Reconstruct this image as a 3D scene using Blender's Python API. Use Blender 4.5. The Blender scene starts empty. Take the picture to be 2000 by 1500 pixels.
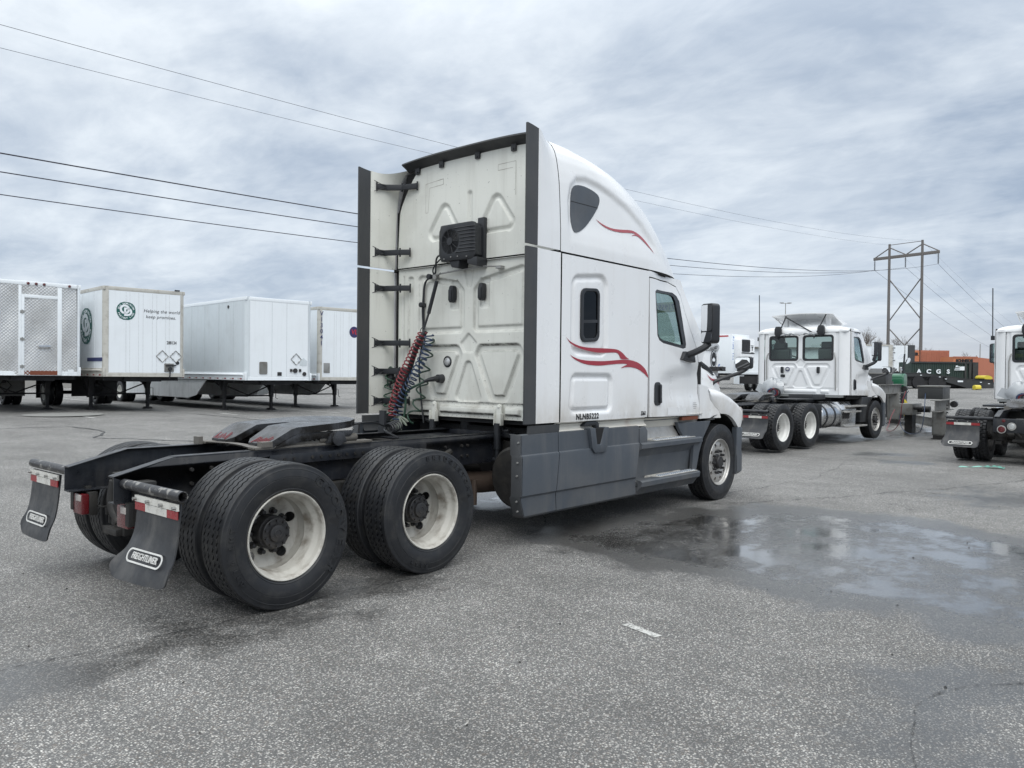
import bpy, bmesh, math, random
import numpy as np
from math import sin, cos, pi, radians, sqrt
from mathutils import Vector, Matrix
from mathutils.geometry import delaunay_2d_cdt
random.seed(7); rng = np.random.default_rng(7)
scene = bpy.context.scene
COL = scene.collection

# ------------------------------------------------------------------ camera
CAM = Vector((-2.9952, -5.7656, 1.5958)); YAW, PITCH, ROLL, FPX = 0.7137, -0.0119, 0.0109, 1525.76
fw = Vector((cos(YAW)*cos(PITCH), sin(YAW)*cos(PITCH), sin(PITCH)))
rt = Vector((sin(YAW), -cos(YAW), 0)); up = rt.cross(fw)
r2 = rt*cos(ROLL) + up*sin(ROLL); u2 = -rt*sin(ROLL) + up*cos(ROLL)
cd = bpy.data.cameras.new('camera'); cam = bpy.data.objects.new('camera', cd); COL.objects.link(cam)
cam.matrix_world = Matrix(((r2.x, u2.x, -fw.x, CAM.x), (r2.y, u2.y, -fw.y, CAM.y), (r2.z, u2.z, -fw.z, CAM.z), (0, 0, 0, 1)))
cd.sensor_width = 36; cd.lens = FPX/2000*36; cd.clip_start = 0.05; cd.clip_end = 4000
scene.camera = cam
scene.render.resolution_x, scene.render.resolution_y = 1024, 768

# ------------------------------------------------------------------ world (overcast sky)
SUN_EL, SUN_AZ = radians(52), radians(-126)      # azimuth measured from +x towards +y
world = bpy.data.worlds.new('World'); scene.world = world; world.use_nodes = True
wn, wl = world.node_tree.nodes, world.node_tree.links
wn.clear()
def WN(t, **k):
    n = wn.new(t)
    for a, b in k.items(): setattr(n, a, b)
    return n
def wmath(op, a, b=None, c=None, clamp=False):
    n = WN('ShaderNodeMath', operation=op, use_clamp=clamp)
    for i, v in enumerate((a, b, c)):
        if v is None: continue
        if isinstance(v, (int, float)): n.inputs[i].default_value = v
        else: wl.new(v, n.inputs[i])
    return n.outputs[0]
def wmix(f, a, b):
    n = WN('ShaderNodeMix', data_type='RGBA')
    for i, v in ((0, f), (6, a), (7, b)):
        if isinstance(v, tuple): n.inputs[i].default_value = (*v, 1)
        elif isinstance(v, (int, float)): n.inputs[i].default_value = v
        else: wl.new(v, n.inputs[i])
    return n.outputs[2]
tc = WN('ShaderNodeTexCoord'); sep = WN('ShaderNodeSeparateXYZ'); wl.new(tc.outputs['Generated'], sep.inputs[0])
zc = wmath('MAXIMUM', sep.outputs[2], 0.0)
den = wmath('ADD', zc, 0.20)
px_, py_ = wmath('DIVIDE', sep.outputs[0], den), wmath('DIVIDE', sep.outputs[1], den)
cmb = WN('ShaderNodeCombineXYZ'); wl.new(px_, cmb.inputs[0]); wl.new(py_, cmb.inputs[1])
def wnoise(scale, detail, rough, rot, sc, off=(0, 0, 0), dist=0.0):
    m = WN('ShaderNodeMapping'); m.inputs['Rotation'].default_value = (0, 0, rot); m.inputs['Scale'].default_value = sc
    m.inputs['Location'].default_value = off
    wl.new(cmb.outputs[0], m.inputs[0]); n = WN('ShaderNodeTexNoise'); wl.new(m.outputs[0], n.inputs['Vector'])
    n.inputs['Scale'].default_value = scale; n.inputs['Detail'].default_value = detail
    n.inputs['Roughness'].default_value = rough; n.inputs['Distortion'].default_value = dist
    return n.outputs[0]
def wramp(v, lo, hi):
    n = WN('ShaderNodeMapRange', interpolation_type='SMOOTHSTEP'); wl.new(v, n.inputs[0])
    n.inputs[1].default_value = lo; n.inputs[2].default_value = hi
    return n.outputs[0]
ROTC = radians(-15)
bm_ = WN('ShaderNodeMapping'); bm_.inputs['Scale'].default_value = (1, 1, 1.9); bm_.inputs['Location'].default_value = (0.35, 1.1, 0.2); wl.new(tc.outputs['Generated'], bm_.inputs[0])
bn_ = WN('ShaderNodeTexNoise'); wl.new(bm_.outputs[0], bn_.inputs['Vector']); bn_.inputs['Scale'].default_value = 2.3; bn_.inputs['Detail'].default_value = 5; bn_.inputs['Roughness'].default_value = 0.55; bn_.inputs['Distortion'].default_value = 0.4
big = bn_.outputs[0]
mid = wnoise(2.1, 7, 0.60, radians(20), (1.3, 0.8, 1), (0.6, 1.2, 0), 0.5)
fine = wnoise(7.0, 7, 0.64, radians(30), (1.3, 0.8, 1), (3, 5, 0), 0.4)
c1 = wramp(big, 0.36, 0.62); c2 = wramp(mid, 0.36, 0.66); c3 = wramp(fine, 0.32, 0.70)
mixv = wmath('ADD', wmath('MULTIPLY', c1, 0.52), wmath('ADD', wmath('MULTIPLY', c2, 0.34), wmath('MULTIPLY', c3, 0.18)))
# brighter towards +y (left of the view), duller to the right
side = wmath('MULTIPLY', wmath('SUBTRACT', sep.outputs[1], wmath('MULTIPLY', sep.outputs[0], 0.75)), 0.24)
mixv = wmath('ADD', mixv, side, clamp=True)
cl = wmix(mixv, (0.385, 0.475, 0.61), (0.88, 0.95, 1.02))
cl = wmix(wramp(sep.outputs[2], 0.10, -0.01), cl, (0.63, 0.66, 0.715))
elev = WN('ShaderNodeMapRange', interpolation_type='SMOOTHSTEP'); wl.new(sep.outputs[2], elev.inputs[0])
elev.inputs[1].default_value = 0.38; elev.inputs[2].default_value = 1.0; elev.inputs[3].default_value = 1.0; elev.inputs[4].default_value = 2.3
sky = WN('ShaderNodeTexSky', sky_type='NISHITA', sun_disc=False, sun_elevation=SUN_EL, sun_rotation=pi/2 - SUN_AZ)
skys = WN('ShaderNodeVectorMath', operation='SCALE'); wl.new(sky.outputs[0], skys.inputs[0]); skys.inputs[3].default_value = 0.10
cle = WN('ShaderNodeVectorMath', operation='SCALE'); wl.new(cl, cle.inputs[0]); wl.new(elev.outputs[0], cle.inputs[3])
neu = wmix(wramp(sep.outputs[2], 0.30, 0.8), cle.outputs[0], (1.80, 1.87, 1.90)); tot = wmix(0.93, skys.outputs[0], neu)
bgs = WN('ShaderNodeVectorMath', operation='SCALE'); wl.new(tot, bgs.inputs[0]); bgs.inputs[3].default_value = 10.0
bg = WN('ShaderNodeBackground'); wl.new(bgs.outputs[0], bg.inputs[0]); bg.inputs[1].default_value = 0.10
wo = WN('ShaderNodeOutputWorld'); wl.new(bg.outputs[0], wo.inputs[0])

# ------------------------------------------------------------------ sun (behind cloud)
sd = bpy.data.lights.new('sun', 'SUN'); sd.energy = 1.45; sd.angle = radians(50); sd.color = (1.0, 0.99, 0.965)
sun = bpy.data.objects.new('sun', sd); COL.objects.link(sun)
sdir = Vector((cos(SUN_EL)*cos(SUN_AZ), cos(SUN_EL)*sin(SUN_AZ), sin(SUN_EL)))
sun.rotation_euler = sdir.to_track_quat('Z', 'Y').to_euler()
vs = scene.view_settings
vs.view_transform = 'Standard'; vs.look = 'None'; vs.exposure = 0.0; vs.gamma = 1.0; vs.use_curve_mapping = False
scene.cycles.max_bounces = 6; scene.cycles.transparent_max_bounces = 12; scene.cycles.glossy_bounces = 3
scene.cycles.diffuse_bounces = 3; scene.cycles.use_denoising = True

# ------------------------------------------------------------------ materials
MATS = {}
class NT:
    def __init__(s, name):
        s.m = bpy.data.materials.new(name); s.m.use_nodes = True; s.t = s.m.node_tree; s.n = s.t.nodes; s.l = s.t.links
        s.b = s.n['Principled BSDF']; s.tc = None
    def N(s, t, **k):
        n = s.n.new(t)
        for a, b in k.items(): setattr(n, a, b)
        return n
    def put(s, inp, v):
        if isinstance(v, tuple): inp.default_value = (*v, 1) if len(v) == 3 and inp.type == 'RGBA' else v
        elif isinstance(v, (int, float)): inp.default_value = v
        else: s.l.new(v, inp)
    def vec(s, scale=None, kind='Object'):
        if s.tc is None: s.tc = s.N('ShaderNodeTexCoord')
        o = s.tc.outputs[kind]
        if scale is not None:
            m = s.N('ShaderNodeMapping'); m.inputs['Scale'].default_value = scale; s.l.new(o, m.inputs[0]); o = m.outputs[0]
        return o
    def noise(s, scale, detail=4, rough=0.55, vs=None, dist=0.0):
        n = s.N('ShaderNodeTexNoise'); s.l.new(s.vec(vs), n.inputs['Vector'])
        n.inputs['Scale'].default_value = scale; n.inputs['Detail'].default_value = detail; n.inputs['Roughness'].default_value = rough
        n.inputs['Distortion'].default_value = dist
        return n.outputs[0]
    def rr(s, v, a, b, c=0.0, d=1.0, smooth=False):
        n = s.N('ShaderNodeMapRange'); n.interpolation_type = 'SMOOTHSTEP' if smooth else 'LINEAR'
        s.put(n.inputs[0], v); n.inputs[1].default_value = a; n.inputs[2].default_value = b; n.inputs[3].default_value = c; n.inputs[4].default_value = d
        return n.outputs[0]
    def math(s, op, a, b=0.0, clamp=False):
        n = s.N('ShaderNodeMath', operation=op, use_clamp=clamp); s.put(n.inputs[0], a); s.put(n.inputs[1], b); return n.outputs[0]
    def mix(s, f, a, b):
        n = s.N('ShaderNodeMix', data_type='RGBA'); s.put(n.inputs[0], f); s.put(n.inputs[6], a); s.put(n.inputs[7], b); return n.outputs[2]
    def bump(s, h, strength=0.3, dist=0.01):
        n = s.N('ShaderNodeBump'); s.put(n.inputs['Height'], h); n.inputs['Strength'].default_value = strength; n.inputs['Distance'].default_value = dist
        s.l.new(n.outputs[0], s.b.inputs['Normal'])
def mat(name, col, rough=0.5, metal=0.0, dirt=0.0, dirtcol=(0.10, 0.09, 0.075), dscale=1.5, streak=0.0, speck=0.0, coat=0.0, bump=0.0, bscale=60, spec=None, drange=(0.45, 0.75), edge=None):
    k = NT(name); c = col
    if dirt > 0:
        f = k.math('MULTIPLY', k.rr(k.noise(dscale, 6, 0.6), drange[0], drange[1], smooth=True), dirt)
        c = k.mix(f, c, dirtcol)
    if streak > 0:
        f = k.math('MULTIPLY', k.rr(k.noise(1.0, 6, 0.65, (9, 9, 0.7)), 0.48, 0.72, smooth=True), streak)
        c = k.mix(f, c, dirtcol)
    if speck > 0:
        f = k.math('MULTIPLY', k.rr(k.noise(46, 3, 0.5), 0.71, 0.75), speck)
        c = k.mix(f, c, (0.03, 0.028, 0.025))
        f = k.math('MULTIPLY', k.rr(k.noise(16, 4, 0.6, (1, 1, 0.5)), 0.735, 0.79), speck)
        c = k.mix(f, c, (0.05, 0.045, 0.04))
    k.put(k.b.inputs['Base Color'], c)
    if dirt > 0 or streak > 0: k.put(k.b.inputs['Roughness'], k.rr(k.noise(dscale*3, 3), 0.3, 0.7, max(rough-0.08, 0.02), min(rough+0.15, 1)))
    else: k.b.inputs['Roughness'].default_value = rough
    k.b.inputs['Metallic'].default_value = metal; k.b.inputs['Coat Weight'].default_value = coat; k.b.inputs['Coat Roughness'].default_value = 0.06
    if spec is not None: k.b.inputs['Specular IOR Level'].default_value = spec
    if bump > 0: k.bump(k.noise(bscale, 4), bump, 0.004)
    MATS[name] = k.m; return k.m
def road_film(name, z0, z1, amt, col):
    m = MATS[name]; k = NT.__new__(NT); k.m = m; k.t = m.node_tree; k.n = k.t.nodes; k.l = k.t.links; k.b = k.n['Principled BSDF']; k.tc = None
    src = k.b.inputs['Base Color'].links[0].from_socket; g = k.N('ShaderNodeNewGeometry'); sp = k.N('ShaderNodeSeparateXYZ'); k.l.new(g.outputs['Position'], sp.inputs[0])
    f = k.math('MULTIPLY', k.rr(sp.outputs[2], z0, z1, 0, 1, smooth=True), k.math('MULTIPLY', k.rr(k.noise(3.2, 6, .65, (1, 1, .45)), .38, .70), amt))
    k.put(k.b.inputs['Base Color'], k.mix(f, src, col))
mat('white_paint', (0.78, 0.79, 0.80), 0.32, coat=0.55, dirt=0.10, dirtcol=(0.5, 0.46, 0.40), streak=0.10)
road_film('white_paint', 1.55, 1.10, 0.55, (0.36, 0.31, 0.24))
mat('white_clean', (0.82, 0.83, 0.84), 0.30, coat=0.5, dirt=0.05, dirtcol=(0.5, 0.48, 0.44))
mat('white_wall', (0.75, 0.755, 0.70), 0.42, coat=0.12, dirt=0.30, dirtcol=(0.40, 0.39, 0.34), streak=0.22, speck=0.85, dscale=1.2)
mat('white_rust', (0.68, 0.66, 0.60), 0.45, dirt=0.55, dirtcol=(0.33, 0.20, 0.12), dscale=3.0, drange=(0.5, 0.8))
mat('grey_plastic', (0.058, 0.068, 0.082), 0.46, dirt=0.30, dirtcol=(0.16, 0.155, 0.15), streak=0.2, bump=0.08, bscale=220)
road_film('grey_plastic', 0.75, 0.28, 0.5, (0.13, 0.125, 0.115)); road_film('white_wall', 1.75, 1.12, 0.6, (0.30, 0.27, 0.22))
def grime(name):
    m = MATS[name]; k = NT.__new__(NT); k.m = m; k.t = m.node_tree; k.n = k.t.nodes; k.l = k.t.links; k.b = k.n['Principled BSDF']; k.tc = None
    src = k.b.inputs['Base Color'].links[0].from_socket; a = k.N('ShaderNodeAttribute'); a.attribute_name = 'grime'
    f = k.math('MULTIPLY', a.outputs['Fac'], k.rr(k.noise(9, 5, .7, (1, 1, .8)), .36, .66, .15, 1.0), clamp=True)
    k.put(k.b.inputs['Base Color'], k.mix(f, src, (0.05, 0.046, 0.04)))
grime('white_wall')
mat('dark_strip', (0.045, 0.048, 0.052), 0.5, dirt=0.3, dirtcol=(0.09, 0.085, 0.08), streak=0.2)
mat('black_plastic', (0.018, 0.020, 0.024), 0.42, dirt=0.3, dirtcol=(0.06, 0.058, 0.055))
mat('black_gap', (0.008, 0.008, 0.009), 0.8)
mat('frame_steel', (0.013, 0.015, 0.020), 0.34, dirt=0.4, dirtcol=(0.060, 0.058, 0.056), dscale=5, streak=0.45, bump=0.10, bscale=70)
mat('under_steel', (0.014, 0.0135, 0.013), 0.6, dirt=0.6, dirtcol=(0.045, 0.04, 0.034), dscale=6, bump=0.2, bscale=50)
mat('grease_plate', (0.060, 0.063, 0.070), 0.26, metal=0.35, dirt=1.0, dirtcol=(0.012, 0.011, 0.010), dscale=5, drange=(0.40, 0.60), streak=0.5, bump=0.35, bscale=28)
mat('rail_dirty', (0.16, 0.15, 0.135), 0.55, metal=0.3, dirt=0.7, dirtcol=(0.06, 0.052, 0.045), dscale=8, bump=0.2)
mat('scraped_tube', (0.03, 0.03, 0.033), 0.35, metal=0.3, dirt=0.8, dirtcol=(0.30, 0.29, 0.27), dscale=14, drange=(0.55, 0.62))
def tyre_mat():
    k = NT('tyre_rubber'); g = k.N('ShaderNodeNewGeometry')
    f = k.rr(k.noise(9, 5, 0.65), 0.45, 0.72, smooth=True); c = k.mix(k.math('MULTIPLY', f, 0.55), (0.011, 0.012, 0.0145), (0.040, 0.039, 0.037))
    c = k.mix(k.rr(k.noise(3.5, 3), 0.66, 0.69), c, (0.009, 0.009, 0.010))
    k.put(k.b.inputs['Base Color'], c); k.put(k.b.inputs['Roughness'], k.rr(k.noise(14, 4), 0.3, 0.7, 0.36, 0.62)); k.bump(k.noise(120, 3), 0.12, 0.003)
    MATS['tyre_rubber'] = k.m
tyre_mat()
mat('rim_cream', (0.52, 0.505, 0.46), 0.42, dirt=0.85, dirtcol=(0.15, 0.12, 0.09), dscale=7, streak=0.45, drange=(0.46, 0.74))
mat('rim_white', (0.76, 0.76, 0.73), 0.35, dirt=0.3, dirtcol=(0.35, 0.33, 0.29), dscale=6)
mat('hub_dark', (0.022, 0.022, 0.024), 0.5, dirt=0.5, dirtcol=(0.07, 0.06, 0.05), dscale=12, bump=0.2, bscale=80)
mat('aluminium', (0.46, 0.45, 0.43), 0.40, metal=0.6, dirt=0.5, dirtcol=(0.25, 0.22, 0.19), dscale=8)
mat('polished_steel', (0.60, 0.61, 0.62), 0.20, metal=1.0, dirt=0.15, dirtcol=(0.40, 0.39, 0.37), dscale=2)
mat('chrome', (0.75, 0.76, 0.77), 0.06, metal=1.0)
mat('mirror_glass', (0.82, 0.84, 0.86), 0.015, metal=1.0)
mat('galvanised', (0.34, 0.34, 0.33), 0.45, metal=0.55, dirt=0.5, dirtcol=(0.18, 0.17, 0.15), dscale=5)
mat('decal_red', (0.32, 0.012, 0.030), 0.35, dirt=0.05, dirtcol=(0.5, 0.4, 0.4), coat=0.4)
mat('decal_red_faded', (0.40, 0.095, 0.11), 0.4)
mat('ink_black', (0.012, 0.012, 0.014), 0.5)
mat('ink_navy', (0.03, 0.04, 0.13), 0.5)
mat('ink_blue', (0.03, 0.12, 0.42), 0.5)
mat('ink_green', (0.012, 0.10, 0.085), 0.5)
mat('ink_red', (0.45, 0.03, 0.035), 0.5)
mat('flap_rubber', (0.024, 0.026, 0.030), 0.42, dirt=0.6, dirtcol=(0.085, 0.083, 0.08), dscale=4, streak=0.6, bump=0.15, bscale=40)
mat('logo_white', (0.62, 0.62, 0.60), 0.5, dirt=0.4, dirtcol=(0.2, 0.2, 0.19), dscale=20)
mat('tape_red', (0.28, 0.025, 0.03), 0.3, dirt=0.4, dirtcol=(0.2, 0.1, 0.09), dscale=15)
mat('tape_white', (0.62, 0.61, 0.57), 0.3, dirt=0.5, dirtcol=(0.3, 0.27, 0.23), dscale=15)
mat('lens_red', (0.10, 0.010, 0.013), 0.22, coat=0.6, dirt=0.5, dirtcol=(0.10, 0.05, 0.045), dscale=9)
mat('lens_clear', (0.42, 0.38, 0.36), 0.2, coat=0.6, dirt=0.3)
mat('lens_pale', (0.55, 0.56, 0.56), 0.15, metal=0.4)
mat('hose_red', (0.20, 0.022, 0.03), 0.4, dirt=0.4, dirtcol=(0.10, 0.05, 0.05), dscale=20)
mat('hose_blue', (0.022, 0.045, 0.10), 0.4, dirt=0.4, dirtcol=(0.05, 0.05, 0.06), dscale=20)
mat('hose_green', (0.035, 0.080, 0.055), 0.42, dirt=0.4, dirtcol=(0.09, 0.09, 0.07), dscale=20)
mat('hose_pale', (0.22, 0.25, 0.20), 0.5, dirt=0.4)
mat('marker_red', (0.20, 0.02, 0.03), 0.6)
mat('brown_heat', (0.06, 0.042, 0.032), 0.6, dirt=0.5, dirtcol=(0.10, 0.07, 0.05))
mat('tread_metal', (0.50, 0.49, 0.46), 0.42, metal=0.25, dirt=0.4, dirtcol=(0.25, 0.22, 0.19), dscale=9)
mat('seat_cloth', (0.06, 0.07, 0.068), 0.75)
mat('seat_plastic_cover', (0.075, 0.095, 0.088), 0.25, coat=0.6, bump=0.5, bscale=14)
mat('cab_trim', (0.20, 0.21, 0.21), 0.7)
mat('paper_yellow', (0.60, 0.62, 0.12), 0.6); MATS['paper_yellow'].node_tree.nodes['Principled BSDF'].inputs['Alpha'].default_value = 0.55
mat('plastic_wrap', (0.42, 0.44, 0.46), 0.22, coat=0.5, bump=0.9, bscale=9)
mat('trailer_white', (0.80, 0.84, 0.87), 0.38, dirt=0.12, dirtcol=(0.45, 0.46, 0.46), streak=0.10, dscale=0.8)
mat('logo_purple', (0.035, 0.03, 0.11), 0.5)
mat('trailer_grey', (0.60, 0.65, 0.68), 0.4, dirt=0.2, dirtcol=(0.35, 0.36, 0.36), streak=0.15)
mat('trailer_rail', (0.50, 0.49, 0.45), 0.45, dirt=0.6, dirtcol=(0.24, 0.21, 0.17), dscale=4)
mat('quilted_steel', (0.66, 0.66, 0.65), 0.30, metal=0.65, dirt=0.25, dirtcol=(0.30, 0.28, 0.30), dscale=1.2)
mat('under_black', (0.012, 0.012, 0.014), 0.6, dirt=0.3, dirtcol=(0.04, 0.038, 0.035))
mat('skirt_grey', (0.70, 0.72, 0.73), 0.5, dirt=0.3, dirtcol=(0.2, 0.2, 0.19), streak=0.2)
mat('container_green', (0.020, 0.040, 0.033), 0.55, dirt=0.4, dirtcol=(0.06, 0.06, 0.05), dscale=0.8)
mat('container_orange', (0.42, 0.155, 0.095), 0.55, dirt=0.4, dirtcol=(0.28, 0.11, 0.07), dscale=0.7, streak=0.3)
mat('container_orange_bright', (0.50, 0.18, 0.085), 0.5)
mat('beam_steel', (0.20, 0.20, 0.19), 0.55, metal=0.25, dirt=0.8, dirtcol=(0.085, 0.062, 0.045), dscale=4)
mat('box_black', (0.030, 0.032, 0.033), 0.5, dirt=0.3)
mat('tank_green', (0.015, 0.11, 0.055), 0.35, coat=0.3)
mat('yellow', (0.62, 0.50, 0.05), 0.5)
mat('pole_wood', (0.15, 0.14, 0.135), 0.8)
mat('wire', (0.03, 0.03, 0.045), 0.6)
mat('bark', (0.13, 0.105, 0.085), 0.9)
mat('building', (0.30, 0.29, 0.27), 0.8)
mat('film_teal', (0.16, 0.40, 0.33), 0.3, coat=0.3)
mat('tar', (0.022, 0.022, 0.024), 0.38, dirt=0.3, dirtcol=(0.06, 0.06, 0.06))
mat('concrete', (0.22, 0.22, 0.21), 0.85)
mat('rust', (0.17, 0.05, 0.025), 0.8)
def worn_paint(name, col, lo, hi, sc=60):
    k = NT(name); k.b.inputs['Base Color'].default_value = (*col, 1); k.b.inputs['Roughness'].default_value = 0.6
    k.put(k.b.inputs['Alpha'], k.rr(k.noise(sc, 4, 0.7), lo, hi)); MATS[name] = k.m
worn_paint('line_paint', (0.50, 0.50, 0.48), 0.36, 0.5)
worn_paint('line_faded', (0.42, 0.42, 0.40), 0.46, 0.60)
worn_paint('tar_thin', (0.045, 0.045, 0.046), 0.42, 0.66, 16)
def glass(name, tint, refl=0.06, rough=0.0):
    m = bpy.data.materials.new(name); m.use_nodes = True; n, l = m.node_tree.nodes, m.node_tree.links; n.clear()
    t = n.new('ShaderNodeBsdfTransparent'); t.inputs[0].default_value = (*tint, 1)
    g = n.new('ShaderNodeBsdfGlossy'); g.inputs['Roughness'].default_value = 0.01 + rough; g.inputs[0].default_value = (0.9, 0.95, 1, 1)
    f = n.new('ShaderNodeLayerWeight'); f.inputs[0].default_value = 0.5
    p = n.new('ShaderNodeMath'); p.operation = 'POWER'; p.inputs[1].default_value = 4.0; l.new(f.outputs['Facing'], p.inputs[0])
    a = n.new('ShaderNodeMath'); a.operation = 'MULTIPLY_ADD'; a.inputs[1].default_value = 0.7; a.inputs[2].default_value = refl; l.new(p.outputs[0], a.inputs[0])
    x = n.new('ShaderNodeMixShader'); l.new(a.outputs[0], x.inputs[0]); l.new(t.outputs[0], x.inputs[1]); l.new(g.outputs[0], x.inputs[2])
    o = n.new('ShaderNodeOutputMaterial'); l.new(x.outputs[0], o.inputs[0]); MATS[name] = m
glass('glass_tint', (0.62, 0.70, 0.675)); glass('glass_dark', (0.05, 0.055, 0.06), 0.02); glass('glass_lamp', (0.6, 0.6, 0.6), 0.15, 0.1)

# ------------------------------------------------------------------ mesh helpers
def ss(a):
    a = min(1.0, max(0.0, a)); return a*a*(3-2*a)
class MB:
    def __init__(s): s.v, s.f, s.m, s.cur = [], [], [], 0
    def add(s, vs, fs, M=None):
        o = len(s.v)
        s.v += [tuple(M @ Vector(p)) if M is not None else tuple(p) for p in vs]
        s.f += [tuple(i+o for i in f) for f in fs]; s.m += [s.cur]*len(fs); return s
    def box(s, x0, x1, y0, y1, z0, z1, M=None):
        vs = [(x, y, z) for x in (x0, x1) for y in (y0, y1) for z in (z0, z1)]
        return s.add(vs, [(0, 1, 3, 2), (4, 6, 7, 5), (0, 4, 5, 1), (2, 3, 7, 6), (0, 2, 6, 4), (1, 5, 7, 3)], M)
    def prism(s, poly, ax, d0, d1, M=None):
        # poly in the plane normal to ax; ax 'x': (y,z)  'y': (x,z)  'z': (x,y)
        n = len(poly); P = {'x': lambda a, b, d: (d, a, b), 'y': lambda a, b, d: (a, d, b), 'z': lambda a, b, d: (a, b, d)}[ax]
        area = sum(poly[i][0]*poly[(i+1) % n][1]-poly[(i+1) % n][0]*poly[i][1] for i in range(n))
        if (area < 0) != (ax == 'y'): poly = poly[::-1]
        if d0 > d1: d0, d1 = d1, d0
        vs = [P(a, b, d0) for a, b in poly] + [P(a, b, d1) for a, b in poly]
        fs = [tuple(range(n-1, -1, -1)), tuple(range(n, 2*n))] + [(i, (i+1) % n, (i+1) % n+n, i+n) for i in range(n)]
        return s.add(vs, fs, M)
    def tube(s, pts, r, n=8, caps=True, closed=False, M=None, flat=None):
        pts = [Vector(p) for p in pts]; N = len(pts); rs = r if isinstance(r, (list, tuple)) else [r]*N
        T = []
        for i in range(N):
            a = pts[(i-1) % N] if (closed or i > 0) else pts[i]; b = pts[(i+1) % N] if (closed or i < N-1) else pts[i]
            T.append((b-a).normalized())
        ref = Vector((0, 0, 1)) if abs(T[0].z) < 0.9 else Vector((1, 0, 0)); u = T[0].cross(ref).normalized()
        vs, fs = [], []
        for i in range(N):
            u = (u - T[i]*u.dot(T[i])).normalized(); w = T[i].cross(u)
            for k in range(n):
                a = 2*pi*k/n; vs.append(pts[i] + (u*cos(a) + w*sin(a))*rs[i])
        for i in range(N if closed else N-1):
            j = (i+1) % N
            for k in range(n): fs.append((i*n+k, i*n+(k+1) % n, j*n+(k+1) % n, j*n+k))
        if caps and not closed: fs += [tuple(range(n-1, -1, -1)), tuple((N-1)*n+k for k in range(n))]
        return s.add(vs, fs, M)
    def lathe(s, prof, c=(0, 0, 0), ax='y', n=48, M=None, close=False):
        # prof: (a along axis, r)
        vs, fs = [], []
        P = {'x': lambda a, p, q: (c[0]+a, c[1]+p, c[2]+q), 'y': lambda a, p, q: (c[0]+q, c[1]+a, c[2]+p), 'z': lambda a, p, q: (c[0]+p, c[1]+q, c[2]+a)}[ax]
        m = len(prof)
        for i in range(n):
            t = 2*pi*i/n
            for a, r in prof: vs.append(P(a, r*cos(t), r*sin(t)))
        for i in range(n):
            j = (i+1) % n
            for k in range(m if close else m-1):
                l = (k+1) % m; fs.append((i*m+k, j*m+k, j*m+l, i*m+l))
        return s.add(vs, fs, M)
    def cyl(s, c, r, a0, a1, ax='y', n=20, M=None):
        return s.lathe([(a0, 0.0001), (a0, r), (a1, r), (a1, 0.0001)], c, ax, n, M)
    def grid(s, na, nb, f, M=None, wrap=False):
        vs = [f(i, j) for i in range(na) for j in range(nb)]
        fs = [(i*nb+j, (i+1)*nb+j, (i+1)*nb+j+1, i*nb+j+1) for i in range(na-1) for j in range(nb-1)]
        return s.add(vs, fs, M)
    def mirror(s):
        o = MB(); o.v = [(x, -y, z) for x, y, z in s.v]; o.f = [f[::-1] for f in s.f]; o.m = list(s.m); return o
    def mesh(s, name, mats, bevel=0.0, seg=2, angle=35, flip=False):
        me = bpy.data.meshes.new(name)
        me.from_pydata(s.v, [], s.f)
        mats = [mats] if isinstance(mats, str) else mats
        for m in mats: me.materials.append(MATS[m])
        me.polygons.foreach_set('material_index', s.m)
        bm = bmesh.new(); bm.from_mesh(me)
        bmesh.ops.remove_doubles(bm, verts=bm.verts, dist=1e-5)
        bmesh.ops.recalc_face_normals(bm, faces=bm.faces)
        if bevel > 0:
            es = [e for e in bm.edges if len(e.link_faces) == 2 and e.calc_face_angle(0) > radians(30)]
            try: bmesh.ops.bevel(bm, geom=es, offset=bevel, segments=seg, affect='EDGES', clamp_overlap=True, profile=0.6)
            except Exception: pass
        if flip: bmesh.ops.reverse_faces(bm, faces=bm.faces)
        for f in bm.faces: f.smooth = True
        bm.to_mesh(me); bm.free()
        me.set_sharp_from_angle(angle=radians(angle)); return me
    def build(s, name, mats, parent=None, loc=(0, 0, 0), rot=(0, 0, 0), **k):
        return put(name, s.mesh(name, mats, **k), parent, loc, rot)
def put(name, me, parent=None, loc=(0, 0, 0), rot=(0, 0, 0), label=None):
    o = bpy.data.objects.new(name, me); COL.objects.link(o); o.location = loc; o.rotation_euler = rot
    if parent is not None: o.parent = parent
    if label: o['label'] = label
    return o
def thing(name, label, cat, loc=(0, 0, 0), rz=0.0, group=None, me=None):
    o = bpy.data.objects.new(name, me); COL.objects.link(o); o.location = loc; o.rotation_euler = (0, 0, rz)
    o['label'] = label; o['category'] = cat
    if group: o['group'] = group
    return o
def struct(o): o['kind'] = 'structure'; return o
def stuff(o): o['kind'] = 'stuff'; return o
def dup(root, loc, rz, label, group=None):
    m = {root: root.copy()}; COL.objects.link(m[root])
    def rec(o):
        for ch in list(o.children):
            c = ch.copy(); COL.objects.link(c); c.parent = m[o]; m[ch] = c; rec(ch)
    rec(root); r = m[root]; r.location = loc; r.rotation_euler = (0, 0, rz); r['label'] = label
    if group: r['group'] = group
    return r
def rrect(x0, x1, y0, y1, r, n=5):
    P = []
    for cx, cy, a0 in ((x1-r, y1-r, 0), (x0+r, y1-r, 90), (x0+r, y0+r, 180), (x1-r, y0+r, 270)):
        for i in range(n+1):
            a = radians(a0+90*i/n); P.append((cx+r*cos(a), cy+r*sin(a)))
    return P
def circ(cx, cy, r, n=20, ry=None): return [(cx+r*cos(2*pi*i/n), cy+(ry or r)*sin(2*pi*i/n)) for i in range(n)]
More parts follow.
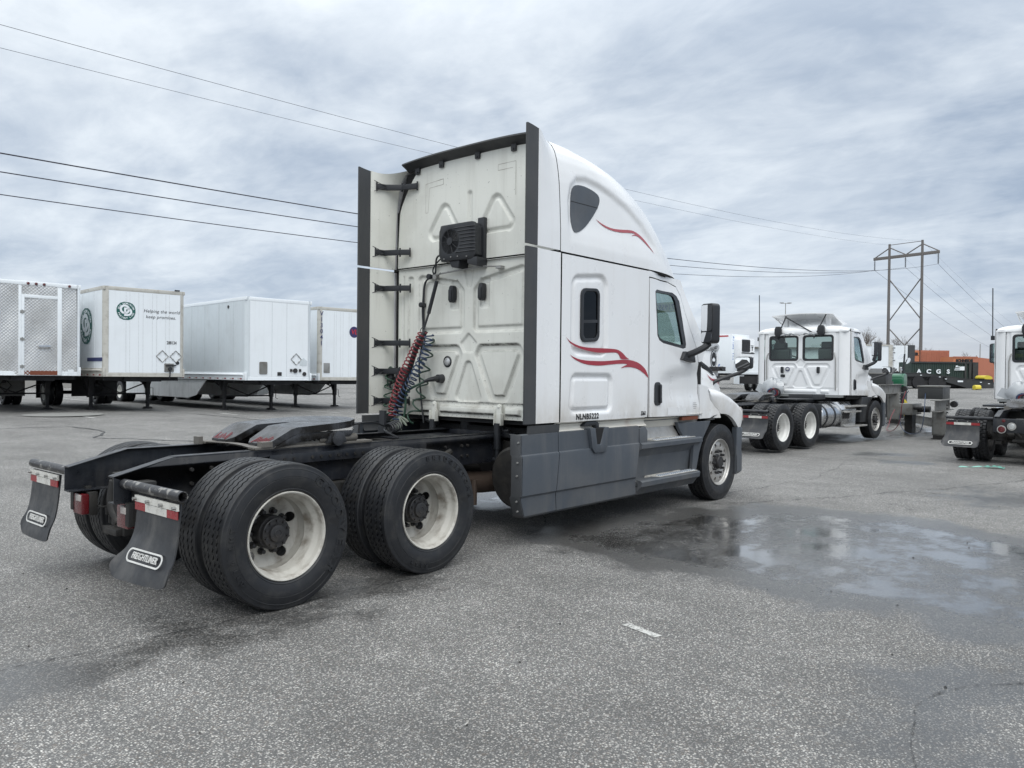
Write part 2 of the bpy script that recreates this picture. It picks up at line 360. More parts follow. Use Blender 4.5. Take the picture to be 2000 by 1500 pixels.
def smoothpoly(P, it=2):
    for _ in range(it):
        Q = []
        for i in range(len(P)):
            a, b = P[i], P[(i+1) % len(P)]
            Q += [(a[0]*.75+b[0]*.25, a[1]*.75+b[1]*.25), (a[0]*.25+b[0]*.75, a[1]*.25+b[1]*.75)]
        P = Q
    return P
def chaik(P, it=2):   # open polyline smoothing, n-d
    for _ in range(it):
        Q = [P[0]]
        for a, b in zip(P[:-1], P[1:]):
            Q += [tuple(x*.75+y*.25 for x, y in zip(a, b)), tuple(x*.25+y*.75 for x, y in zip(a, b))]
        P = Q+[P[-1]]
    return P
def inside(P, X, Y):
    c = np.zeros(X.shape, bool); n = len(P)
    for i in range(n):
        x1, y1 = P[i]; x2, y2 = P[(i+1) % n]
        k = ((y1 > Y) != (y2 > Y)) & (X < (x2-x1)*(Y-y1)/((y2-y1) if y2 != y1 else 1e-12)+x1); c ^= k
    return c
def sdf(P, X, Y):
    X = np.asarray(X, float); Y = np.asarray(Y, float); d = np.full(X.shape, 1e9); n = len(P)
    for i in range(n):
        x1, y1 = P[i]; x2, y2 = P[(i+1) % n]; ex, ey = x2-x1, y2-y1
        t = np.clip(((X-x1)*ex+(Y-y1)*ey)/(ex*ex+ey*ey+1e-12), 0, 1)
        d = np.minimum(d, np.hypot(X-x1-t*ex, Y-y1-t*ey))
    return np.where(inside(P, X, Y), -d, d)
def densify(P, step):
    Q = []
    for i in range(len(P)):
        a, b = P[i], P[(i+1) % len(P)]; k = max(1, int(math.hypot(b[0]-a[0], b[1]-a[1])/step))
        Q += [(a[0]+(b[0]-a[0])*j/k, a[1]+(b[1]-a[1])*j/k) for j in range(k)]
    return Q
def panel(mb, outer, holes, step, f, tv=None):
    """triangulated sheet over a 2-D outline with holes, mapped by f(a,b)->xyz; tv = thickness vector"""
    outer = densify(outer, step); holes = [densify(h, step) for h in holes]
    pts, edges = [], []
    for L in [outer]+holes:
        o = len(pts); pts += L; edges += [(o+i, o+(i+1) % len(L)) for i in range(len(L))]
    xs = [p[0] for p in outer]; ys_ = [p[1] for p in outer]
    gx, gy = np.meshgrid(np.arange(min(xs)+step*.6, max(xs), step), np.arange(min(ys_)+step*.6, max(ys_), step))
    gx = (gx+rng.uniform(-.02, .02, gx.shape)*step).ravel(); gy = (gy+rng.uniform(-.02, .02, gy.shape)*step).ravel()
    ok = sdf(outer, gx, gy) < -step*.45
    for h in holes: ok &= sdf(h, gx, gy) > step*.45
    pts += list(zip(gx[ok].tolist(), gy[ok].tolist()))
    V, _, F, *_r = delaunay_2d_cdt([Vector(p) for p in pts], edges, [], 0, 1e-6)
    cx = np.array([sum(V[i].x for i in t)/3 for t in F]); cy = np.array([sum(V[i].y for i in t)/3 for t in F])
    keep = inside(outer, cx, cy)
    for h in holes: keep &= ~inside(h, cx, cy)
    F = [tuple(t) for t, k in zip(F, keep) if k]
    vs = [f(p.x, p.y) for p in V]
    if tv is None: return mb.add(vs, F)
    n = len(vs); tvv = Vector(tv); vs2 = [tuple(Vector(p)+tvv) for p in vs]
    E = {}
    for t in F:
        for i in range(3):
            a, b = t[i], t[(i+1) % 3]; E[(a, b)] = 1
    wall = [(a, b) for (a, b) in E if (b, a) not in E]
    fs = F+[tuple(i+n for i in t[::-1]) for t in F]+[(b, a, a+n, b+n) for a, b in wall]
    return mb.add(vs+vs2, fs)
def text(mb, s, size, M, ext=0.0015, bold=0.0, align='CENTER', sx=1.0, shear=0.0, sp=1.0):
    c = bpy.data.curves.new('t', 'FONT'); c.body = s; c.size = size; c.extrude = ext; c.offset = bold; c.align_x = align; c.align_y = 'CENTER'
    c.shear = shear; c.space_character = sp; c.resolution_u = 3
    o = bpy.data.objects.new('t', c); me = bpy.data.meshes.new_from_object(o)
    S = Matrix.Diagonal((sx, 1, 1, 1))
    mb.add([S @ v.co for v in me.vertices], [tuple(p.vertices) for p in me.polygons], M)
    bpy.data.objects.remove(o); bpy.data.curves.remove(c); bpy.data.meshes.remove(me)
def frame(o, right, upv):
    r = Vector(right).normalized(); u = Vector(upv).normalized(); n = r.cross(u).normalized()
    return Matrix(((r.x, u.x, n.x, o[0]), (r.y, u.y, n.y, o[1]), (r.z, u.z, n.z, o[2]), (0, 0, 0, 1)))
def RZ(a, loc=(0, 0, 0)): return Matrix.Translation(loc) @ Matrix.Rotation(a, 4, 'Z')

# ------------------------------------------------------------------ ground
def gz(x, y):
    t = min(1, max(0, (y-3)/17.5)); a = 0.235*t*(1-0.5*ss((x-7)/8))
    b = 0.0
    if x > 18: b = min(1.1, 0.021*(x-18)**1.0) if x < 80 else 1.1
    return max(a, b) if x > 18 and y < 30 else max(a, b*ss((x-18)/12))
def wettness(X, Y):
    w = np.full(X.shape, -9.0)
    for P, s in WET:
        w = np.maximum(w, -sdf(P, X, Y)/s)
    return w
WET = [([(2.9, -0.9), (3.6, -.75), (4.5, -1.0), (5.42, -1.18), (5.78, -1.7), (6.45, -1.7), (6.8, -3.26), (6.4, -4.56), (6.1, -5.18), (5.6, -6.6), (2.7, -6.6), (2.5, -5.4), (2.53, -5.05), (2.64, -4.46), (2.59, -3.82), (2.7, -3.16), (2.57, -2.37), (2.74, -1.44)], 0.36),
       ([(3.8, .5), (3.9, .95), (4.7, 1.5), (5.6, 1.6), (5.5, .9), (4.4, .35)], 0.2), ([(5.9, -1.5), (6.05, -1.95), (6.25, -1.95), (6.15, -1.45)], 0.09),
       ([(12.7, -1.4), (13.2, -2.1), (13.7, -2.0), (13.3, -1.3)], 0.22), ([(13.9, -.5), (14.5, -1.4), (15.2, -1.3), (14.8, -.4)], 0.25), ([(24, 0), (19, 1.3), (17, .9), (21, -.6), (25, -1.8)], 0.45),
       ([(27, 2), (22, 3.2), (22, 1.8), (26, .2)], 0.5), ([(15.5, 3.3), (17, 4.2), (19.5, 4), (18, 2.6)], 0.4), ([(9, -3.5), (8.4, -5), (9.6, -6), (10.4, -4.2)], 1.2),
       ([(-.9, -1.2), (-1.65, -1.25), (-3.3, -1.5), (-3.4, -1.65), (-1.2, -1.4), (.2, -1.4), (1.1, -1.35), (1.1, -1.1), (-.3, -1.05)], 0.6), ([(.3, -5.2), (.6, -4.75), (1.5, -4.7), (2.3, -5.2), (1.9, -5.4), (1.3, -5.0), (.8, -5.1), (.6, -5.6)], 0.6)]
def ground():
    def ax(lo, hi, s, ext):
        a = list(np.arange(lo, hi+1e-6, s)); g = s
        b = [hi]; 
        while b[-1] < ext: g *= 1.22; b.append(b[-1]+g)
        c = [lo]; g = s
        while c[-1] > -ext: g *= 1.22; c.append(c[-1]-g)
        return np.array(c[:0:-1]+a+b[1:])
    xs, ys_ = ax(-3.2, 28, 0.14, 1800), ax(-7.0, 5.4, 0.14, 1800)
    X, Y = np.meshgrid(xs, ys_, indexing='ij'); Z = np.vectorize(gz)(X, Y); W = np.minimum(wettness(X, Y), 1.45)
    nx, ny = X.shape; vs = np.stack([X, Y, Z], -1).reshape(-1, 3)
    idx = np.arange(nx*ny).reshape(nx, ny); fs = np.stack([idx[:-1, :-1], idx[1:, :-1], idx[1:, 1:], idx[:-1, 1:]], -1).reshape(-1, 4)
    me = bpy.data.meshes.new('asphalt_ground'); me.from_pydata(vs.tolist(), [], fs.tolist())
    at = me.attributes.new('wet', 'FLOAT', 'POINT'); at.data.foreach_set('value', W.reshape(-1).astype(np.float32))
    me.polygons.foreach_set('use_smooth', [True]*len(me.polygons))
    k = NT('asphalt')
    vor = k.N('ShaderNodeTexVoronoi'); vor.inputs['Scale'].default_value = 92
    wob = k.N('ShaderNodeMixRGB')
    k.l.new(k.vec(), vor.inputs['Vector']); vor.inputs['Randomness'].default_value = 1.0
    sepc = k.N('ShaderNodeSeparateColor'); k.l.new(vor.outputs['Color'], sepc.inputs[0])
    vor2 = k.N('ShaderNodeTexVoronoi'); vor2.inputs['Scale'].default_value = 170; k.l.new(k.vec(), vor2.inputs['Vector'])
    sep2 = k.N('ShaderNodeSeparateColor'); k.l.new(vor2.outputs['Color'], sep2.inputs[0])
    stone = k.rr(sepc.outputs[0], 0.25, 1.0, 0.0, 1.0); stone = k.math('POWER', stone, 1.5)
    edge = k.rr(vor.outputs['Distance'], 0.30, 0.62, 1.0, 0.0, smooth=True)
    big = k.math('MULTIPLY', stone, edge)
    small = k.math('MULTIPLY', k.rr(sep2.outputs[1], 0.55, 1.0, 0.0, 0.62), k.rr(vor2.outputs['Distance'], 0.3, 0.6, 1.0, 0.0))
    v = k.math('MAXIMUM', big, small)
    c = k.mix(v, (0.096, 0.0955, 0.0945), (0.66, 0.645, 0.61))
    c = k.mix(k.math('MULTIPLY', k.rr(sepc.outputs[2], 0.8, 1.0), 0.35), c, (0.16, 0.12, 0.09))
    lrg = k.noise(0.35, 6, 0.62); md = k.noise(2.3, 5, 0.6, (1, .55, 1))
    tone = k.math('MULTIPLY', k.rr(lrg, 0.3, 0.7, 0.72, 1.22), k.rr(md, 0.3, 0.7, 0.84, 1.16))
    a = k.N('ShaderNodeAttribute'); a.attribute_name = 'wet'
    wv = k.math('ADD', a.outputs['Fac'], k.math('MULTIPLY', k.math('SUBTRACT', k.noise(1.7, 7, 0.66, (1, 1.3, 1)), 0.5), 3.9))
    damp = k.rr(wv, -0.7, 0.35, 0.0, 1.0, smooth=True); pud = k.rr(wv, 0.90, 1.75, 0.0, 1.0, smooth=True)
    tone = k.math('MULTIPLY', tone, k.rr(damp, 0, 1, 1.0, 0.50))
    tone = k.math('MULTIPLY', tone, k.rr(pud, 0, 1, 1.0, 0.80))
    strk = k.rr(k.noise(0.9, 5, 0.6, (.22, 1.6, 1), 0.6), 0.60, 0.76, 1.0, 0.80, smooth=True); tone = k.math('MULTIPLY', tone, strk)
    oil = k.math('MULTIPLY', k.rr(k.noise(1.15, 3, 0.5), 0.70, 0.76, 0.0, 1.0, smooth=True), k.rr(k.noise(9, 4, .7), .3, .6)); tone = k.math('MULTIPLY', tone, k.rr(oil, 0, 1, 1.0, 0.55))
    mul = k.N('ShaderNodeVectorMath', operation='SCALE'); k.l.new(c, mul.inputs[0]); k.l.new(tone, mul.inputs[3])
    k.l.new(mul.outputs[0], k.b.inputs['Base Color'])
    r0 = k.rr(damp, 0, 1, 0.72, 0.30)
    k.put(k.b.inputs['Roughness'], k.math('MULTIPLY', r0, k.rr(pud, 0, 1, 1.0, 0.20)))
    k.put(k.b.inputs['Coat Weight'], k.math('MAXIMUM', pud, k.math('MULTIPLY', damp, 0.45))); k.b.inputs['Coat IOR'].default_value = 1.40; k.put(k.b.inputs['Coat Roughness'], k.rr(pud, 0, 1, 0.32, 0.07))
    cb = k.N('ShaderNodeBump'); k.put(cb.inputs['Height'], k.noise(26, 3)); cb.inputs['Strength'].default_value = 0.05; cb.inputs['Distance'].default_value = 0.01; k.l.new(cb.outputs[0], k.b.inputs['Coat Normal'])
    hgt = k.math('ADD', k.math('MULTIPLY', v, 1.0), k.math('MULTIPLY', k.noise(40, 3), 0.8))
    hgt = k.math('MULTIPLY', hgt, k.rr(pud, 0, 1, 1.0, 0.12)); k.bump(hgt, 0.8, 0.006)
    me.materials.append(k.m)
    return struct(put('asphalt_ground', me))
G = ground()
def ribbon(mb, pts, w, z=0.004, jit=0.0, wv=0.0):
    pts = [Vector((p[0], p[1], 0)) for p in pts]
    out = []
    for a, b in zip(pts[:-1], pts[1:]):
        k = max(1, int((b-a).length/0.12)); out += [a.lerp(b, i/k) for i in range(k)]
    out.append(pts[-1]); L = []
    ph = random.random()*9
    for i, p in enumerate(out):
        d = (out[min(i+1, len(out)-1)]-out[max(i-1, 0)]).normalized(); n = Vector((-d.y, d.x, 0))
        q = p+n*(wv*sin(i*.45+ph)+wv*.6*sin(i*1.13+ph*2)); ww = w*(1+jit*random.uniform(-1, 1))
        for s in (-1, 1):
            e = q+n*s*ww*(1+jit*random.uniform(-.5, .5)); L.append((e.x, e.y, gz(e.x, e.y)+z))
    mb.add(L, [(2*i, 2*i+2, 2*i+3, 2*i+1) for i in range(len(out)-1)])
# ------------------------------------------------------------------ wheels
def tyre_mesh(name, kind, letters=None):
    mb = MB()
    side = [(.098, .292), (.112, .300), (.122, .312), (.126, .318), (.124, .322), (.134, .350), (.1385, .385), (.1385, .400), (.1365, .4015), (.1365, .404), (.1378, .4055), (.134, .435), (.129, .452), (.1305, .4545), (.1285, .457), (.1255, .472), (.1235, .4835), (.118, .4905)]
    if kind == 'rib':
        N = 256; tr = []
        for g in (.080, .030, -.030, -.080): tr += [(g+.0072, 0, 1), (g+.0046, .014, 1), (g-.0046, .014, 1), (g-.0072, 0, 1)]
        tr = [(.108, .001, 0)]+tr+[(-.108, .001, 0)]
        def tread(i):
            th = (i % 4); zz = .0062*(1 if th in (0, 1) else -1)*(1 if th in (0, 3) else 1)
            zz = (.0062, .002, -.0062, -.002)[th]
            return [(a+zz*m, .4955-d-a*a*.28) for a, d, m in tr]
    else:
        N = 240; lat = [.112, .100, .086, .070, .064, .048, .034, .018, .006, -.006, -.018, -.034, -.048, -.064, -.070, -.086, -.100, -.112]
        def tread(i):
            out = []
            for a in lat:
                aa = abs(a); ph = (i + (3 if aa < .06 else 0) + (2 if a < 0 else 0)) % 6; d = 0
                if ph in (0,) : d = .017
                if ph == 5 and aa > .06: d = .014
                if .060 < aa < .068 or aa < .008: d = .016
                out.append((a, .4985-d-a*a*.25))
            return out
    vs = []; M = 0
    for i in range(N):
        t = 2*pi*i/N; prof = [(a, r) for a, r in side]+tread(i)+[(-a, r) for a, r in side[::-1]]; M = len(prof)
        for a, r in prof:
            z = max(r*cos(t), -.4885); vs.append((r*sin(t), a, z))
    fs = [(i*M+k, ((i+1) % N)*M+k, ((i+1) % N)*M+k+1, i*M+k+1) for i in range(N) for k in range(M-1)]
    mb.add(vs, fs)
    if letters:
        for word, c0, R, size, step in letters:
            n = len(word)
            for j, ch in enumerate(word):
                a = radians(c0+(j-(n-1)/2)*step)         # clockwise from the top seen from outside (-y)
                # outboard view: right = +x, up = +z
                ctr = (R*sin(a), -.1375, R*cos(a)); upv = (sin(a), 0, cos(a)); rtv = (cos(a), 0, -sin(a))
                text(mb, ch, size, frame(ctr, rtv, upv), 0.0038, 0.003*size/.07, sx=1.2)
    me = mb.mesh(name, 'tyre_rubber', angle=28); return me
def rim_dual(matname, disc=True):
    mb = MB()
    mb.lathe([(-.106, .283), (-.121, .291), (-.124, .297), (-.119, .302), (-.112, .303), (-.108, .298), (-.104, .289), (-.075, .2835), (-.062, .281), (-.04, .262), (-.02, .257), (.04, .257), (.058, .249), (.07, .2555), (.12, .2555), (.138, .254), (.148, .2505)], n=72)
    if not disc: return mb.mesh('wheel_'+matname, matname, angle=32)
    mb.lathe([(.135, .2575), (.16, .2575), (.16, .248)], n=48)
    holes = [circ(.206*sin(radians(a)), .206*cos(radians(a)), .0375, 20) for a in (70, 142, 214, 286, 358)]
    def f(a, b):
        r = math.hypot(a, b); return (a, .148+.022*ss((.250-r)/.05)-.014*ss((.162-r)/.015), b)
    panel(mb, circ(0, 0, .2505, 60), holes+[circ(0, 0, .105, 30)], .022, f, (0, .009, 0))
    return mb.mesh('wheel_'+matname, matname, angle=32)
def rim_steer():
    mb = MB()
    mb.lathe([(-.106, .283), (-.121, .291), (-.124, .297), (-.119, .302), (-.112, .303), (-.108, .296), (-.102, .287), (-.09, .274), (-.083, .268)], n=72)
    holes = [circ(.222*sin(radians(a)), .222*cos(radians(a)), .0245, 16) for a in range(18, 378, 36)]
    def f(a, b):
        r = math.hypot(a, b); return (a, -.083-.012*ss((.268-r)/.05)+.02*ss((.17-r)/.03), b)
    panel(mb, circ(0, 0, .268, 60), holes+[circ(0, 0, .09, 30)], .02, f, (0, .02, 0))
    return mb.mesh('wheel_aluminium', 'aluminium', angle=32)
def hub_drive():
    mb = MB()
    mb.lathe([(.18, .118), (.06, .116), (.052, .108), (.045, .108), (.045, .104), (.026, .104), (.022, .098), (.022, .062), (.004, .058), (.0, .05), (.0, .0001)], n=40)
    for i in range(10):
        a = 2*pi*i/10; mb.cyl((.088*sin(a), 0, .088*cos(a)), .0095, .005, .03, n=6)
    mb.lathe([(-.002, .030), (-.004, .028), (-.004, .022), (-.001, .020)], n=24)
    return mb.mesh('hub', 'hub_dark', angle=30)
def hub_steer():
    mb = MB(); mb.lathe([(-.05, .105), (-.085, .10), (-.09, .082), (-.125, .08), (-.135, .072), (-.137, .0001)], n=36)
    mb.lathe([(-.045, .1), (-.045, .25), (.02, .25)], n=32)
    for i in range(6):
        a = 2*pi*i/6; mb.cyl((.06*sin(a), 0, .06*cos(a)), .007, -.142, -.13, n=6)
    return mb.mesh('hub', 'hub_dark', angle=30)
def nut(l0, l1, r=.017):
    mb = MB(); mb.lathe([(l0, r*1.5), (l0-.008, r*1.5), (l0-.010, r), (l1, r*.9), (l1-.004, r*.4), (l1-.004, .0001)], n=8); return mb.mesh('lug_nut', 'hub_dark', angle=30)
T_RIB_A = tyre_mesh('tyre', 'rib', [('GOODYEAR', 82, .420, .086, 13.6), ('G316 LHT', 258, .425, .040, 7)])
T_RIB_B = tyre_mesh('tyre', 'rib', [('BRIDGESTONE', 35, .430, .048, 8.6), ('R268', 200, .425, .04, 7)])
T_RIB = tyre_mesh('tyre', 'rib')
T_LUG = tyre_mesh('tyre', 'lug')
R_INNER = rim_dual('hub_dark', False); R_CREAM, R_WHITE, R_ALU = rim_dual('rim_cream'), rim_dual('rim_white'), rim_steer()
H_DRIVE, H_STEER = hub_drive(), hub_steer()
N_DRIVE, N_STEER = nut(.150, .105), nut(-.066, -.128, .0165)
def wheel(P, x, y, side, tyre, rim, hub=None, lug=None, nr=.143, name='wheel'):
    """side -1: outboard faces -y; +1: turned round"""
    w = put(name, rim, P, (x, y, .49), (0, 0, 0 if side < 0 else pi))
    put('tyre', tyre, w)
    if hub: put('hub', hub, w)
    if lug:
        for i in range(10):
            a = 2*pi*(i+.5)/10; put('lug_nut', lug, w, (nr*sin(a), 0, nr*cos(a)))
    return w

# ------------------------------------------------------------------ tractor pieces (x forward, y left, z up; right-hand side = -y)
def ysf(x, z): return 1.22-.08*ss((x-4.6)/1.3)-.09*ss((z-2.0)/.8)*ss((x-4.5)/.6)
def skin(dx=0.0, off=0.0): return lambda a, b: (a+dx, -(ysf(a, b)+off+dent(a, b)), b)
def dent(a, b):          # pressed line and swage on the door
    return -.012*ss((b-1.80)/.10)*ss((a-4.55)/.1)*(1-ss((b-2.0)/.1))*0 - .03*ss((1.62-b-(a-4.6)*(-.10))/.10)*ss((a-4.7)/.5)*(1-ss((1.40-b)/.16))
def both(mb, name, mats, P, sides=(-1, 1), **k):
    for s in sides: (mb if s < 0 else mb.mirror()).build(name, mats, P, **k)
DOOR = [(4.575, 2.69), (5.16, 2.70), (5.40, 2.665), (5.50, 2.57), (5.58, 2.36), (5.68, 2.15), (5.82, 1.95), (5.885, 1.76), (5.925, 1.52), (5.925, 1.115), (4.60, 1.14)]
WIN = [(4.735, 2.555), (4.79, 2.582), (5.28, 2.592), (5.39, 2.562), (5.46, 2.50), (5.475, 2.30), (5.49, 2.15), (5.54, 1.99), (5.53, 1.945), (5.45, 1.93), (4.90, 1.975), (4.80, 2.005), (4.752, 2.06)]
GLS = [(4.765, 2.535), (4.80, 2.552), (5.22, 2.562), (5.30, 2.545), (5.345, 2.49), (5.37, 2.30), (5.40, 2.12), (5.455, 1.985), (5.44, 1.97), (4.90, 2.01), (4.82, 2.035), (4.78, 2.08)]
def A_edge(z): # windshield side edge
    pts = [(1.94, 6.10), (2.16, 5.97), (2.40, 5.80), (2.59, 5.67), (2.775, 5.56)]
    for (z0, x0), (z1, x1) in zip(pts[:-1], pts[1:]):
        if z <= z1: return x0+(x1-x0)*(z-z0)/(z1-z0)
    return pts[-1][1]
def build_front(P, dx, dxw, red=True, sticker=True, sx=0.0):
    """cab front shared by the three tractors; dx moves the cab, dxw the hood and axle"""
    X = lambda L: [(a, b) for a, b in L]
    # dark under-skin that shows in the seams
    mb = MB(); hole = [WIN[i] for i in range(len(WIN))]
    panel(mb, [(4.556, 2.77), (5.545, 2.77), (5.63, 2.64), (5.78, 2.41), (5.95, 2.14), (6.06, 1.93), (5.97, 1.80), (5.97, 1.10), (4.556, 1.13)], [hole], .09, skin(dx, -.018), (0, .015, 0))
    both(mb, 'door_seal', 'black_gap', P)
    mb = MB(); a_out = [(4.56, 2.768), (5.545, 2.768), (5.63, 2.645), (5.78, 2.415), (5.95, 2.145), (6.07, 1.94), (6.0, 1.80), (5.935, 1.78), (5.90, 1.78), (5.835, 1.962), (5.695, 2.16), (5.595, 2.37), (5.515, 2.58), (5.41, 2.68), (5.16, 2.715), (4.56, 2.705)]
    panel(mb, a_out, [], .05, skin(dx), (0, .03, 0)); both(mb, 'door_pillar', 'white_paint', P)
    # door
    for s in (-1, 1):
        mb = MB(); panel(mb, DOOR, [WIN], .06, skin(dx, .004), (0, .03, 0))
        m = mb if s < 0 else mb.mirror(); d = m.build('door', 'white_paint', P, angle=40)
        mb = MB(); panel(mb, WIN, [GLS], .05, skin(dx, .001), (0, .03, 0)); (mb if s < 0 else mb.mirror()).build('window_frame', 'black_plastic', d)
        mb = MB(); panel(mb, [(a, b) for a, b in GLS], [], .2, skin(dx, -.012), (0, .004, 0)); (mb if s < 0 else mb.mirror()).build('window_glass', 'glass_tint', d)
        mb = MB(); h = smoothpoly(rrect(4.695, 4.855, 1.265, 1.53, .05, 3), 1)
        panel(mb, h, [], .05, skin(dx, .012), (0, .03, 0))
        panel(mb, rrect(4.80, 4.845, 1.29, 1.505, .02, 3), [], .05, skin(dx, .032), (0, .03, 0))
        (mb if s < 0 else mb.mirror()).build('handle', 'black_plastic', d, bevel=.004)
        if sticker and s < 0:
            mb = MB(); panel(mb, [(5.04, 1.145), (5.555, 1.135), (5.555, 1.215), (5.035, 1.235)], [], .1, skin(dx, .0065)); mb.build('decal_patch', 'white_clean', d)
            mb = MB()
            for i, w in enumerate((.09, .11, .10, .07)): panel(mb, [(5.80-w*.5, 1.27-i*.022), (5.80+w*.5, 1.27-i*.022), (5.80+w*.5, 1.2735-i*.022), (5.80-w*.5, 1.2735-i*.022)], [], .1, skin(dx, .006))
            mb.build('small_print', 'ink_black', d)
    # windshield and its rain rail
    mb = MB(); nz, nyy = 9, 17
    def fwd(i, j):
        z = 1.95+(2.77-1.95)*i/(nz-1); t = -1+2*j/(nyy-1); hw = 1.02-.03*ss((z-1.95)/.8)
        return (A_edge(z)+dx+.34*(1-t*t), t*hw, z)
    mb.grid(nz, nyy, fwd); mb.build('windshield', 'glass_tint', P)
    for s in (-1, 1):
        mb = MB(); mb.tube([(A_edge(z)+dx+.0, s*(1.055-.03*ss((z-1.95)/.8)), z) for z in (1.95, 2.1, 2.3, 2.5, 2.65, 2.76)], .016, 8)
        mb.build('rain_rail', 'chrome' if s < 0 else 'black_plastic', P)
    # cab inside: floor, dash, seats, wheel
    mb = MB(); mb.box(4.2+dx, 6.3+dx, -1.08, 1.08, 1.08, 1.14); mb.prism([(5.35, 1.14), (5.90, 1.14), (5.95, 1.86), (5.72, 1.90), (5.5, 1.83), (5.45, 1.6)], 'y', -1.02, 1.02, Matrix.Translation((dx, 0, 0)))
    mb.build('dashboard', 'cab_trim', P)
    for s in (-1, 1):
        mb = MB(); mb.box(4.45, 4.95, s*.62-.26, s*.62+.26, 1.45, 1.62, Matrix.Translation((dx+sx, 0, 0)))
        mb.prism([(4.35, 1.55), (4.52, 1.55), (4.45, 2.28), (4.36, 2.32), (4.28, 2.28)], 'y', s*.62-.25, s*.62+.25, Matrix.Translation((dx-.02+sx, 0, 0)))
        st = mb.build('seat', 'seat_cloth', P, bevel=.045, seg=3)
        mb = MB(); mb.box(4.24, 4.42, s*.62-.15, s*.62+.15, 2.30, 2.46, Matrix.Translation((dx-.02+sx, 0, 0))); mb.build('headrest', 'seat_cloth', st, bevel=.04, seg=3)
    mb = MB(); c = Vector((5.32+dx, .62, 1.92)); ax1 = Vector((0, 1, 0)); ax2 = Vector((-.35, 0, .94)).normalized()
    mb.tube([c+(ax1*cos(t)+ax2*sin(t))*.225 for t in [2*pi*i/28 for i in range(28)]], .015, 8, closed=True)
    for t in (0, pi, pi*1.5): mb.tube([c, c+(ax1*cos(t)+ax2*sin(t))*.22], .014, 6)
    mb.tube([c, c+Vector((.35, 0, -.3))], .035, 8); mb.build('steering_wheel', 'black_plastic', P)
    # cowl behind the fender seam
    mb = MB(); panel(mb, [(5.938, 1.50), (6.03, 1.49), (6.15, 1.47), (6.165, 1.40), (6.20, 1.30), (6.29, 1.215), (6.375, 1.15), (6.40, 1.07), (5.94, 1.07)], [], .05, lambda a, b: (a+dx*.5+dxw*.5, -(ysf(a, b)+.012*ss((a-6.0)/.3)+.066*ss((a-6.15)/.36)), b), (0, .03, 0))
    both(mb, 'cowl_panel', 'white_paint', P)
    mb = MB(); mb.box(5.925+dx, 6.12+dxw, -1.06, -.72, 1.40, 1.77); mb.box(5.85+dx, 6.0+dx, -.9, 0, 1.1, 1.93); both(mb, 'engine_bay', 'black_gap', P)
    # hood (superellipse loft)
    st = [(6.09, .975, 1.94), (6.2, .975, 1.945), (6.45, .96, 1.93), (6.6, .95, 1.905), (6.8, .93, 1.845), (7.0, .895, 1.765), (7.15, .84, 1.665), (7.3, .73, 1.535), (7.42, .56, 1.40), (7.50, .35, 1.26), (7.53, .12, 1.15)]
    mb = MB(); n = 33
    def hf(i, j):
        x, w, T = st[i]; ph = pi*j/(n-1); c_, s_ = cos(ph), sin(ph); e = 2/5
        y = -w*math.copysign(abs(c_)**e, c_); z = 1.02+(T-1.02)*abs(s_)**e
        return (x+dxw, y, z)
    mb.grid(len(st), n, hf); mb.build('hood', 'white_paint', P, angle=60)
    def hy(x, z): # hood side half width at x,z
        for a, b in zip(st[:-1], st[1:]):
            if a[0] <= x <= b[0]:
                t = (x-a[0])/(b[0]-a[0]); w = a[1]+(b[1]-a[1])*t; T = a[2]+(b[2]-a[2])*t
                q = min(1, max(0, (z-1.02)/(T-1.02)))**2.5; return w*(max(0, 1-q*q)**.5)**(2/5)
        return .9
    hs = lambda off: (lambda a, b: (a+dxw, -(hy(a, b)+off), b))
    for s in (-1, 1):
        mb = MB(); panel(mb, [(6.44, 1.845), (6.50, 1.85), (6.80, 1.725), (6.84, 1.665), (6.80, 1.63), (6.44, 1.715)], [], .03, hs(.006), (0, .02, 0)); v = (mb if s < 0 else mb.mirror()).build('hood_vent', 'black_gap', P)
        for k in range(3):
            mb = MB(); z0 = 1.81-.034*k; panel(mb, [(6.46, z0), (6.80-.0*k, z0-.115), (6.80, z0-.127), (6.46, z0-.012)], [], .03, hs(.016), (0, .02, 0)); (mb if s < 0 else mb.mirror()).build('vent_slat', 'black_plastic', v)
        if red:
            mb = MB(); panel(mb, [(6.53, 1.64), (6.60, 1.60), (6.70, 1.572), (6.85, 1.568), (6.95, 1.53), (6.99, 1.48), (6.90, 1.525), (6.76, 1.54), (6.66, 1.555), (6.58, 1.595)], [], .02, hs(.008)); (mb if s < 0 else mb.mirror()).build('hood_stripe', 'decal_red', P)
    # fender
    REAR = [(6.17, 1.40), (6.21, 1.31), (6.30, 1.225), (6.385, 1.16), (6.41, 1.118)]
    zt = [(5.99, 1.475), (6.2, 1.455), (6.45, 1.425), (6.7, 1.35), (6.88, 1.275), (7.0, 1.205), (7.08, 1.13), (7.14, 1.03)]
    mb = MB(); NS, NC = 34, 15
    def zi(L, x):
        for a, b in zip(L[:-1], L[1:]):
            if x <= b[0]: t = max(0, (x-a[0])/(b[0]-a[0])); return a[1]+(b[1]-a[1])*t
        return L[-1][1]
    def ff(i, j):
        t = i/(NS-1); x = 6.172+(7.14-6.172)*t
        ang = pi-acos_(max(-1, min(1, (x-6.447)/.63)))
        zb = max(.49+sqrt(max(0, .63**2-(x-6.447)**2)), .925) if x > 6.447 else zi(REAR, x) if x < 6.41 else .49+sqrt(max(0, .63**2-(x-6.447)**2))
        z1 = max(zi(zt, x), zb+.09) if x < 6.4 else zi(zt, x); oy = (1.158+.074*ss((x-6.15)/.36))-.35*ss((x-6.95)/.42)**1.2; iy = .80-.12*ss((x-6.9)/.3)
        u = j/(NC-1)
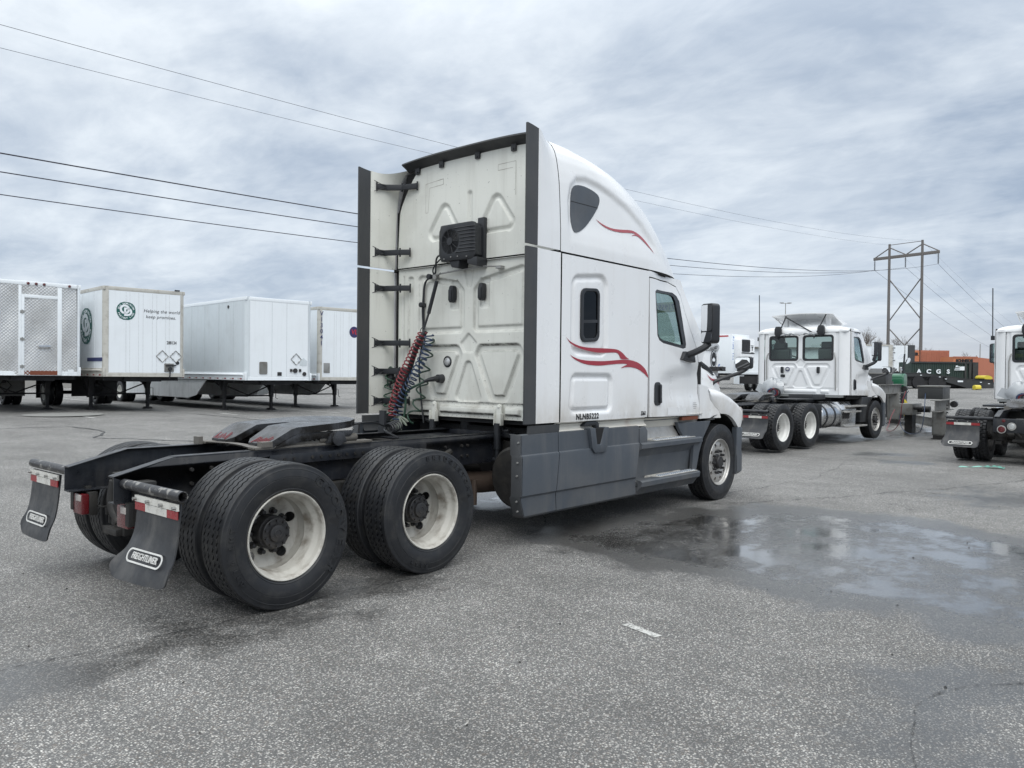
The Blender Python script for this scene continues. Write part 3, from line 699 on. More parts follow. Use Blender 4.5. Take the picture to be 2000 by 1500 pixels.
        if u < .55:
            q = u/.55; z = zb+(z1-.09-zb)*q; y = oy-.022*(1-q)**2+.0*q; 
        else:
            q = (u-.55)/.45; a = q*pi/2; z = z1-.09+.10*sin(a)+.03*q; y = iy+(oy-iy)*(cos(a)**.75 if q < 1 else 0)
        if j == 0: y -= .0
        return (x+dxw-.03*(1-ss((z-1.1)/.3))*(1-ss((x-6.0)/.2))*0, -y, z)
    mb.grid(NS, NC, ff)
    lip = [ff(i, 0) for i in range(NS)]; mb.grid(NS, 2, lambda i, j: (lip[i][0], lip[i][1]+.05*j, lip[i][2]+.0*j))
    both(mb, 'fender', 'white_paint', P, angle=50)
    mb = MB(); K = 20  # wheel well liner
    def wf(i, j):
        a = radians(-12+204*i/(K-1)); r = .635; return (6.447+dxw-r*cos(a), -1.19+.5*j, .49+r*sin(a)*1.0)
    mb.grid(K, 2, wf); both(mb, 'wheel_well', 'black_gap', P)
    mb = MB(); mb.box(5.95+dxw, 7.2+dxw, -.68, .68, .62, 1.42); mb.build('engine_block', 'black_gap', P)
    # bumper corner, wraps round the nose
    mb = MB(); pl = chaik([(6.86, -1.215), (7.02, -1.215), (7.13, -1.17), (7.25, -1.02), (7.40, -.75), (7.50, -.4), (7.53, 0)], 2)
    pl = pl+[(x, -y) for x, y in pl[::-1][1:]]
    zs = [.30, .33, .55, .62, .90, .925]
    offs = [.05, 0, 0, .012, .0, .02]
    def bf(i, j):
        x, y = pl[i]; k = offs[j]; return (x-k*.6+dxw+.0-(.05*(zs[j]-.3) if abs(y) > 1.1 else 0)*0, y*(1-k*.4), zs[j])
    mb.grid(len(pl), len(zs), bf); mb.grid(len(pl), len(zs), lambda i, j: (bf(i, j)[0]-.04 if abs(pl[i][1]) < 1.1 else bf(i, j)[0]-.0, bf(i, j)[1]*.965, zs[j]))
    for sgn in (-1, 1): mb.box(6.85+dxw, 6.875+dxw, min(sgn*1.215, sgn*1.15), max(sgn*1.215, sgn*1.15), .30, .925)
    mb.build('bumper', 'grey_plastic', P)
    mb = MB(); pts = [ff(NS-3, j) for j in range(2, 9)]
    mb.prism([(7.02, 1.02), (7.13, 1.0), (7.11, 1.16), (7.05, 1.20)], 'y', -1.20, -1.0, Matrix.Translation((dxw+.012, .02, 0))); both(mb, 'headlight', 'lens_clear', P, bevel=.02)
    # door mirrors
    for s in (-1, 1):
        Mm = Matrix.Translation((5.62+dx, s*1.40, 2.235)) @ Matrix.Rotation(radians(s*20), 4, 'Z')
        mb = MB(); prof = smoothpoly([(-.105, -.235), (.105, -.235), (.105, .235), (-.105, .235)], 2)
        mb.prism(rrect(-.105, .105, -.24, .24, .045, 4), 'x', -.02, .10, Mm); h = mb.build('mirror_housing', 'black_plastic', P, bevel=.018, seg=3)
        mb = MB(); mb.prism(rrect(-.088, .088, -.09, .222, .03, 4), 'x', -.026, -.015, Mm); mb.build('mirror_glass', 'mirror_glass', h)
        mb = MB(); mb.prism(rrect(-.088, .088, -.222, -.105, .03, 4), 'x', -.028, -.015, Mm); mb.build('convex_glass', 'mirror_glass', h)
        mb = MB(); mb.tube(chaik([(5.66+dx, s*1.40, 2.0), (5.60+dx, s*1.36, 1.94), (5.52+dx, s*1.24, 1.87), (5.50+dx, s*1.14, 1.84)], 2), [.04]*1+[.042]*11+[.05]*1 if False else .04, 10); mb.build('mirror_arm', 'black_plastic', P)
        mb = MB(); mb.prism([(5.36, 1.80), (5.44, 1.90), (5.66, 1.885), (5.70, 1.765)], 'y', s*1.115, s*1.215, Matrix.Translation((dx, 0, 0))); mb.build('mirror_base', 'black_plastic', P, bevel=.02)
        Mh = Matrix.Translation((6.98+dxw, s*1.235, 1.79)) @ Matrix.Rotation(radians(s*10), 4, 'Z')
        mb = MB(); mb.prism(rrect(-.122, .122, -.082, .082, .035, 4), 'x', -.01, .06, Mh); h = mb.build('hood_mirror_housing', 'black_plastic', P, bevel=.014)
        mb = MB(); mb.prism(rrect(-.112, .112, -.072, .072, .03, 4), 'x', -.017, -.004, Mh); mb.build('hood_mirror_glass', 'mirror_glass', h)
        mb = MB(); mb.tube(chaik([(7.02+dxw, s*1.30, 1.74), (6.98+dxw, s*1.22, 1.66), (6.86+dxw, s*1.02, 1.585), (6.74+dxw, s*.90, 1.52), (6.74+dxw, s*.90, 1.42)], 2), .026, 10); mb.build('hood_mirror_arm', 'black_plastic', P)
    for s in (-1, 1): wheel(P, 6.447+dxw, s*1.055, s, T_RIB, R_ALU, H_STEER, N_STEER if s < 0 else None)
    mb = MB(); mb.cyl((6.447+dxw, 0, .44), .06, -1.0, 1.0, 'y', 14); mb.box(5.7+dxw, 7.2+dxw, -.47, -.37, .40, .47); mb.box(5.7+dxw, 7.2+dxw, .37, .47, .40, .47)
    mb.build('front_axle', 'under_steel', P)
def acos_(v): return math.acos(v)

def build_chassis(P, xend, day=False):
    """rails, rear suspension, drive axles, fifth wheel, mud flaps, tail lights"""
    for s in (-1, 1):
        mb = MB(); o, i = s*.43, s*.34
        prof = [(-.825, .72), (-.41, .72), (xend, .72), (xend, .99), (-.41, .99), (-.825, .885)]
        mb.prism(prof, 'y', o, o-s*.009)
        def fl(z0, z1, x0, x1, t): mb.add([(x0, o, z0), (x1, o, z1), (x1, i, z1), (x0, i, z0), (x0, o, z0+t), (x1, o, z1+t), (x1, i, z1+t), (x0, i, z0+t)], [(0, 1, 2, 3), (7, 6, 5, 4), (0, 4, 5, 1), (1, 5, 6, 2), (2, 6, 7, 3), (3, 7, 4, 0)])
        fl(.885, .99, -.825, -.41, .010); fl(.99, .99, -.41, xend, .010); fl(.71, .71, -.825, xend, .010)
        r = mb.build('frame_rail', 'frame_steel', P, bevel=.002)
        bm_ = MB()
        for x in list(np.arange(.45, 1.9, .085))+[-.3, -.15, 2.2, 2.42, 2.5]:
            for z in ((.916,) if .4 < x < 1.95 else (.80, .90)):
                if random.random() < .55 or x > 2 or x < 0: bm_.cyl((x, o, z), .014, 0, s*.022, 'y', 6)
        stuff(bm_.build('bolts', 'under_steel', r))
        mb = MB(); mb.box(.32, 1.95, min(o+s*.002, o+s*.014), max(o+s*.002, o+s*.014), .875, .955); mb.build('slider_bracket', 'frame_steel', P, bevel=.003)
    for x in (-.42, .66, 1.98, 3.3, 4.6):
        if x < xend: mb = MB(); mb.box(x-.05, x+.05, -.42, .42, .73, .83 if x < 0 else .95); mb.build('cross_member', 'under_steel', P)
    mb = MB()
    for ax in (0, 1.32):
        mb.cyl((ax, 0, .49), .085, -.72, .72, 'y', 16); mb.lathe([(-.26, .05), (-.2, .19), (0, .235), (.2, .19), (.26, .05)], (ax, 0, .50), 'x', 20)
        for s in (-1, 1):
            mb.box(ax-.55, ax+.12, s*.40-.05, s*.40+.05, .36, .42); mb.cyl((ax-.38, s*.42, 0), .13, .43, .70, 'z', 16); mb.cyl((ax-.38, s*.42, 0), .15, .50, .56, 'z', 16)
            mb.box(ax+.38, ax+.56, s*.36-.04, s*.36+.06, .34, .74); mb.tube([(ax-.1, s*.52, .45), (ax-.02, s*.50, .86)], .035, 10); mb.tube([(ax+.22, s*.60, .62), (ax+.36, s*.60, .62)], .085, 14)
            mb.tube([(ax+.15, s*.30, .6), (ax+.6, s*.12, .75)], .03, 8)
    mb.tube([(1.5, 0, .55), (xend-.2, 0, .66)], .055, 12); mb.tube([(.25, 0, .5), (1.1, 0, .52)], .05, 12)
    ax_ = mb.build('drive_axle', 'under_steel', P)
    mb = MB(); mb.tube(chaik([(1.9, -.62, .80), (2.05, -.55, .83), (2.2, -.5, .86)], 1), .03, 8); mb.tube([(1.62, -.60, .80), (1.86, -.60, .80)], .075, 14); mb.tube([(1.86, -.60, .80), (1.90, -.60, .80)], .05, 10)
    mb.tube([(.15, -.50, .80), (.4, -.50, .80)], .06, 12); both(mb, 'brake_chamber', 'under_steel', P)
    # brackets at the tail
    mb = MB(); mb.box(-.72, -.60, -.56, -.44, .60, .86); mb.prism([(-.76, .56), (-.60, .56), (-.56, .72), (-.76, .72)], 'y', -.50, -.44); both(mb, 'flap_bracket', 'under_steel', P, bevel=.01)
    mb = MB(); mb.box(-.62, -.50, -.10, .12, .42, .86); mb.tube(chaik([(-.60, .12, .80), (-.62, .14, .62), (-.60, .02, .50)], 2), .035, 8); mb.box(-.66, -.52, -.06, .16, .42, .47)
    mb.build('tow_hook', 'under_steel', P, bevel=.015)
    for s in (-1, 1):
        mb = MB(); L = 1.255 if not day else 1.24
        mb.lathe([(0, .033), (L-.45, .033), (L-.45, .028), (0.01, .028)], (-.765, s*.45, .846), 'y', 20, M=None) if s > 0 else mb.lathe([(0, .033), (-(L-.45), .033), (-(L-.45), .028), (-.01, .028)], (-.765, -.45, .846), 'y', 20)
        mb.build('flap_hanger', 'scraped_tube' if not day else 'frame_steel', P)
        mb = MB(); na, nb = 29, 22; y0, y1 = .665, 1.235
        def ff(i, j):
            u, v = i/(na-1), j/(nb-1); a = abs(u-.5)*2
            w = 1.0+(.05 if not day else .12)*ss((v-.45)/.5); y = (y0+y1)/2+(u-.5)*(y1-y0)*w
            zz = .80-.50*v; c = ss((v-.35)/.65)*v; inner = 1-u
            x = -.768-.05*v-c*((.04+(.085*inner if s < 0 else .0)) if not day else .20)-.012*sin(u*pi)*v
            zz += .07*(1-sqrt(max(0, 1-max(0, (a-.72)/.28)**2)))*ss((v-.6)/.4)
            return (x, s*y, zz)
        def ft(i, j): x, y, z = ff(i, j); return (x+.010, y, z)
        mb.grid(na, nb, ff); mb.grid(na, nb, ft)
        for i in range(na-1): mb.add([ff(i, nb-1), ff(i+1, nb-1), ft(i+1, nb-1), ft(i, nb-1)], [(0, 1, 2, 3)])
        for i in (0, na-1):
            for j in range(nb-1): mb.add([ff(i, j), ff(i, j+1), ft(i, j+1), ft(i, j)], [(0, 1, 2, 3)])
        fl = mb.build('mud_flap', 'flap_rubber', P, angle=60)
        zt0, zt1 = .708, .757; xx = -.790
        for (a, b, mt, nm) in ((y0, y0+.145, 'tape_red', 'red_reflector'), (y0+.145, y0+.435, 'tape_white', 'white_reflector'), (y0+.435, y1, 'tape_red', 'red_reflector')):
            mb = MB(); mb.box(xx, xx+.006, min(s*a, s*b), max(s*a, s*b), zt0, zt1); mb.build(nm, mt, fl)
        mb = MB(); mb.box(xx-.002, xx+.012, min(s*y0, s*y1), max(s*y0, s*y1), .760, .80); mb.build('clamp_strip', 'tape_white' if not day else 'black_plastic', fl)
        mb = MB()
        for b in (.02, .2, .38, .55): mb.cyl((xx-.002, s*(y0+b), .778), .011, -.022, 0, 'x', 6)
        mb.build('bolts', 'galvanised', fl)
        # logo badge follows the flap slope
        v = .80; pass
        rtv = Vector((0, -1, 0)); a_, b_ = Vector(ff(3, 15)), Vector(ff(25, 15))
        rtv = (a_-b_).normalized(); rtv = rtv if rtv.y < 0 else -rtv
        ctr = Vector(ff(14, 15)) if not day else Vector(ff(14, 18)); ctr2 = Vector(ff(14, 13)) if not day else Vector(ff(14, 16)); upv = (ctr2-ctr).normalized()
        n_ = rtv.cross(upv).normalized(); n_ = n_ if n_.x < 0 else -n_
        F = frame(ctr+n_*.010, rtv, upv)
        mb = MB(); 
        o1, i1 = rrect(-.205, .205, -.045, .045, .044, 6), rrect(-.192, .192, -.034, .034, .033, 6)
        k = len(o1); mb.add([(a, b, .0) for a, b in o1]+[(a, b, .0) for a, b in i1]+[(a, b, .003) for a, b in o1]+[(a, b, .003) for a, b in i1], [(j, (j+1) % k, k+(j+1) % k, k+j) for j in range(k)]+[(2*k+j, 3*k+j, 3*k+(j+1) % k, 2*k+(j+1) % k) for j in range(k)]+[(j, 2*k+j, 2*k+(j+1) % k, (j+1) % k) for j in range(k)], F)
        text(mb, 'FREIGHTLINER', .058, F, .003, .0006, sx=.78, shear=.12)
        mb.build('logo', 'logo_white', fl)
    if not day:
        for s in (-1, 1):
            mb = MB(); mb.box(-.755, -.70, s*.385-.085, s*.385+.085, .54, .69) if s < 0 else mb.box(-.755, -.70, .30, .465, .54, .69)
            l = mb.build('tail_light', 'lens_red', P, bevel=.012)
            yy = -.385 if s < 0 else .383
            mb = MB(); mb.box(-.762, -.752, yy-.075, yy+.01, .64, .685); mb.build('reverse_lens', 'lens_clear', l, bevel=.003)
            mb = MB(); mb.box(-.70, -.64, yy-.08, yy+.08, .53, .70); mb.box(-.70, -.66, yy-.02, yy+.02, .68, .74); mb.tube(chaik([(-.66, yy-.03, .60), (-.60, yy-.2*s*0-.10, .58), (-.58, 0.2*s, .62)], 2), .008, 6); mb.build('light_bracket', 'under_steel', P, bevel=.008)
    else:
        mb = MB(); mb.box(-.84, -.80, -.44, .44, .60, .86); mb.build('rear_cross_member', 'frame_steel', P, bevel=.01)
        for y, z, r, m in ((.30, .66, .06, 'lens_red'), (.14, .72, .058, 'lens_pale'), (-.14, .72, .058, 'lens_pale'), (-.30, .66, .06, 'lens_red')):
            mb = MB(); mb.lathe([(0, r+.014), (-.014, r+.014), (-.016, r), (-.006, r)], (-.84, y, z), 'x', 24); l = mb.build('light_ring', 'aluminium', P)
            mb = MB(); mb.lathe([(-.006, r), (-.018, r*.8), (-.02, .0001)], (-.84, y, z), 'x', 24); mb.build('tail_light', m, l)
        for y in (.27, -.27):
            mb = MB(); mb.lathe([(0, .03), (-.01, .028), (-.012, .0001)], (-.84, y, .82), 'x', 16); mb.build('marker_light', 'lens_red', P)
    # fifth wheel
    mb = MB()
    QX = lambda x: .30+(x-.37)*.90
    out = [(.37, .40), (.37, .17), (.42, .115), (.62, .085), (.86, .035), (.91, .0), (.86, -.035), (.62, -.085), (.42, -.115), (.37, -.17), (.37, -.40), (.42, -.44), (.72, -.457), (1.05, -.457), (1.25, -.42), (1.40, -.31), (1.48, -.16), (1.50, 0), (1.48, .16), (1.40, .31), (1.25, .42), (1.05, .457), (.72, .457), (.42, .44)]
    out = [(QX(a), b) for a, b in out]
    zf = lambda x, y: 1.160+.055*max(0, x-.53)-.120*min(1, max(0, (.53-x)/.23))
    panel(mb, out, [], .05, lambda a, b: (a, b, zf(a, b)), (0, 0, -.055))
    f5 = mb.build('fifth_wheel_plate', 'grease_plate', P, angle=35)
    for s in (-1, 1):
        mb = MB(); mb.prism([(.34, 1.0), (.56, 1.115), (1.12, 1.115), (1.08, 1.07), (.8, 1.06), (.6, 1.045)], 'y', s*.452, s*.42); mb.cyl((.93, s*.42, 1.055), .06, -.07, .07, 'y', 18)
        mb.prism([(.83, 1.02), (1.03, 1.02), (1.0, 1.10), (.86, 1.10)], 'y', s*.468, s*.35); mb.tube([(.93, s*.465, 1.055), (.93, s*.485, 1.055)], .022, 10)
        mb.build('plate_bracket', 'grease_plate', f5, bevel=.006)
    if not day:
        mb = MB()
        for s in (-1, 1):
            for k in range(7): yk = .20+.03*k; xa_ = .31+random.uniform(-.01, .01); xb_ = .37+random.uniform(-.03, .03); mb.tube([(xa_, s*yk, zf(xa_, 0)+.002), (xb_, s*(yk+.02), zf(xb_, 0)+.001)], .003, 4)
        stuff(mb.build('red_grease_marks', 'marker_red', f5))
    for s in (-1, 1):
        mb = MB(); mb.box(.20, 1.32, s*.385-.055, s*.385+.055, 1.002, 1.022); mb.box(.34, .80, s*.41-.02, s*.41+.02, 1.022, 1.045)
        for k in range(10): mb.box(.36+.042*k, .378+.042*k, s*.41-.03, s*.41+.03, 1.045, 1.058)
        mb.tube([(.78, s*.41, 1.052), (1.16, s*.41, 1.052)], .033, 12); mb.build('slide_rail', 'rail_dirty', P, bevel=.003)
    mb = MB(); mb.grid(12, 2, lambda i, j: (.27-.08*j+.05*sin(pi*i/11), -.43+.86*i/11, 1.012+.012*sin(pi*i/11)))
    mb.grid(12, 2, lambda i, j: (.27-.08*j+.05*sin(pi*i/11), -.43+.86*i/11, 1.003+.012*sin(pi*i/11))); mb.box(.16, .2, .36, .44, 1.0, 1.06); mb.box(.25, .34, -.45, -.38, 1.02, 1.06)
    mb.build('ramp_strip', 'rail_dirty', P)
    for ax, ta in ((0, T_RIB_A), (1.32, T_RIB_B)):
        for s in (-1, 1):
            if day: wheel(P, ax, s*1.07, s, T_LUG, R_WHITE, H_DRIVE); wheel(P, ax, s*.745, -s, T_LUG, R_INNER)
            else:
                wheel(P, ax, s*1.07, s, ta if s < 0 else T_RIB, R_CREAM, H_DRIVE, N_DRIVE if s < 0 else None); wheel(P, ax, s*.745, -s, T_RIB, R_INNER)

def ring_emboss(H, Y, Z, P, r, depth, w=.022, inner=None, idepth=None, iw=.018):
    w *= .72; iw *= .75
    """press a rounded polygon into the height field H (positive = into the cab)"""
    depth *= 1.35; idepth = idepth*1.35 if idepth else None
    d = sdf(P, Y, Z)-r; H += depth*smooth(-d/w)
    if inner: H -= (idepth or depth*.75)*smooth(-(d+inner)/iw)
    return H
def smooth(a): a = np.clip(a, 0, 1); return a*a*(3-2*a)
def back_wall_field(Y, Z, upper=False, day=False):
    H = np.zeros(Y.shape)
    if upper:
        for s in (-1, 1): ring_emboss(H, Y, Z, [(s*.38, 3.36), (s*.24, 3.14), (s*.54, 3.14)] if s < 0 else [(s*.38, 3.36), (s*.24, 3.14), (s*.54, 3.14)], .09, .020, inner=.045)
        ring_emboss(H, Y, Z, [(-.002, 3.18), (.002, 3.18), (.002, 3.50), (-.002, 3.50)], .035, .016); return H
    for s in (-1, 1):
        if not day:
            P = [(s*.20, 2.54), (s*.73, 2.63), (s*.73, 2.10), (s*.13, 2.10), (s*.13, 2.47)]
            ring_emboss(H, Y, Z, P, .065, .018, inner=.055, idepth=.012)
            ring_emboss(H, Y, Z, [(s*.175, 2.31), (s*.265, 2.31), (s*.265, 2.585), (s*.175, 2.585)], .018, .012, w=.01)
        T = [(s*.19, 1.84), (s*.67, 1.84), (s*.69, 1.80), (s*.50, 1.38), (s*.36, 1.38), (s*.17, 1.80)]
        ring_emboss(H, Y, Z, T, .075, .024 if not day else .016, w=.03 if not day else .022, inner=.07, idepth=.020 if not day else .014)
        ring_emboss(H, Y, Z, [(s*.90, 1.32), (s*.93, 1.32), (s*.93, 2.66), (s*.90, 2.66)], .03, .016, w=.014)
        ring_emboss(H, Y, Z, [(s*1.03, 1.2), (s*1.04, 1.2), (s*1.04, 2.7), (s*1.03, 2.7)], .01, .008, w=.014)
    ring_emboss(H, Y, Z, [(0, 1.68), (-.13, 1.36), (.13, 1.36)], .06, .016, w=.02)
    ring_emboss(H, Y, Z, [(0, 2.0), (-.09, 1.92), (-.05, 1.85), (.05, 1.85), (.09, 1.92)], .03, .012, w=.016)
    if not day: ring_emboss(H, Y, Z, [(0, 2.55), (-.03, 2.70), (.03, 2.70)], .04, .010, w=.016)
    H += .010*smooth((1.305-Z)/.012)
    for a, b in ((.50, .74), (-.43, .43), (-.74, -.52)): H -= .030*smooth(np.minimum(np.minimum(Y-a, b-Y)/.025, np.minimum(Z-1.175, 1.262-Z)/.02))
    return H
def wall_grid(mb, xw, z0, z1, hw, top=None, step=.011, upper=False, day=False, holes=None):
    ny, nz = int(2*1.1/step), int((z1-z0)/step)
    s_ = np.linspace(-1, 1, ny)[:, None]; zz = np.linspace(z0, z1, nz)[None, :]
    Z = zz*np.ones_like(s_)
    Wd = np.array([[hw(z) for z in zz[0]]]); Y = s_*Wd
    if top: Z = z0+(Z-z0)*((top(Y)-z0)/(z1-z0))
    H = back_wall_field(Y, Z, upper, day)
    edge = np.clip((np.abs(s_)-.96)/.04, 0, 1)*np.ones_like(Z); Xw = xw+H+.05*edge**2
    vs = np.stack([Xw, Y, Z], -1).reshape(-1, 3); idx = np.arange(ny*nz).reshape(ny, nz)
    F = np.stack([idx[:-1, :-1], idx[1:, :-1], idx[1:, 1:], idx[:-1, 1:]], -1).reshape(-1, 4)
    if holes:
        cy, cz = vs[F].mean(1)[:, 1], vs[F].mean(1)[:, 2]; k = np.ones(len(F), bool)
        for h in holes: k &= sdf(h, cy, cz) > 0
        F = F[k]
    mb.add(vs.tolist(), F.tolist())
# ------------------------------------------------------------------ MAIN TRACTOR
T1 = thing('sleeper_truck', 'white high-roof sleeper truck with red swoosh stripes and grey side skirts', 'truck', (0, 0, 0))
build_chassis(T1, 6.9)
build_front(T1, 0.0, 0.0)
def hw_low(z): return 1.158
LV = [(2.782, 1.212, 5.48), (2.85, 1.212, 5.43), (3.0, 1.21, 5.31), (3.1, 1.205, 5.22), (3.22, 1.20, 5.10), (3.31, 1.195, 5.00), (3.45, 1.185, 4.83), (3.56, 1.17, 4.66), (3.67, 1.15, 4.46), (3.75, 1.125, 4.27), (3.81, 1.09, 4.08), (3.86, 1.04, 3.86), (3.90, .96, 3.62), (3.935, .82, 3.4), (3.96, .58, 3.25), (3.965, .02, 3.05)]
def lv(z):
    for a, b in zip(LV[:-1], LV[1:]):
        if z <= b[0]: t = (z-a[0])/(b[0]-a[0]); return a[1]+(b[1]-a[1])*t, a[2]+(b[2]-a[2])*t
    return LV[-1][1:]
def hw_up(z): w = lv(min(z, 3.88))[0]-.036; return w-.13*ss((z-3.45)/.4)
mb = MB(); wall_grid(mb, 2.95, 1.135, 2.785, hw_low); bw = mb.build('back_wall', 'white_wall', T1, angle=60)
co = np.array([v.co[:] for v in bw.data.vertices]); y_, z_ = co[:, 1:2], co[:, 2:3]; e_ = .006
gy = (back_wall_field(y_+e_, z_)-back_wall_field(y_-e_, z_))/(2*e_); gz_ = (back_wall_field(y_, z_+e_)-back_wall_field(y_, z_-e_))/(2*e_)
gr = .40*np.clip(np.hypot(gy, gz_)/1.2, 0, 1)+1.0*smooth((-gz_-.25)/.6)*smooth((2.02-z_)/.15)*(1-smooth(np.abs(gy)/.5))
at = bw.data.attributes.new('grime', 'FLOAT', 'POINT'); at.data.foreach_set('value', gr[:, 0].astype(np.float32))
mb = MB(); wall_grid(mb, 2.95, 2.800, 3.93, lambda z: hw_up(z), top=lambda Y: 3.945-.05*(np.abs(Y)/.93)**3, step=.0135, upper=True); mb.build('upper_back_wall', 'white_wall', T1, angle=60)
mb = MB(); mb.box(3.01, 3.06, -1.14, 1.14, 1.14, 2.9); mb.box(3.01, 3.06, -1.03, 1.03, 2.9, 3.50); mb.box(2.99, 3.06, -.9, .9, 3.55, 3.88); mb.box(3.0, 4.5, -1.15, 1.15, 1.09, 1.14); mb.box(4.22, 4.26, -1.15, 1.15, 1.1, 2.74); mb.build('wall_backing', 'black_gap', T1)
mb = MB()
for k in range(26): mb.cyl((2.958, -.82+.066*k, 1.288), .003, -.004, .0, 'x', 6); mb.cyl((2.965, -.82+.066*k, 1.153), .0035, -.006, .0, 'x', 6)
stuff(mb.build('rivets', 'hub_dark', T1))
# tape outlines left on the upper wall
mb = MB()
def strip(mb, x, pts, w=.006):
    for (y0, z0), (y1, z1) in zip(pts[:-1], pts[1:]):
        d = Vector((0, y1-y0, z1-z0)).normalized(); n = Vector((0, -d.z, d.y))*w/2
        a, b = Vector((x, y0, z0)), Vector((x, y1, z1)); mb.add([a-n, b-n, b+n, a+n], [(0, 1, 2, 3)])
strip(mb, 2.9485, [(.68, 3.38), (.68, 3.70), (.40, 3.72), (.40, 3.66), (.62, 3.65), (.64, 3.38), (.68, 3.38)])
strip(mb, 2.9485, [(-.64, 3.40), (-.64, 3.74), (-.40, 3.74), (-.40, 3.68), (-.60, 3.68)])
mb.build('tape_residue', 'rim_cream', T1)
# sleeper side panels with pressed recesses
def side_panel(P):
    mb = MB(); na, nb = 96, 96
    A = np.linspace(2.968, 4.560, na)[:, None]*np.ones((1, nb)); B = np.linspace(1.142, 2.762, nb)[None, :]*np.ones((na, 1)); H = np.zeros(A.shape)
    ring_emboss(H, A, B, [(3.25, 1.92), (3.63, 1.92), (3.62, 2.50), (3.25, 2.46)], .13, .020, w=.035, inner=.055, idepth=.010)
    ring_emboss(H, A, B, [(3.19, 1.30), (3.77, 1.30), (3.77, 1.53), (3.21, 1.53)], .085, .022, w=.032, inner=.05, idepth=.016)
    mb.grid(na, nb, lambda i, j: (float(A[i, j]), -(1.22-float(H[i, j])-.004*ss((1.2-B[i, j])/.06)), float(B[i, j])))
    both(mb, 'sleeper_panel', 'white_paint', P, angle=60)
side_panel(T1)
mb = MB(); mb.box(2.97, 4.60, -1.165, -1.155, 1.12, 2.78); both(mb, 'panel_backing', 'black_gap', T1)
for s in (-1, 1):
    mb = MB(); w0 = rrect(3.285, 3.605, 1.925, 2.462, .075, 5); w1 = rrect(3.325, 3.572, 1.96, 2.43, .055, 5)
    fs_ = lambda off: (lambda a, b: (a, -(1.215+off), b+.02*(a-3.3)/.3))
    panel(mb, w0, [w1], .05, fs_(.010), (0, .03, 0)); f = (mb if s < 0 else mb.mirror()).build('sleeper_window', 'black_plastic', T1, bevel=.004)
    mb = MB(); panel(mb, w1, [], .2, fs_(-.004), (0, .004, 0)); (mb if s < 0 else mb.mirror()).build('window_glass', 'glass_dark', f)
    mb = MB(); panel(mb, [(3.325, 2.115), (3.572, 2.115), (3.572, 2.145), (3.325, 2.145)], [], .1, fs_(.006), (0, .02, 0)); (mb if s < 0 else mb.mirror()).build('window_bar', 'black_plastic', f)
# swoosh stripes
def swoosh(pts, surf, name, m, P, side):
    mb = MB(); panel(mb, pts, [], .03, surf); (mb if side < 0 else mb.mirror()).build(name, m, P)
top1, bot1 = chaik([(3.037, 1.967), (3.12, 1.915), (3.32, 1.875), (3.577, 1.876), (3.80, 1.878), (3.953, 1.873), (4.05, 1.835), (4.11, 1.795), (4.175, 1.775)], 2), chaik([(4.175, 1.775), (3.995, 1.772), (3.985, 1.80), (3.95, 1.832), (3.90, 1.842), (3.65, 1.828), (3.50, 1.832), (3.30, 1.855), (3.12, 1.895), (3.037, 1.967)], 2)
top2, bot2 = chaik([(3.065, 1.825), (3.12, 1.785), (3.30, 1.745), (3.644, 1.743), (3.85, 1.755), (4.042, 1.770), (4.20, 1.768), (4.35, 1.745), (4.46, 1.70), (4.525, 1.655), (4.572, 1.570)], 2), chaik([(4.572, 1.570), (4.50, 1.615), (4.37, 1.668), (4.24, 1.69), (4.10, 1.692), (3.992, 1.672), (4.06, 1.700), (4.15, 1.722), (4.04, 1.728), (3.80, 1.712), (3.60, 1.695), (3.364, 1.705), (3.20, 1.745), (3.12, 1.785), (3.065, 1.825)], 2)
def ssurf(a, b): return (a, -(1.2235), b)
for s in (-1, 1):
    swoosh(top1+bot1[1:-1], ssurf, 'red_swoosh', 'decal_red', T1, s); swoosh(top2+bot2[1:-1], ssurf, 'red_swoosh', 'decal_red', T1, s)
mb = MB(); text(mb, 'NLNB5222', .078, frame((3.415, -1.222, 1.185), (1, 0, .0), (0, 0, 1)), .0008, .0024, sx=1.0, sp=1.12); text(mb, '3361', .060, frame((4.475, -1.222, 1.185), (1, 0, 0), (0, 0, 1)), .0008, .002, sx=.85)
mb.build('fleet_number', 'ink_black', T1)
# roof fairing: plan outlines stacked level by level
RZS = list(np.linspace(2.782, 3.80, 58))+[3.81, 3.82, 3.83, 3.84, 3.85, 3.86, 3.87, 3.88, 3.89, 3.90, 3.91, 3.92, 3.93, 3.94, 3.95, 3.957, 3.963, 3.965]
REC = [(3.06, 2.86), (3.06, 3.30), (3.11, 3.46), (3.24, 3.57), (3.42, 3.60), (3.64, 3.58), (3.90, 3.52), (4.17, 3.44), (4.50, 3.30), (4.78, 3.10), (4.96, 2.86)]
def roof_pt(u, z, s=-1):
    """u in 0..1 from the rear edge along the side to the nose centre"""
    w, X1 = lv(z); xs, xf = max(X1-.95, 2.97), X1+.55
    if u < .6: x = 2.955+(xs-2.955)*(u/.6); y = w
    else:
        a = (u-.6)/.4*pi/2; x = xs+(xf-xs)*sin(a)**.9 if False else xs+(xf-xs)*sin(a); y = w*abs(cos(a))**(2/3)
    return x, y
def roof_surf(a, b, off=.0):   # side surface at x=a,z=b
    w, X1 = lv(b); xs, xf = max(X1-.95, 2.97), X1+.55
    y = w if a <= xs else w*(1-min(1, ((a-xs)/(xf-xs))**2))**(1/3)
    h = -.030*float(smooth(-sdf(REC, np.array([a]), np.array([b]))/.075)[0])*ss((b-2.84)/.35)
    return (a, -(y+h+off), b)
mb = MB(); NU = 110
us = [i/(NU-1) for i in range(NU)]
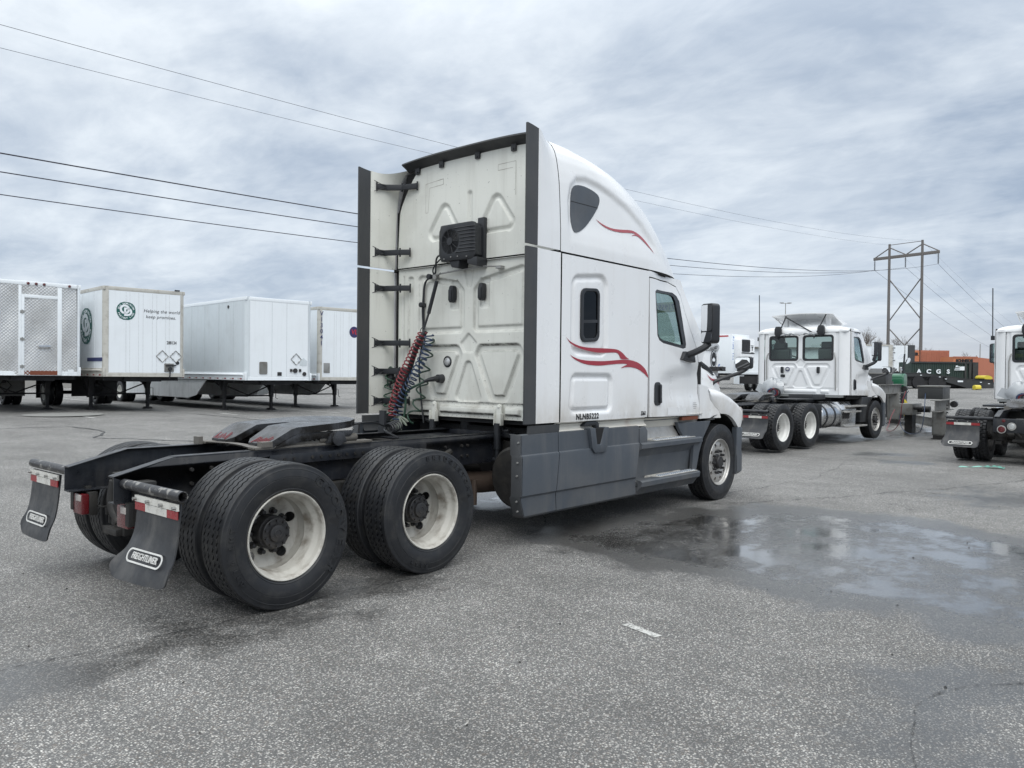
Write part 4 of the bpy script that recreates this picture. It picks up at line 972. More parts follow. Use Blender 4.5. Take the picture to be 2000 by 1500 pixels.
def rf(i, j):
    z = float(RZS[i]); full = us; x, y = roof_pt(full[j], z)
    h = float(smooth(-RS[i, j]/.075))*ss((z-2.84)/.35)*(1-ss((full[j]-.7)/.12)); y -= .030*h
    return (x, -y, z)
RX = np.array([[roof_pt(u, float(z))[0] for u in us] for z in RZS]); RS = sdf(REC, RX, np.array(RZS)[:, None]*np.ones((1, NU)))
mb.grid(len(RZS), NU, rf); m2 = mb.mirror(); mb.add(m2.v, m2.f); mb.build('roof_fairing', 'white_paint', T1, angle=60)
mb = MB(); mb.grid(30, 2, lambda i, j: (lambda p: (p[0]-.03, -p[1]*.985*(1-j), 2.776))(roof_pt(i/29, 2.782))); m2 = mb.mirror(); mb.add(m2.v, m2.f); mb.build('headliner', 'cab_trim', T1)
mb = MB()
mb.grid(40, 2, lambda i, j: (lambda p: (p[0]-.03, -(p[1]-.035), 2.755+.035*j))(roof_pt(i/39, 2.782))); m2 = mb.mirror(); mb.add(m2.v, m2.f); mb.build('roof_seam', 'black_gap', T1)
UW = smoothpoly([(3.148, 2.995), (3.145, 3.26), (3.185, 3.46), (3.37, 3.50), (3.62, 3.465), (3.675, 3.40), (3.60, 3.28), (3.42, 3.10), (3.25, 3.0)], 2)
for s in (-1, 1):
    mb = MB(); panel(mb, UW, [], .06, lambda a, b: roof_surf(a, b, .006), (0, .02, 0)); w = (mb if s < 0 else mb.mirror()).build('blanking_window', 'grey_plastic', T1)
    mb = MB(); panel(mb, [(3.152, 3.297), (3.62, 3.305), (3.62, 3.311), (3.152, 3.303)], [], .06, lambda a, b: roof_surf(a, b, .0075)); (mb if s < 0 else mb.mirror()).build('window_split', 'black_gap', w)
    mb = MB(); mb.cyl((3.22, 0, 3.14), .007, -1.225+.03, -1.18, 'y', 8); mb.cyl((3.22, 0, 3.115), .007, -1.195, -1.17, 'y', 8); 
    t = chaik([(3.577, 3.191), (3.70, 3.155), (3.86, 3.135), (4.05, 3.150), (4.25, 3.178), (4.38, 3.165), (4.52, 3.12), (4.66, 3.035), (4.74, 2.975)], 2); b = chaik([(4.74, 2.975), (4.62, 3.035), (4.46, 3.105), (4.364, 3.13), (4.30, 3.125), (4.239, 3.108), (4.29, 3.132), (4.355, 3.148), (4.25, 3.145), (4.05, 3.118), (3.857, 3.112), (3.70, 3.135), (3.577, 3.191)], 2)
    swoosh(t+b[1:-1], lambda a, b: roof_surf(a, b, .004), 'red_swoosh', 'decal_red_faded', T1, s)
# side extenders
def shell(mb, f, na, nb, tv):
    g = [[Vector(f(i, j)) for j in range(nb)] for i in range(na)]; t = Vector(tv)
    mb.grid(na, nb, lambda i, j: g[i][j]); mb.grid(na, nb, lambda i, j: g[i][j]+t)
    L = [(i, 0) for i in range(na)]+[(na-1, j) for j in range(1, nb)]+[(i, nb-1) for i in range(na-2, -1, -1)]+[(0, j) for j in range(nb-2, 0, -1)]
    n = len(L); mb.add([g[i][j] for i, j in L]+[g[i][j]+t for i, j in L], [(k, (k+1) % n, n+(k+1) % n, n+k) for k in range(n)])
for s in (-1, 1):
    mb = MB(); shell(mb, lambda i, j: (2.592+.352*i/6, -(1.222-.004*sin(pi*i/6)), 1.145+(2.766-1.145)*j/4), 7, 5, (0, .028, 0)); (mb if s < 0 else mb.mirror()).build('lower_side_extender', 'white_paint' if s < 0 else 'white_wall', T1)
    mb = MB()
    def ue(i, j):
        t = 1-i/9; zt = 3.865+.035*(1-t)**1.3-.03*sin(pi*t); z = 2.790+(zt-2.790)*j/28; w = lv(min(z, 3.90))[0]
        k = t*t*(3-2*t)*.75+.25*t; return (2.592+.352*(1-t), -(w+(1.222-w)*k), z)
    shell(mb, ue, 10, 29, (0, .028, 0)); (mb if s < 0 else mb.mirror()).build('upper_side_extender', 'white_paint' if s < 0 else 'white_wall', T1, angle=50)
    for (za, zb) in ((1.145, 2.766), (2.792, 3.868)):
        mb = MB(); shell(mb, lambda i, j: (2.432+.158*i/4, -(1.222+.004*sin(pi*i/4)), za+(zb-za)*j/3+(.0 if zb < 3 else (.012-.02*i/4)*(j/3))), 5, 4, (0, .022, 0)); (mb if s < 0 else mb.mirror()).build('extender_edge', 'dark_strip', T1)
    # lower black deflector under the extender
    mb = MB(); shell(mb, lambda i, j: (2.50+.47*j/6, -(1.21-.05*(1-cos(i/5*pi/2))-.0), 1.125-.17*sin(i/5*pi/2)), 6, 7, (0, .015, 0)); (mb if s < 0 else mb.mirror()).build('under_deflector', 'dark_strip', T1)
    # hinge brackets
    for z, l in (((3.70, .58),) if s > 0 else ())+((2.965, .50), (2.56, .46), (1.94, .40), (1.62, .42), (1.285, .46)):
        mb = MB(); xa, ya, xb, yb = 2.66, 1.195, 2.938, min(1.09, hw_up(z)-.02 if z > 2.8 else 1.08)
        yb -= .19
        pts = [(xa, ya), (xa+.12, ya-.01), (xb-.08, yb+.10), (xb-.02, yb)]
        if z > 3.5: pts = [(2.66, 1.175), (2.76, 1.14), (2.88, 1.0), (2.93, .80)]
        for (x0, y0), (x1, y1) in zip(pts[:-1], pts[1:]):
            d = Vector((x1-x0, y1-y0, 0)); n = Vector((-d.y, d.x, 0)).normalized()*.016
            zz = .030; q = [(x0-n.x, y0-n.y), (x1-n.x, y1-n.y), (x1+n.x, y1+n.y), (x0+n.x, y0+n.y)]; mb.prism(q, 'z', z-zz, z+zz)
        for (px, py) in (pts[0], pts[-1], pts[2]): mb.cyl((px, py, 0), .010, z-.05, z+.05, 'z', 8)
        mb.tube([(pts[0][0]-.04, pts[0][1], z+.06), (pts[1][0], pts[1][1]-.02, z)], .004, 5); mb.tube([(pts[0][0]-.04, pts[0][1], z-.06), (pts[1][0], pts[1][1]-.02, z)], .004, 5)
        (mb.mirror() if s < 0 else mb).build('extender_bracket', 'black_plastic', T1, bevel=.005)
    mb = MB(); mb.box(2.975, 3.0, -1.19, -1.14, 1.15, 3.0); mb.box(2.975, 3.0, -1.18, -1.06, 3.0, 3.45); mb.prism([(-1.16, 3.45), (-.93, 3.45), (-.84, 3.86), (-1.02, 3.86)], 'x', 2.975, 3.0); (mb if s < 0 else mb.mirror()).build('corner_seal', 'black_gap', T1)
# roof edge visor
mb = MB(); nv = 34
def vy(i): return -.96+1.92*i/(nv-1)
def vz(y): return 3.975-.03*(abs(y)/.95)**3
vp = [(2.98, .012), (2.90, .022), (2.84, .005), (2.835, -.012), (2.90, -.045), (2.945, -.075), (2.99, -.06)]
mb.grid(nv, len(vp), lambda i, j: (vp[j][0], vy(i), vz(vy(i))+vp[j][1])); 
for y in (-.62, -.12, .42, .80):
    mb.prism([(y-.035, vz(y)-.05), (y+.035, vz(y)-.05), (y+.028, vz(y)-.13), (y-.028, vz(y)-.13)], 'x', 2.925, 2.95); mb.cyl((2.925, y, vz(y)-.11), .010, -.012, 0, 'x', 8)
mb.build('roof_visor', 'black_plastic', T1, angle=40)
# air-conditioning condenser
mb = MB(); prof = [(.262, 2.785), (.30, 2.86), (.30, 3.10), (.262, 3.165), (-.20, 3.165), (-.235, 3.12), (-.235, 2.83), (-.20, 2.785)]
x0 = 2.775
def fanhole(r): return circ(.115, 2.985, r, 28)
panel(mb, prof, [fanhole(.128)], .05, lambda a, b: (x0+.02*ss((abs(a-.03)-.20)/.07)+.012*ss((2.84-b)/.05), a, b), (.05, 0, 0))
ac = mb.build('condenser_cover', 'black_plastic', T1, bevel=.006, angle=30)
mb = MB(); mb.prism([(a*.98, 2.79+(b-2.79)*.98) for a, b in prof], 'x', x0+.04, x0+.15); mb.box(x0+.13, 2.955, -.25, -.16, 2.80, 3.22); mb.prism([(-.26, 2.70), (-.12, 2.74), (-.12, 2.80), (-.26, 2.80)], 'x', x0+.02, 2.95); mb.prism([(.02, 2.70), (.12, 2.72), (.16, 2.79), (.0, 2.79)], 'x', x0+.03, 2.95); mb.box(x0+.12, 2.95, -.05, .12, 3.15, 3.19)
mb.build('condenser_core', 'black_plastic', ac, bevel=.008)
for k in range(8):
    z = 2.865+.036*k; mb = MB(); y1 = .115-sqrt(max(0, .14**2-(z-2.985)**2)) if abs(z-2.985) < .14 else .26
    mb.tube([(x0-.003, y1-.01, z), (x0-.002, -.20, z), (x0+.02, -.232, z)], .0055, 6); mb.build('cover_rib', 'black_plastic', ac)
mb = MB()
for r in (.045, .058, .071, .084, .097, .110, .122): mb.tube([(x0+.002, .115+r*cos(t), 2.985+r*sin(t)) for t in [2*pi*i/32 for i in range(32)]], .0026, 5, closed=True)
for i in range(10): a = 2*pi*i/10; mb.tube([(x0, .115+.03*cos(a), 2.985+.03*sin(a)), (x0, .115+.128*cos(a), 2.985+.128*sin(a))], .003, 5)
mb.lathe([(0, .042), (-.012, .040), (-.014, .0001)], (x0+.002, .115, 2.985), 'x', 24); mb.build('fan_guard', 'black_plastic', ac)
mb = MB()
for i in range(9): a = 2*pi*i/9; mb.add([(x0+.03, .115+.03*cos(a), 2.985+.03*sin(a)), (x0+.045, .115+.03*cos(a+.5), 2.985+.03*sin(a+.5)), (x0+.045, .115+.12*cos(a+.7), 2.985+.12*sin(a+.7)), (x0+.025, .115+.12*cos(a+.2), 2.985+.12*sin(a+.2))], [(0, 1, 2, 3)])
mb.build('fan_blade', 'black_gap', ac)
mb = MB()
for y, z in ((.20, 2.80), (.10, 2.812), (0, 2.812), (-.13, 2.80)): mb.cyl((x0, y, z+.01), .007, -.004, .02, 'x', 6)
mb.build('screws', 'galvanised', ac)
for pts, r in (([(2.85, .30, 2.875), (2.88, .42, 2.87), (2.91, .47, 2.80), (2.92, .475, 2.70), (2.925, .54, 2.655), (2.93, .63, 2.64), (2.93, .675, 2.58), (2.935, .69, 2.45), (2.93, .70, 2.30), (2.935, .685, 2.10), (2.93, .70, 1.90), (2.90, .72, 1.70), (2.92, .70, 1.35), (2.93, .66, 1.05)], .010), ([(2.85, .30, 2.84), (2.89, .39, 2.83), (2.91, .49, 2.78), (2.90, .51, 2.72), (2.92, .50, 2.68), (2.93, .60, 2.66), (2.93, .66, 2.60), (2.93, .675, 2.42), (2.94, .68, 2.2), (2.94, .67, 1.95)], .008)):
    mb = MB(); mb.tube(chaik(pts, 2), r, 8); mb.build('coolant_pipe', 'black_plastic', T1)
for y, z in ((.57, 2.665), (.69, 2.36), (.70, 1.92)):
    mb = MB(); mb.box(2.90, 2.955, y-.03, y+.03, z-.02, z+.02); mb.cyl((2.91, y, z), .03, -.02, .02, 'x', 10); mb.build('pipe_clip', 'black_plastic', T1, bevel=.005)
# marker handles, work lamp, socket, hose bar
for y in (.225, -.21):
    mb = MB(); mb.prism(smoothpoly([(y-.033, 2.37), (y+.038, 2.36), (y+.034, 2.50), (y+.02, 2.545), (y-.02, 2.545), (y-.033, 2.52)], 1), 'x', 2.90, 2.965); mb.box(2.885, 2.905, y-.02, y+.024, 2.38, 2.50); mb.build('wall_vent_cap', 'black_plastic', T1, bevel=.010)
mb = MB(); mb.lathe([(.01, .062), (-.012, .062), (-.018, .052), (-.010, .046)], (2.962, .315, 1.73), 'x', 28); l = mb.build('work_lamp', 'black_plastic', T1)
mb = MB(); mb.lathe([(0, .047), (-.012, .040), (-.02, .02), (-.022, .0001)], (2.955, .315, 1.73), 'x', 24); mb.build('lamp_lens', 'lens_pale', l)
mb = MB(); mb.lathe([(.01, .05), (-.03, .046), (-.06, .045), (-.065, .028), (-.12, .022)], (2.95, .40, 1.545), 'x', 16, M=None); mb.tube([(2.87, .40, 1.545), (2.82, .47, 1.53), (2.80, .52, 1.51)], [.032, .022, .015], 10); mb.build('trailer_socket', 'black_plastic', T1)
mb = MB(); mb.tube(chaik([(2.94, .49, 2.655), (2.90, .48, 2.675), (2.89, .2, 2.69), (2.89, -.3, 2.71), (2.91, -.44, 2.695)], 2), .009, 8); mb.box(2.90, 2.955, .455, .505, 2.63, 2.68); mb.box(2.89, 2.955, -.50, -.43, 2.67, 2.70); mb.build('hose_bar', 'galvanised', T1)
mb = MB(); mb.tube([(2.88, .36, 2.69), (2.86, .38, 2.65), (2.85, .39, 2.60)], .004, 6); mb.tube([(2.85, .385, 2.60), (2.84, .50, 2.25)], .021, 10); mb.tube([(2.84, .50, 2.25), (2.82, .545, 2.10)], .012, 8)
mb.tube([(2.79+.0, .53+.05*cos(t), 2.04+.06*sin(t)) for t in [2*pi*i/20 for i in range(20)]], .004, 6, closed=True); mb.build('hose_tender_spring', 'black_plastic', T1)
def coil(path, R, turns, r, name, m, squash=1.0, taper=None):
    P_ = [Vector(p) for p in chaik(path, 3)]; L = [0]
    for a, b in zip(P_[:-1], P_[1:]): L.append(L[-1]+(b-a).length)
    N = int(turns*14); pts = []
    for i in range(N+1):
        d = L[-1]*i/N; k = max(j for j in range(len(L)) if L[j] <= d+1e-9); k = min(k, len(P_)-2)
        t = (d-L[k])/(L[k+1]-L[k]); p = P_[k].lerp(P_[k+1], t); T = (P_[k+1]-P_[k]).normalized(); u = T.cross(Vector((1, 0, 0))).normalized(); v = Vector((1, 0, 0))
        a = 2*pi*turns*i/N; Rr = R*(taper(i/N) if taper else 1); pts.append(p+u*Rr*cos(a)+v*Rr*squash*sin(a))
    mb = MB(); mb.tube(pts, r, 6); return mb.build(name, m, T1)
coil([(2.76, .50, 2.05), (2.72, .545, 1.91), (2.71, .64, 1.76), (2.70, .76, 1.58), (2.70, .86, 1.38), (2.70, .93, 1.20), (2.71, .92, 1.12)], .044, 23, .0078, 'red_air_hose', 'hose_red')
coil([(2.78, .42, 2.02), (2.77, .44, 1.86), (2.76, .55, 1.69), (2.75, .68, 1.50), (2.74, .83, 1.32), (2.73, .87, 1.16), (2.72, .86, 1.08)], .047, 20, .0078, 'blue_air_hose', 'hose_blue')
coil([(2.88, .53, 1.98), (2.87, .54, 1.80), (2.87, .60, 1.60), (2.87, .62, 1.45), (2.86, .66, 1.30), (2.85, .73, 1.14), (2.82, .80, 1.06)], .058, 6.2, .0095, 'green_power_cable', 'hose_green')
coil([(2.83, 1.10, 1.62), (2.82, 1.12, 1.46), (2.80, 1.11, 1.30), (2.78, 1.08, 1.16), (2.77, 1.02, 1.10)], .055, 5.2, .0085, 'green_power_cable', 'hose_green')
for pts, r, m, nm in (([(2.87, .41, 1.545), (2.82, .47, 1.53), (2.78, .58, 1.48), (2.76, .70, 1.43), (2.76, .775, 1.38), (2.76, .77, 1.22), (2.76, .80, 1.10)], .013, 'hose_green', 'plug_cable'),
                      ([(2.80, .50, 2.06), (2.74, .58, 1.9), (2.74, .66, 1.70), (2.74, .78, 1.45), (2.75, .86, 1.22)], .030, 'black_plastic', 'hose_grip'),
                      ([(2.84, 1.17, 1.45), (2.84, 1.18, 1.62), (2.85, 1.14, 1.68), (2.86, 1.10, 1.64)], .009, 'hose_green', 'valve_pipe')):
    mb = MB(); mb.tube(chaik(pts, 2), r, 8); mb.build(nm, m, T1)
mb = MB(); c0 = Vector((2.72, .84, 1.13))
for k in range(13):
    a = -.3+pi*(1.15)*k/12-pi*.15; d = Vector((random.uniform(-.03, .03), cos(a+pi)*random.uniform(.10, .17), -abs(sin(a))*random.uniform(.10, .17)-.02))
    mb.tube(chaik([c0, c0+d*.6, c0+d+Vector((0, 0, -.01)), c0+d*.85+Vector((.01, .012, -.02)), c0+d*.3+Vector((.01, .02, -.01))], 1), .0085, 6)
mb.build('hose_loops', 'hose_pale', T1)
mb = MB()
for y in (1.13, 1.0):
    mb.box(2.84, 2.90, y-.04, y+.03, 1.60, 1.66); mb.cyl((2.86, y, 0), .032, 1.50, 1.60, 'z', 12); mb.cyl((2.86, y, 0), .045, 1.53, 1.56, 'z', 6); mb.tube([(2.86, y, 1.50), (2.85, y+.02, 1.46), (2.86, y+.01, 1.42)], .012, 8)
mb.box(2.86, 2.90, .96, 1.17, 1.50, 1.53); mb.build('air_valves', 'black_plastic', T1, bevel=.006)
# latches, springs and dampers at the foot of the wall
for y in (.485, -.47):
    mb = MB(); mb.prism([(y-.045, 1.08), (y+.045, 1.08), (y+.03, 1.28), (y, 1.30), (y-.03, 1.28)], 'x', 2.915, 2.94); mb.box(2.89, 2.94, y-.048, y-.038, 1.08, 1.20); mb.box(2.89, 2.94, y+.038, y+.048, 1.08, 1.20); mb.cyl((2.915, y, 1.265), .012, -.012, 0, 'x', 10)
    la = mb.build('damper_bracket', 'white_wall', T1, bevel=.004)
    mb = MB(); mb.cyl((2.90, y, 0), .036, .84, 1.10, 'z', 16); mb.cyl((2.90, y, 0), .026, .72, .86, 'z', 14); mb.cyl((2.90, y, .73), .03, -.04, .04, 'y', 12); mb.build('damper', 'black_plastic', T1)
for y in (.205, -.30):
    mb = MB(); mb.lathe([(1.125, .0001), (1.125, .075), (1.10, .082), (.99, .080), (.965, .062), (.94, .06), (.93, .085), (.905, .085), (.905, .0001)], (3.16, y, 0), 'z', 24); mb.box(3.08, 3.24, y-.07, y+.07, .87, .91); mb.build('cab_air_spring', 'black_plastic', T1)
mb = MB(); mb.box(3.02, 3.12, -.60, .60, .95, 1.0); mb.tube([(3.1, -.38, 1.03), (3.05, -.44, 1.01), (3.05, -.50, 1.02)], .02, 8); mb.tube(chaik([(3.05, .8, 1.10), (2.98, .62, 1.08), (3.0, .5, 1.06)], 1), .03, 8); mb.build('cab_mount_beam', 'frame_steel', T1)
mb = MB(); mb.box(2.05, 2.85, -.34, .34, .955, .965); mb.box(2.4, 2.7, -.25, .0, .965, .972); mb.build('deck_plate', 'frame_steel', T1, bevel=.003)
mb = MB(); mb.box(2.10, 2.13, .34, .42, .99, 1.22); mb.box(2.10, 2.22, .42, .44, .98, 1.06)
for k in range(5): mb.tube([(2.12+.01*k, .30+.075*cos(t)-.02*k, 1.04+.05*sin(t)+.008*k) for t in [2*pi*i/18 for i in range(18)]], .008, 6, closed=True)
mb.tube(chaik([(2.12, .36, 1.06), (1.95, .32, 1.12), (1.6, .2, 1.11), (1.27, .05, 1.09)], 2), .008, 6); mb.tube(chaik([(2.1, .33, 1.05), (1.9, .1, 1.04), (1.95, -.05, .98)], 2), .009, 6); mb.build('deck_air_lines', 'black_plastic', T1)
# fuel tank, exhaust box and under-cab clutter
for s in (-1, 1):
    mb = MB(); mb.lathe([(0, .0001), (0, .27), (.03, .30), (1.55, .30), (1.58, .27), (1.58, .0001)], (2.72, s*.84, .60), 'x', 36); mb.build('fuel_tank', 'under_steel', T1)
    mb = MB(); mb.prism([(-s*-.44, .70), (-s*-.44, .92), (-s*-.62, .90), (-s*-1.10, .74), (-s*-1.10, .68)], 'x', 3.0, 3.06) if False else mb.prism([(s*.44, .70), (s*.44, .92), (s*.62, .90), (s*1.05, .80), (s*1.05, .70)], 'x', 3.02, 3.08); mb.build('tank_hanger', 'under_steel', T1)
mb = MB(); mb.tube(chaik([(2.2, -.25, .56), (2.7, -.3, .50), (3.3, -.35, .48), (4.2, -.38, .50)], 1), .11, 16); mb.box(2.25, 2.5, -.36, -.1, .36, .50); mb.cyl((2.62, -.42, 0), .03, .30, .55, 'z', 10); mb.build('exhaust_pipe', 'brown_heat', T1)
mb = MB(); mb.box(3.1, 5.9, -.9, .9, .70, 1.05); mb.box(3.1, 5.8, -.34, .34, .42, .72); mb.build('under_cab', 'black_gap', T1)
# white sill under the cab
mb = MB(); sp = [(1.20, 1.145), (1.165, 1.125), (1.15, 1.10), (1.155, 1.07), (1.19, 1.045), (1.10, 1.03)]
mb.grid(2, len(sp), lambda i, j: (2.93+(4.60-2.93)*i, -sp[j][0], sp[j][1])); both(mb, 'cab_sill', 'white_rust', T1, angle=60)
mb = MB(); sp = [(1.16, 1.135), (1.10, 1.115), (1.07, 1.08), (1.075, 1.02), (1.05, 1.0)]
mb.grid(2, len(sp), lambda i, j: (4.60+(6.0-4.60)*i, -sp[j][0], sp[j][1])); both(mb, 'door_sill', 'white_rust', T1, angle=60)
mb = MB(); mb.box(5.50, 5.90, -1.14, -1.10, 1.065, 1.11); mb.build('rusted_bracket', 'rust', T1)
# skirts
SK = [(1.195, 1.052), (1.215, 1.045), (1.222, .868), (1.236, .858), (1.240, .84), (1.246, .50), (1.228, .478), (1.226, .31), (1.205, .288)]
def skirt(mb, xl, xr, sk=SK, n=6):
    """xl/xr: x of the left/right edge as a function of z"""
    g = [[(xl(z)+(xr(z)-xl(z))*i/(n-1), -y, z) for y, z in sk] for i in range(n)]
    shell(mb, lambda i, j: g[i][j], n, len(sk), (0, .03, 0))
def pw(L): # piecewise linear in z
    def f(z):
        for (z0, x0), (z1, x1) in zip(L[:-1], L[1:]):
            if z <= z1: return x0+(x1-x0)*(z-z0)/(z1-z0)
        return L[-1][1]
    return f
e0 = pw([(.28, 2.455), (.33, 2.375), (.40, 2.352), (.6, 2.350), (1.05, 2.372)]); e1 = pw([(.28, 2.91), (.45, 2.905), (.495, 2.885), (.85, 2.938), (1.05, 2.942)]); e2 = pw([(.28, 4.33), (.45, 4.345), (.495, 4.30), (.85, 4.385), (1.05, 4.40)])
for s in (-1, 1):
    R_ = lambda m: m if s < 0 else m.mirror()
    mb = MB(); skirt(mb, lambda z: e0(z)+.02, lambda z: e1(z)-.004); R_(mb).build('rear_skirt', 'grey_plastic', T1, angle=25)
    mb = MB(); g = [e0(z) for _, z in SK]; shell(mb, lambda i, j: (e0(SK[j][1])+.012*(1-i), -(SK[j][0]-.012-.10*i) if i else -(SK[j][0]), SK[j][1]), 2, len(SK), (.022, 0, 0)); ed = R_(mb).build('skirt_edge', 'dark_strip', T1, bevel=.004)
    mb = MB()
    for z in (.98, .80, .68, .45, .36): mb.cyl((e0(z), -(1.20), z), .009, -.004, .01, 'x', 8)
    R_(mb).build('rivets', 'galvanised', ed)
    mb = MB(); skirt(mb, lambda z: e1(z)+.006, lambda z: e2(z)-.006, n=10); R_(mb).build('tank_skirt', 'grey_plastic', T1, angle=25)
    # filler cut-out surround
    mb = MB(); nb_ = [(3.41, 1.068), (3.50, 1.068), (3.535, .90), (3.60, .90), (3.665, 1.068), (3.745, 1.068), (3.715, .86), (3.69, .815), (3.50, .815), (3.455, .86)]
    mb.prism(nb_, 'y', -1.262, -1.18); c = R_(mb).build('filler_surround', 'grey_plastic', T1, bevel=.008)
    mb = MB(); mb.prism([(3.49, 1.062), (3.53, .895), (3.60, .895), (3.672, 1.062)], 'y', -1.250, -1.19); R_(mb).build('filler_recess', 'black_gap', c)
    mb = MB(); mb.prism([(3.375, 1.085), (3.43, 1.135), (3.60, 1.135), (3.655, 1.11), (3.655, 1.055), (3.60, 1.01), (3.585, 1.09), (3.46, 1.085)], 'y', -1.20, -1.14); R_(mb).build('filler_hood', 'black_plastic', T1, bevel=.012)
    # step fairing
    f1 = pw([(.28, 5.68), (.38, 5.69), (.55, 5.735), (.80, 5.80), (1.05, 6.06)])
    SF = [(1.05, .865), (1.235, .862), (1.262, .845), (1.262, .800), (1.225, .785), (1.170, .70), (1.150, .52), (1.150, .455), (1.262, .452), (1.285, .435), (1.282, .385), (1.25, .365), (1.20, .292)]
    e3 = pw([(.28, 4.345), (.45, 4.36), (.495, 4.315), (.85, 4.40), (1.05, 4.41)])
    mb = MB(); n = 12
    g = [[(e3(z)+(f1(min(z, .80))-e3(z))*i/(n-1), -(y-.0 if 1 <= i else y), z) for y, z in SF] for i in range(n)]
    # steps fade out into the arch at the front end
    shell(mb, lambda i, j: g[i][j], n, len(SF), (0, .05, 0))
    R_(mb).build('step_fairing', 'grey_plastic', T1, angle=25)
    mb = MB(); mb.prism([(e3(.86), .80), (4.57, .80), (4.565, .985), (4.52, 1.04), (4.40, 1.02)], 'y', -1.225, -1.12); R_(mb).build('step_post', 'grey_plastic', T1, bevel=.012)
    mb = MB(); panel(mb, [(5.40, 1.045), (6.09, 1.04), (6.02, .96), (5.90, .84), (5.80, .66), (5.745, .50), (5.70, .38), (5.62, .38), (5.66, .80), (5.52, .82)], [], .06, lambda a, b: (a, -(1.13+.085*ss((a-5.42)/.16)), b), (0, .04, 0)); R_(mb).build('arch_fairing', 'grey_plastic', T1, angle=30)
    mb = MB(); shell(mb, lambda i, j: (4.575+(5.40+.10*(1-j)-4.575)*i, -(1.10-.06*j), .875+.165*j), 2, 2, (0, .02, 0)); R_(mb).build('battery_cover', 'aluminium', T1)
    mb = MB(); mb.box(5.20, 5.40, -1.10, -1.05, .88, 1.03) if False else None
    for (xa, xb, ya, yb, z, inner) in ((4.76, 5.665, -1.225, -1.10, .872, 1.08), (4.80, 5.665, -1.26, -1.17, .462, 1.16)):
        mb = MB(); mb.prism([(xa, ya), (xb, ya-.01), (xb, yb), (xa-.05, yb)], 'z', z-.008, z)
        st_ = R_(mb).build('step_tread', 'tread_metal', T1, bevel=.003)
        mb = MB()
        for i in range(int((xb-xa)/.043)):
            for j in range(2):
                mb.lathe([(0, .017), (.008, .015), (.010, .009), (.003, .006)], (xa+.025+.043*i+.02*(j % 2), ya+.03+.045*j, z), 'z', 8)
        stuff(R_(mb).build('tread_studs', 'polished_steel', st_))
        mb = MB(); mb.prism([(xa-.20, yb+.0), (xb-.25, yb+.0), (xb-.25, yb+.035), (xa-.10, yb+.035)], 'z', z-.006, z+.012); R_(mb).build('tread_inner_lip', 'rim_cream', st_)
# sheet of paper and number seen through the far window
mb = MB(); mb.box(5.92, 5.922, -.80, -.46, 2.42, 2.55); pp = mb.build('window_paper', 'paper_yellow', T1)
mb = MB(); text(mb, '719597', .095, frame((5.918, -.64, 2.485), (0, 1, 0), (0, 0, 1)), .0005, .001); m3 = MB(); m3.v = [(x, y, z) for x, y, z in mb.v]; m3.f = mb.f; m3.m = mb.m; m3.build('paper_number', 'ink_black', pp)

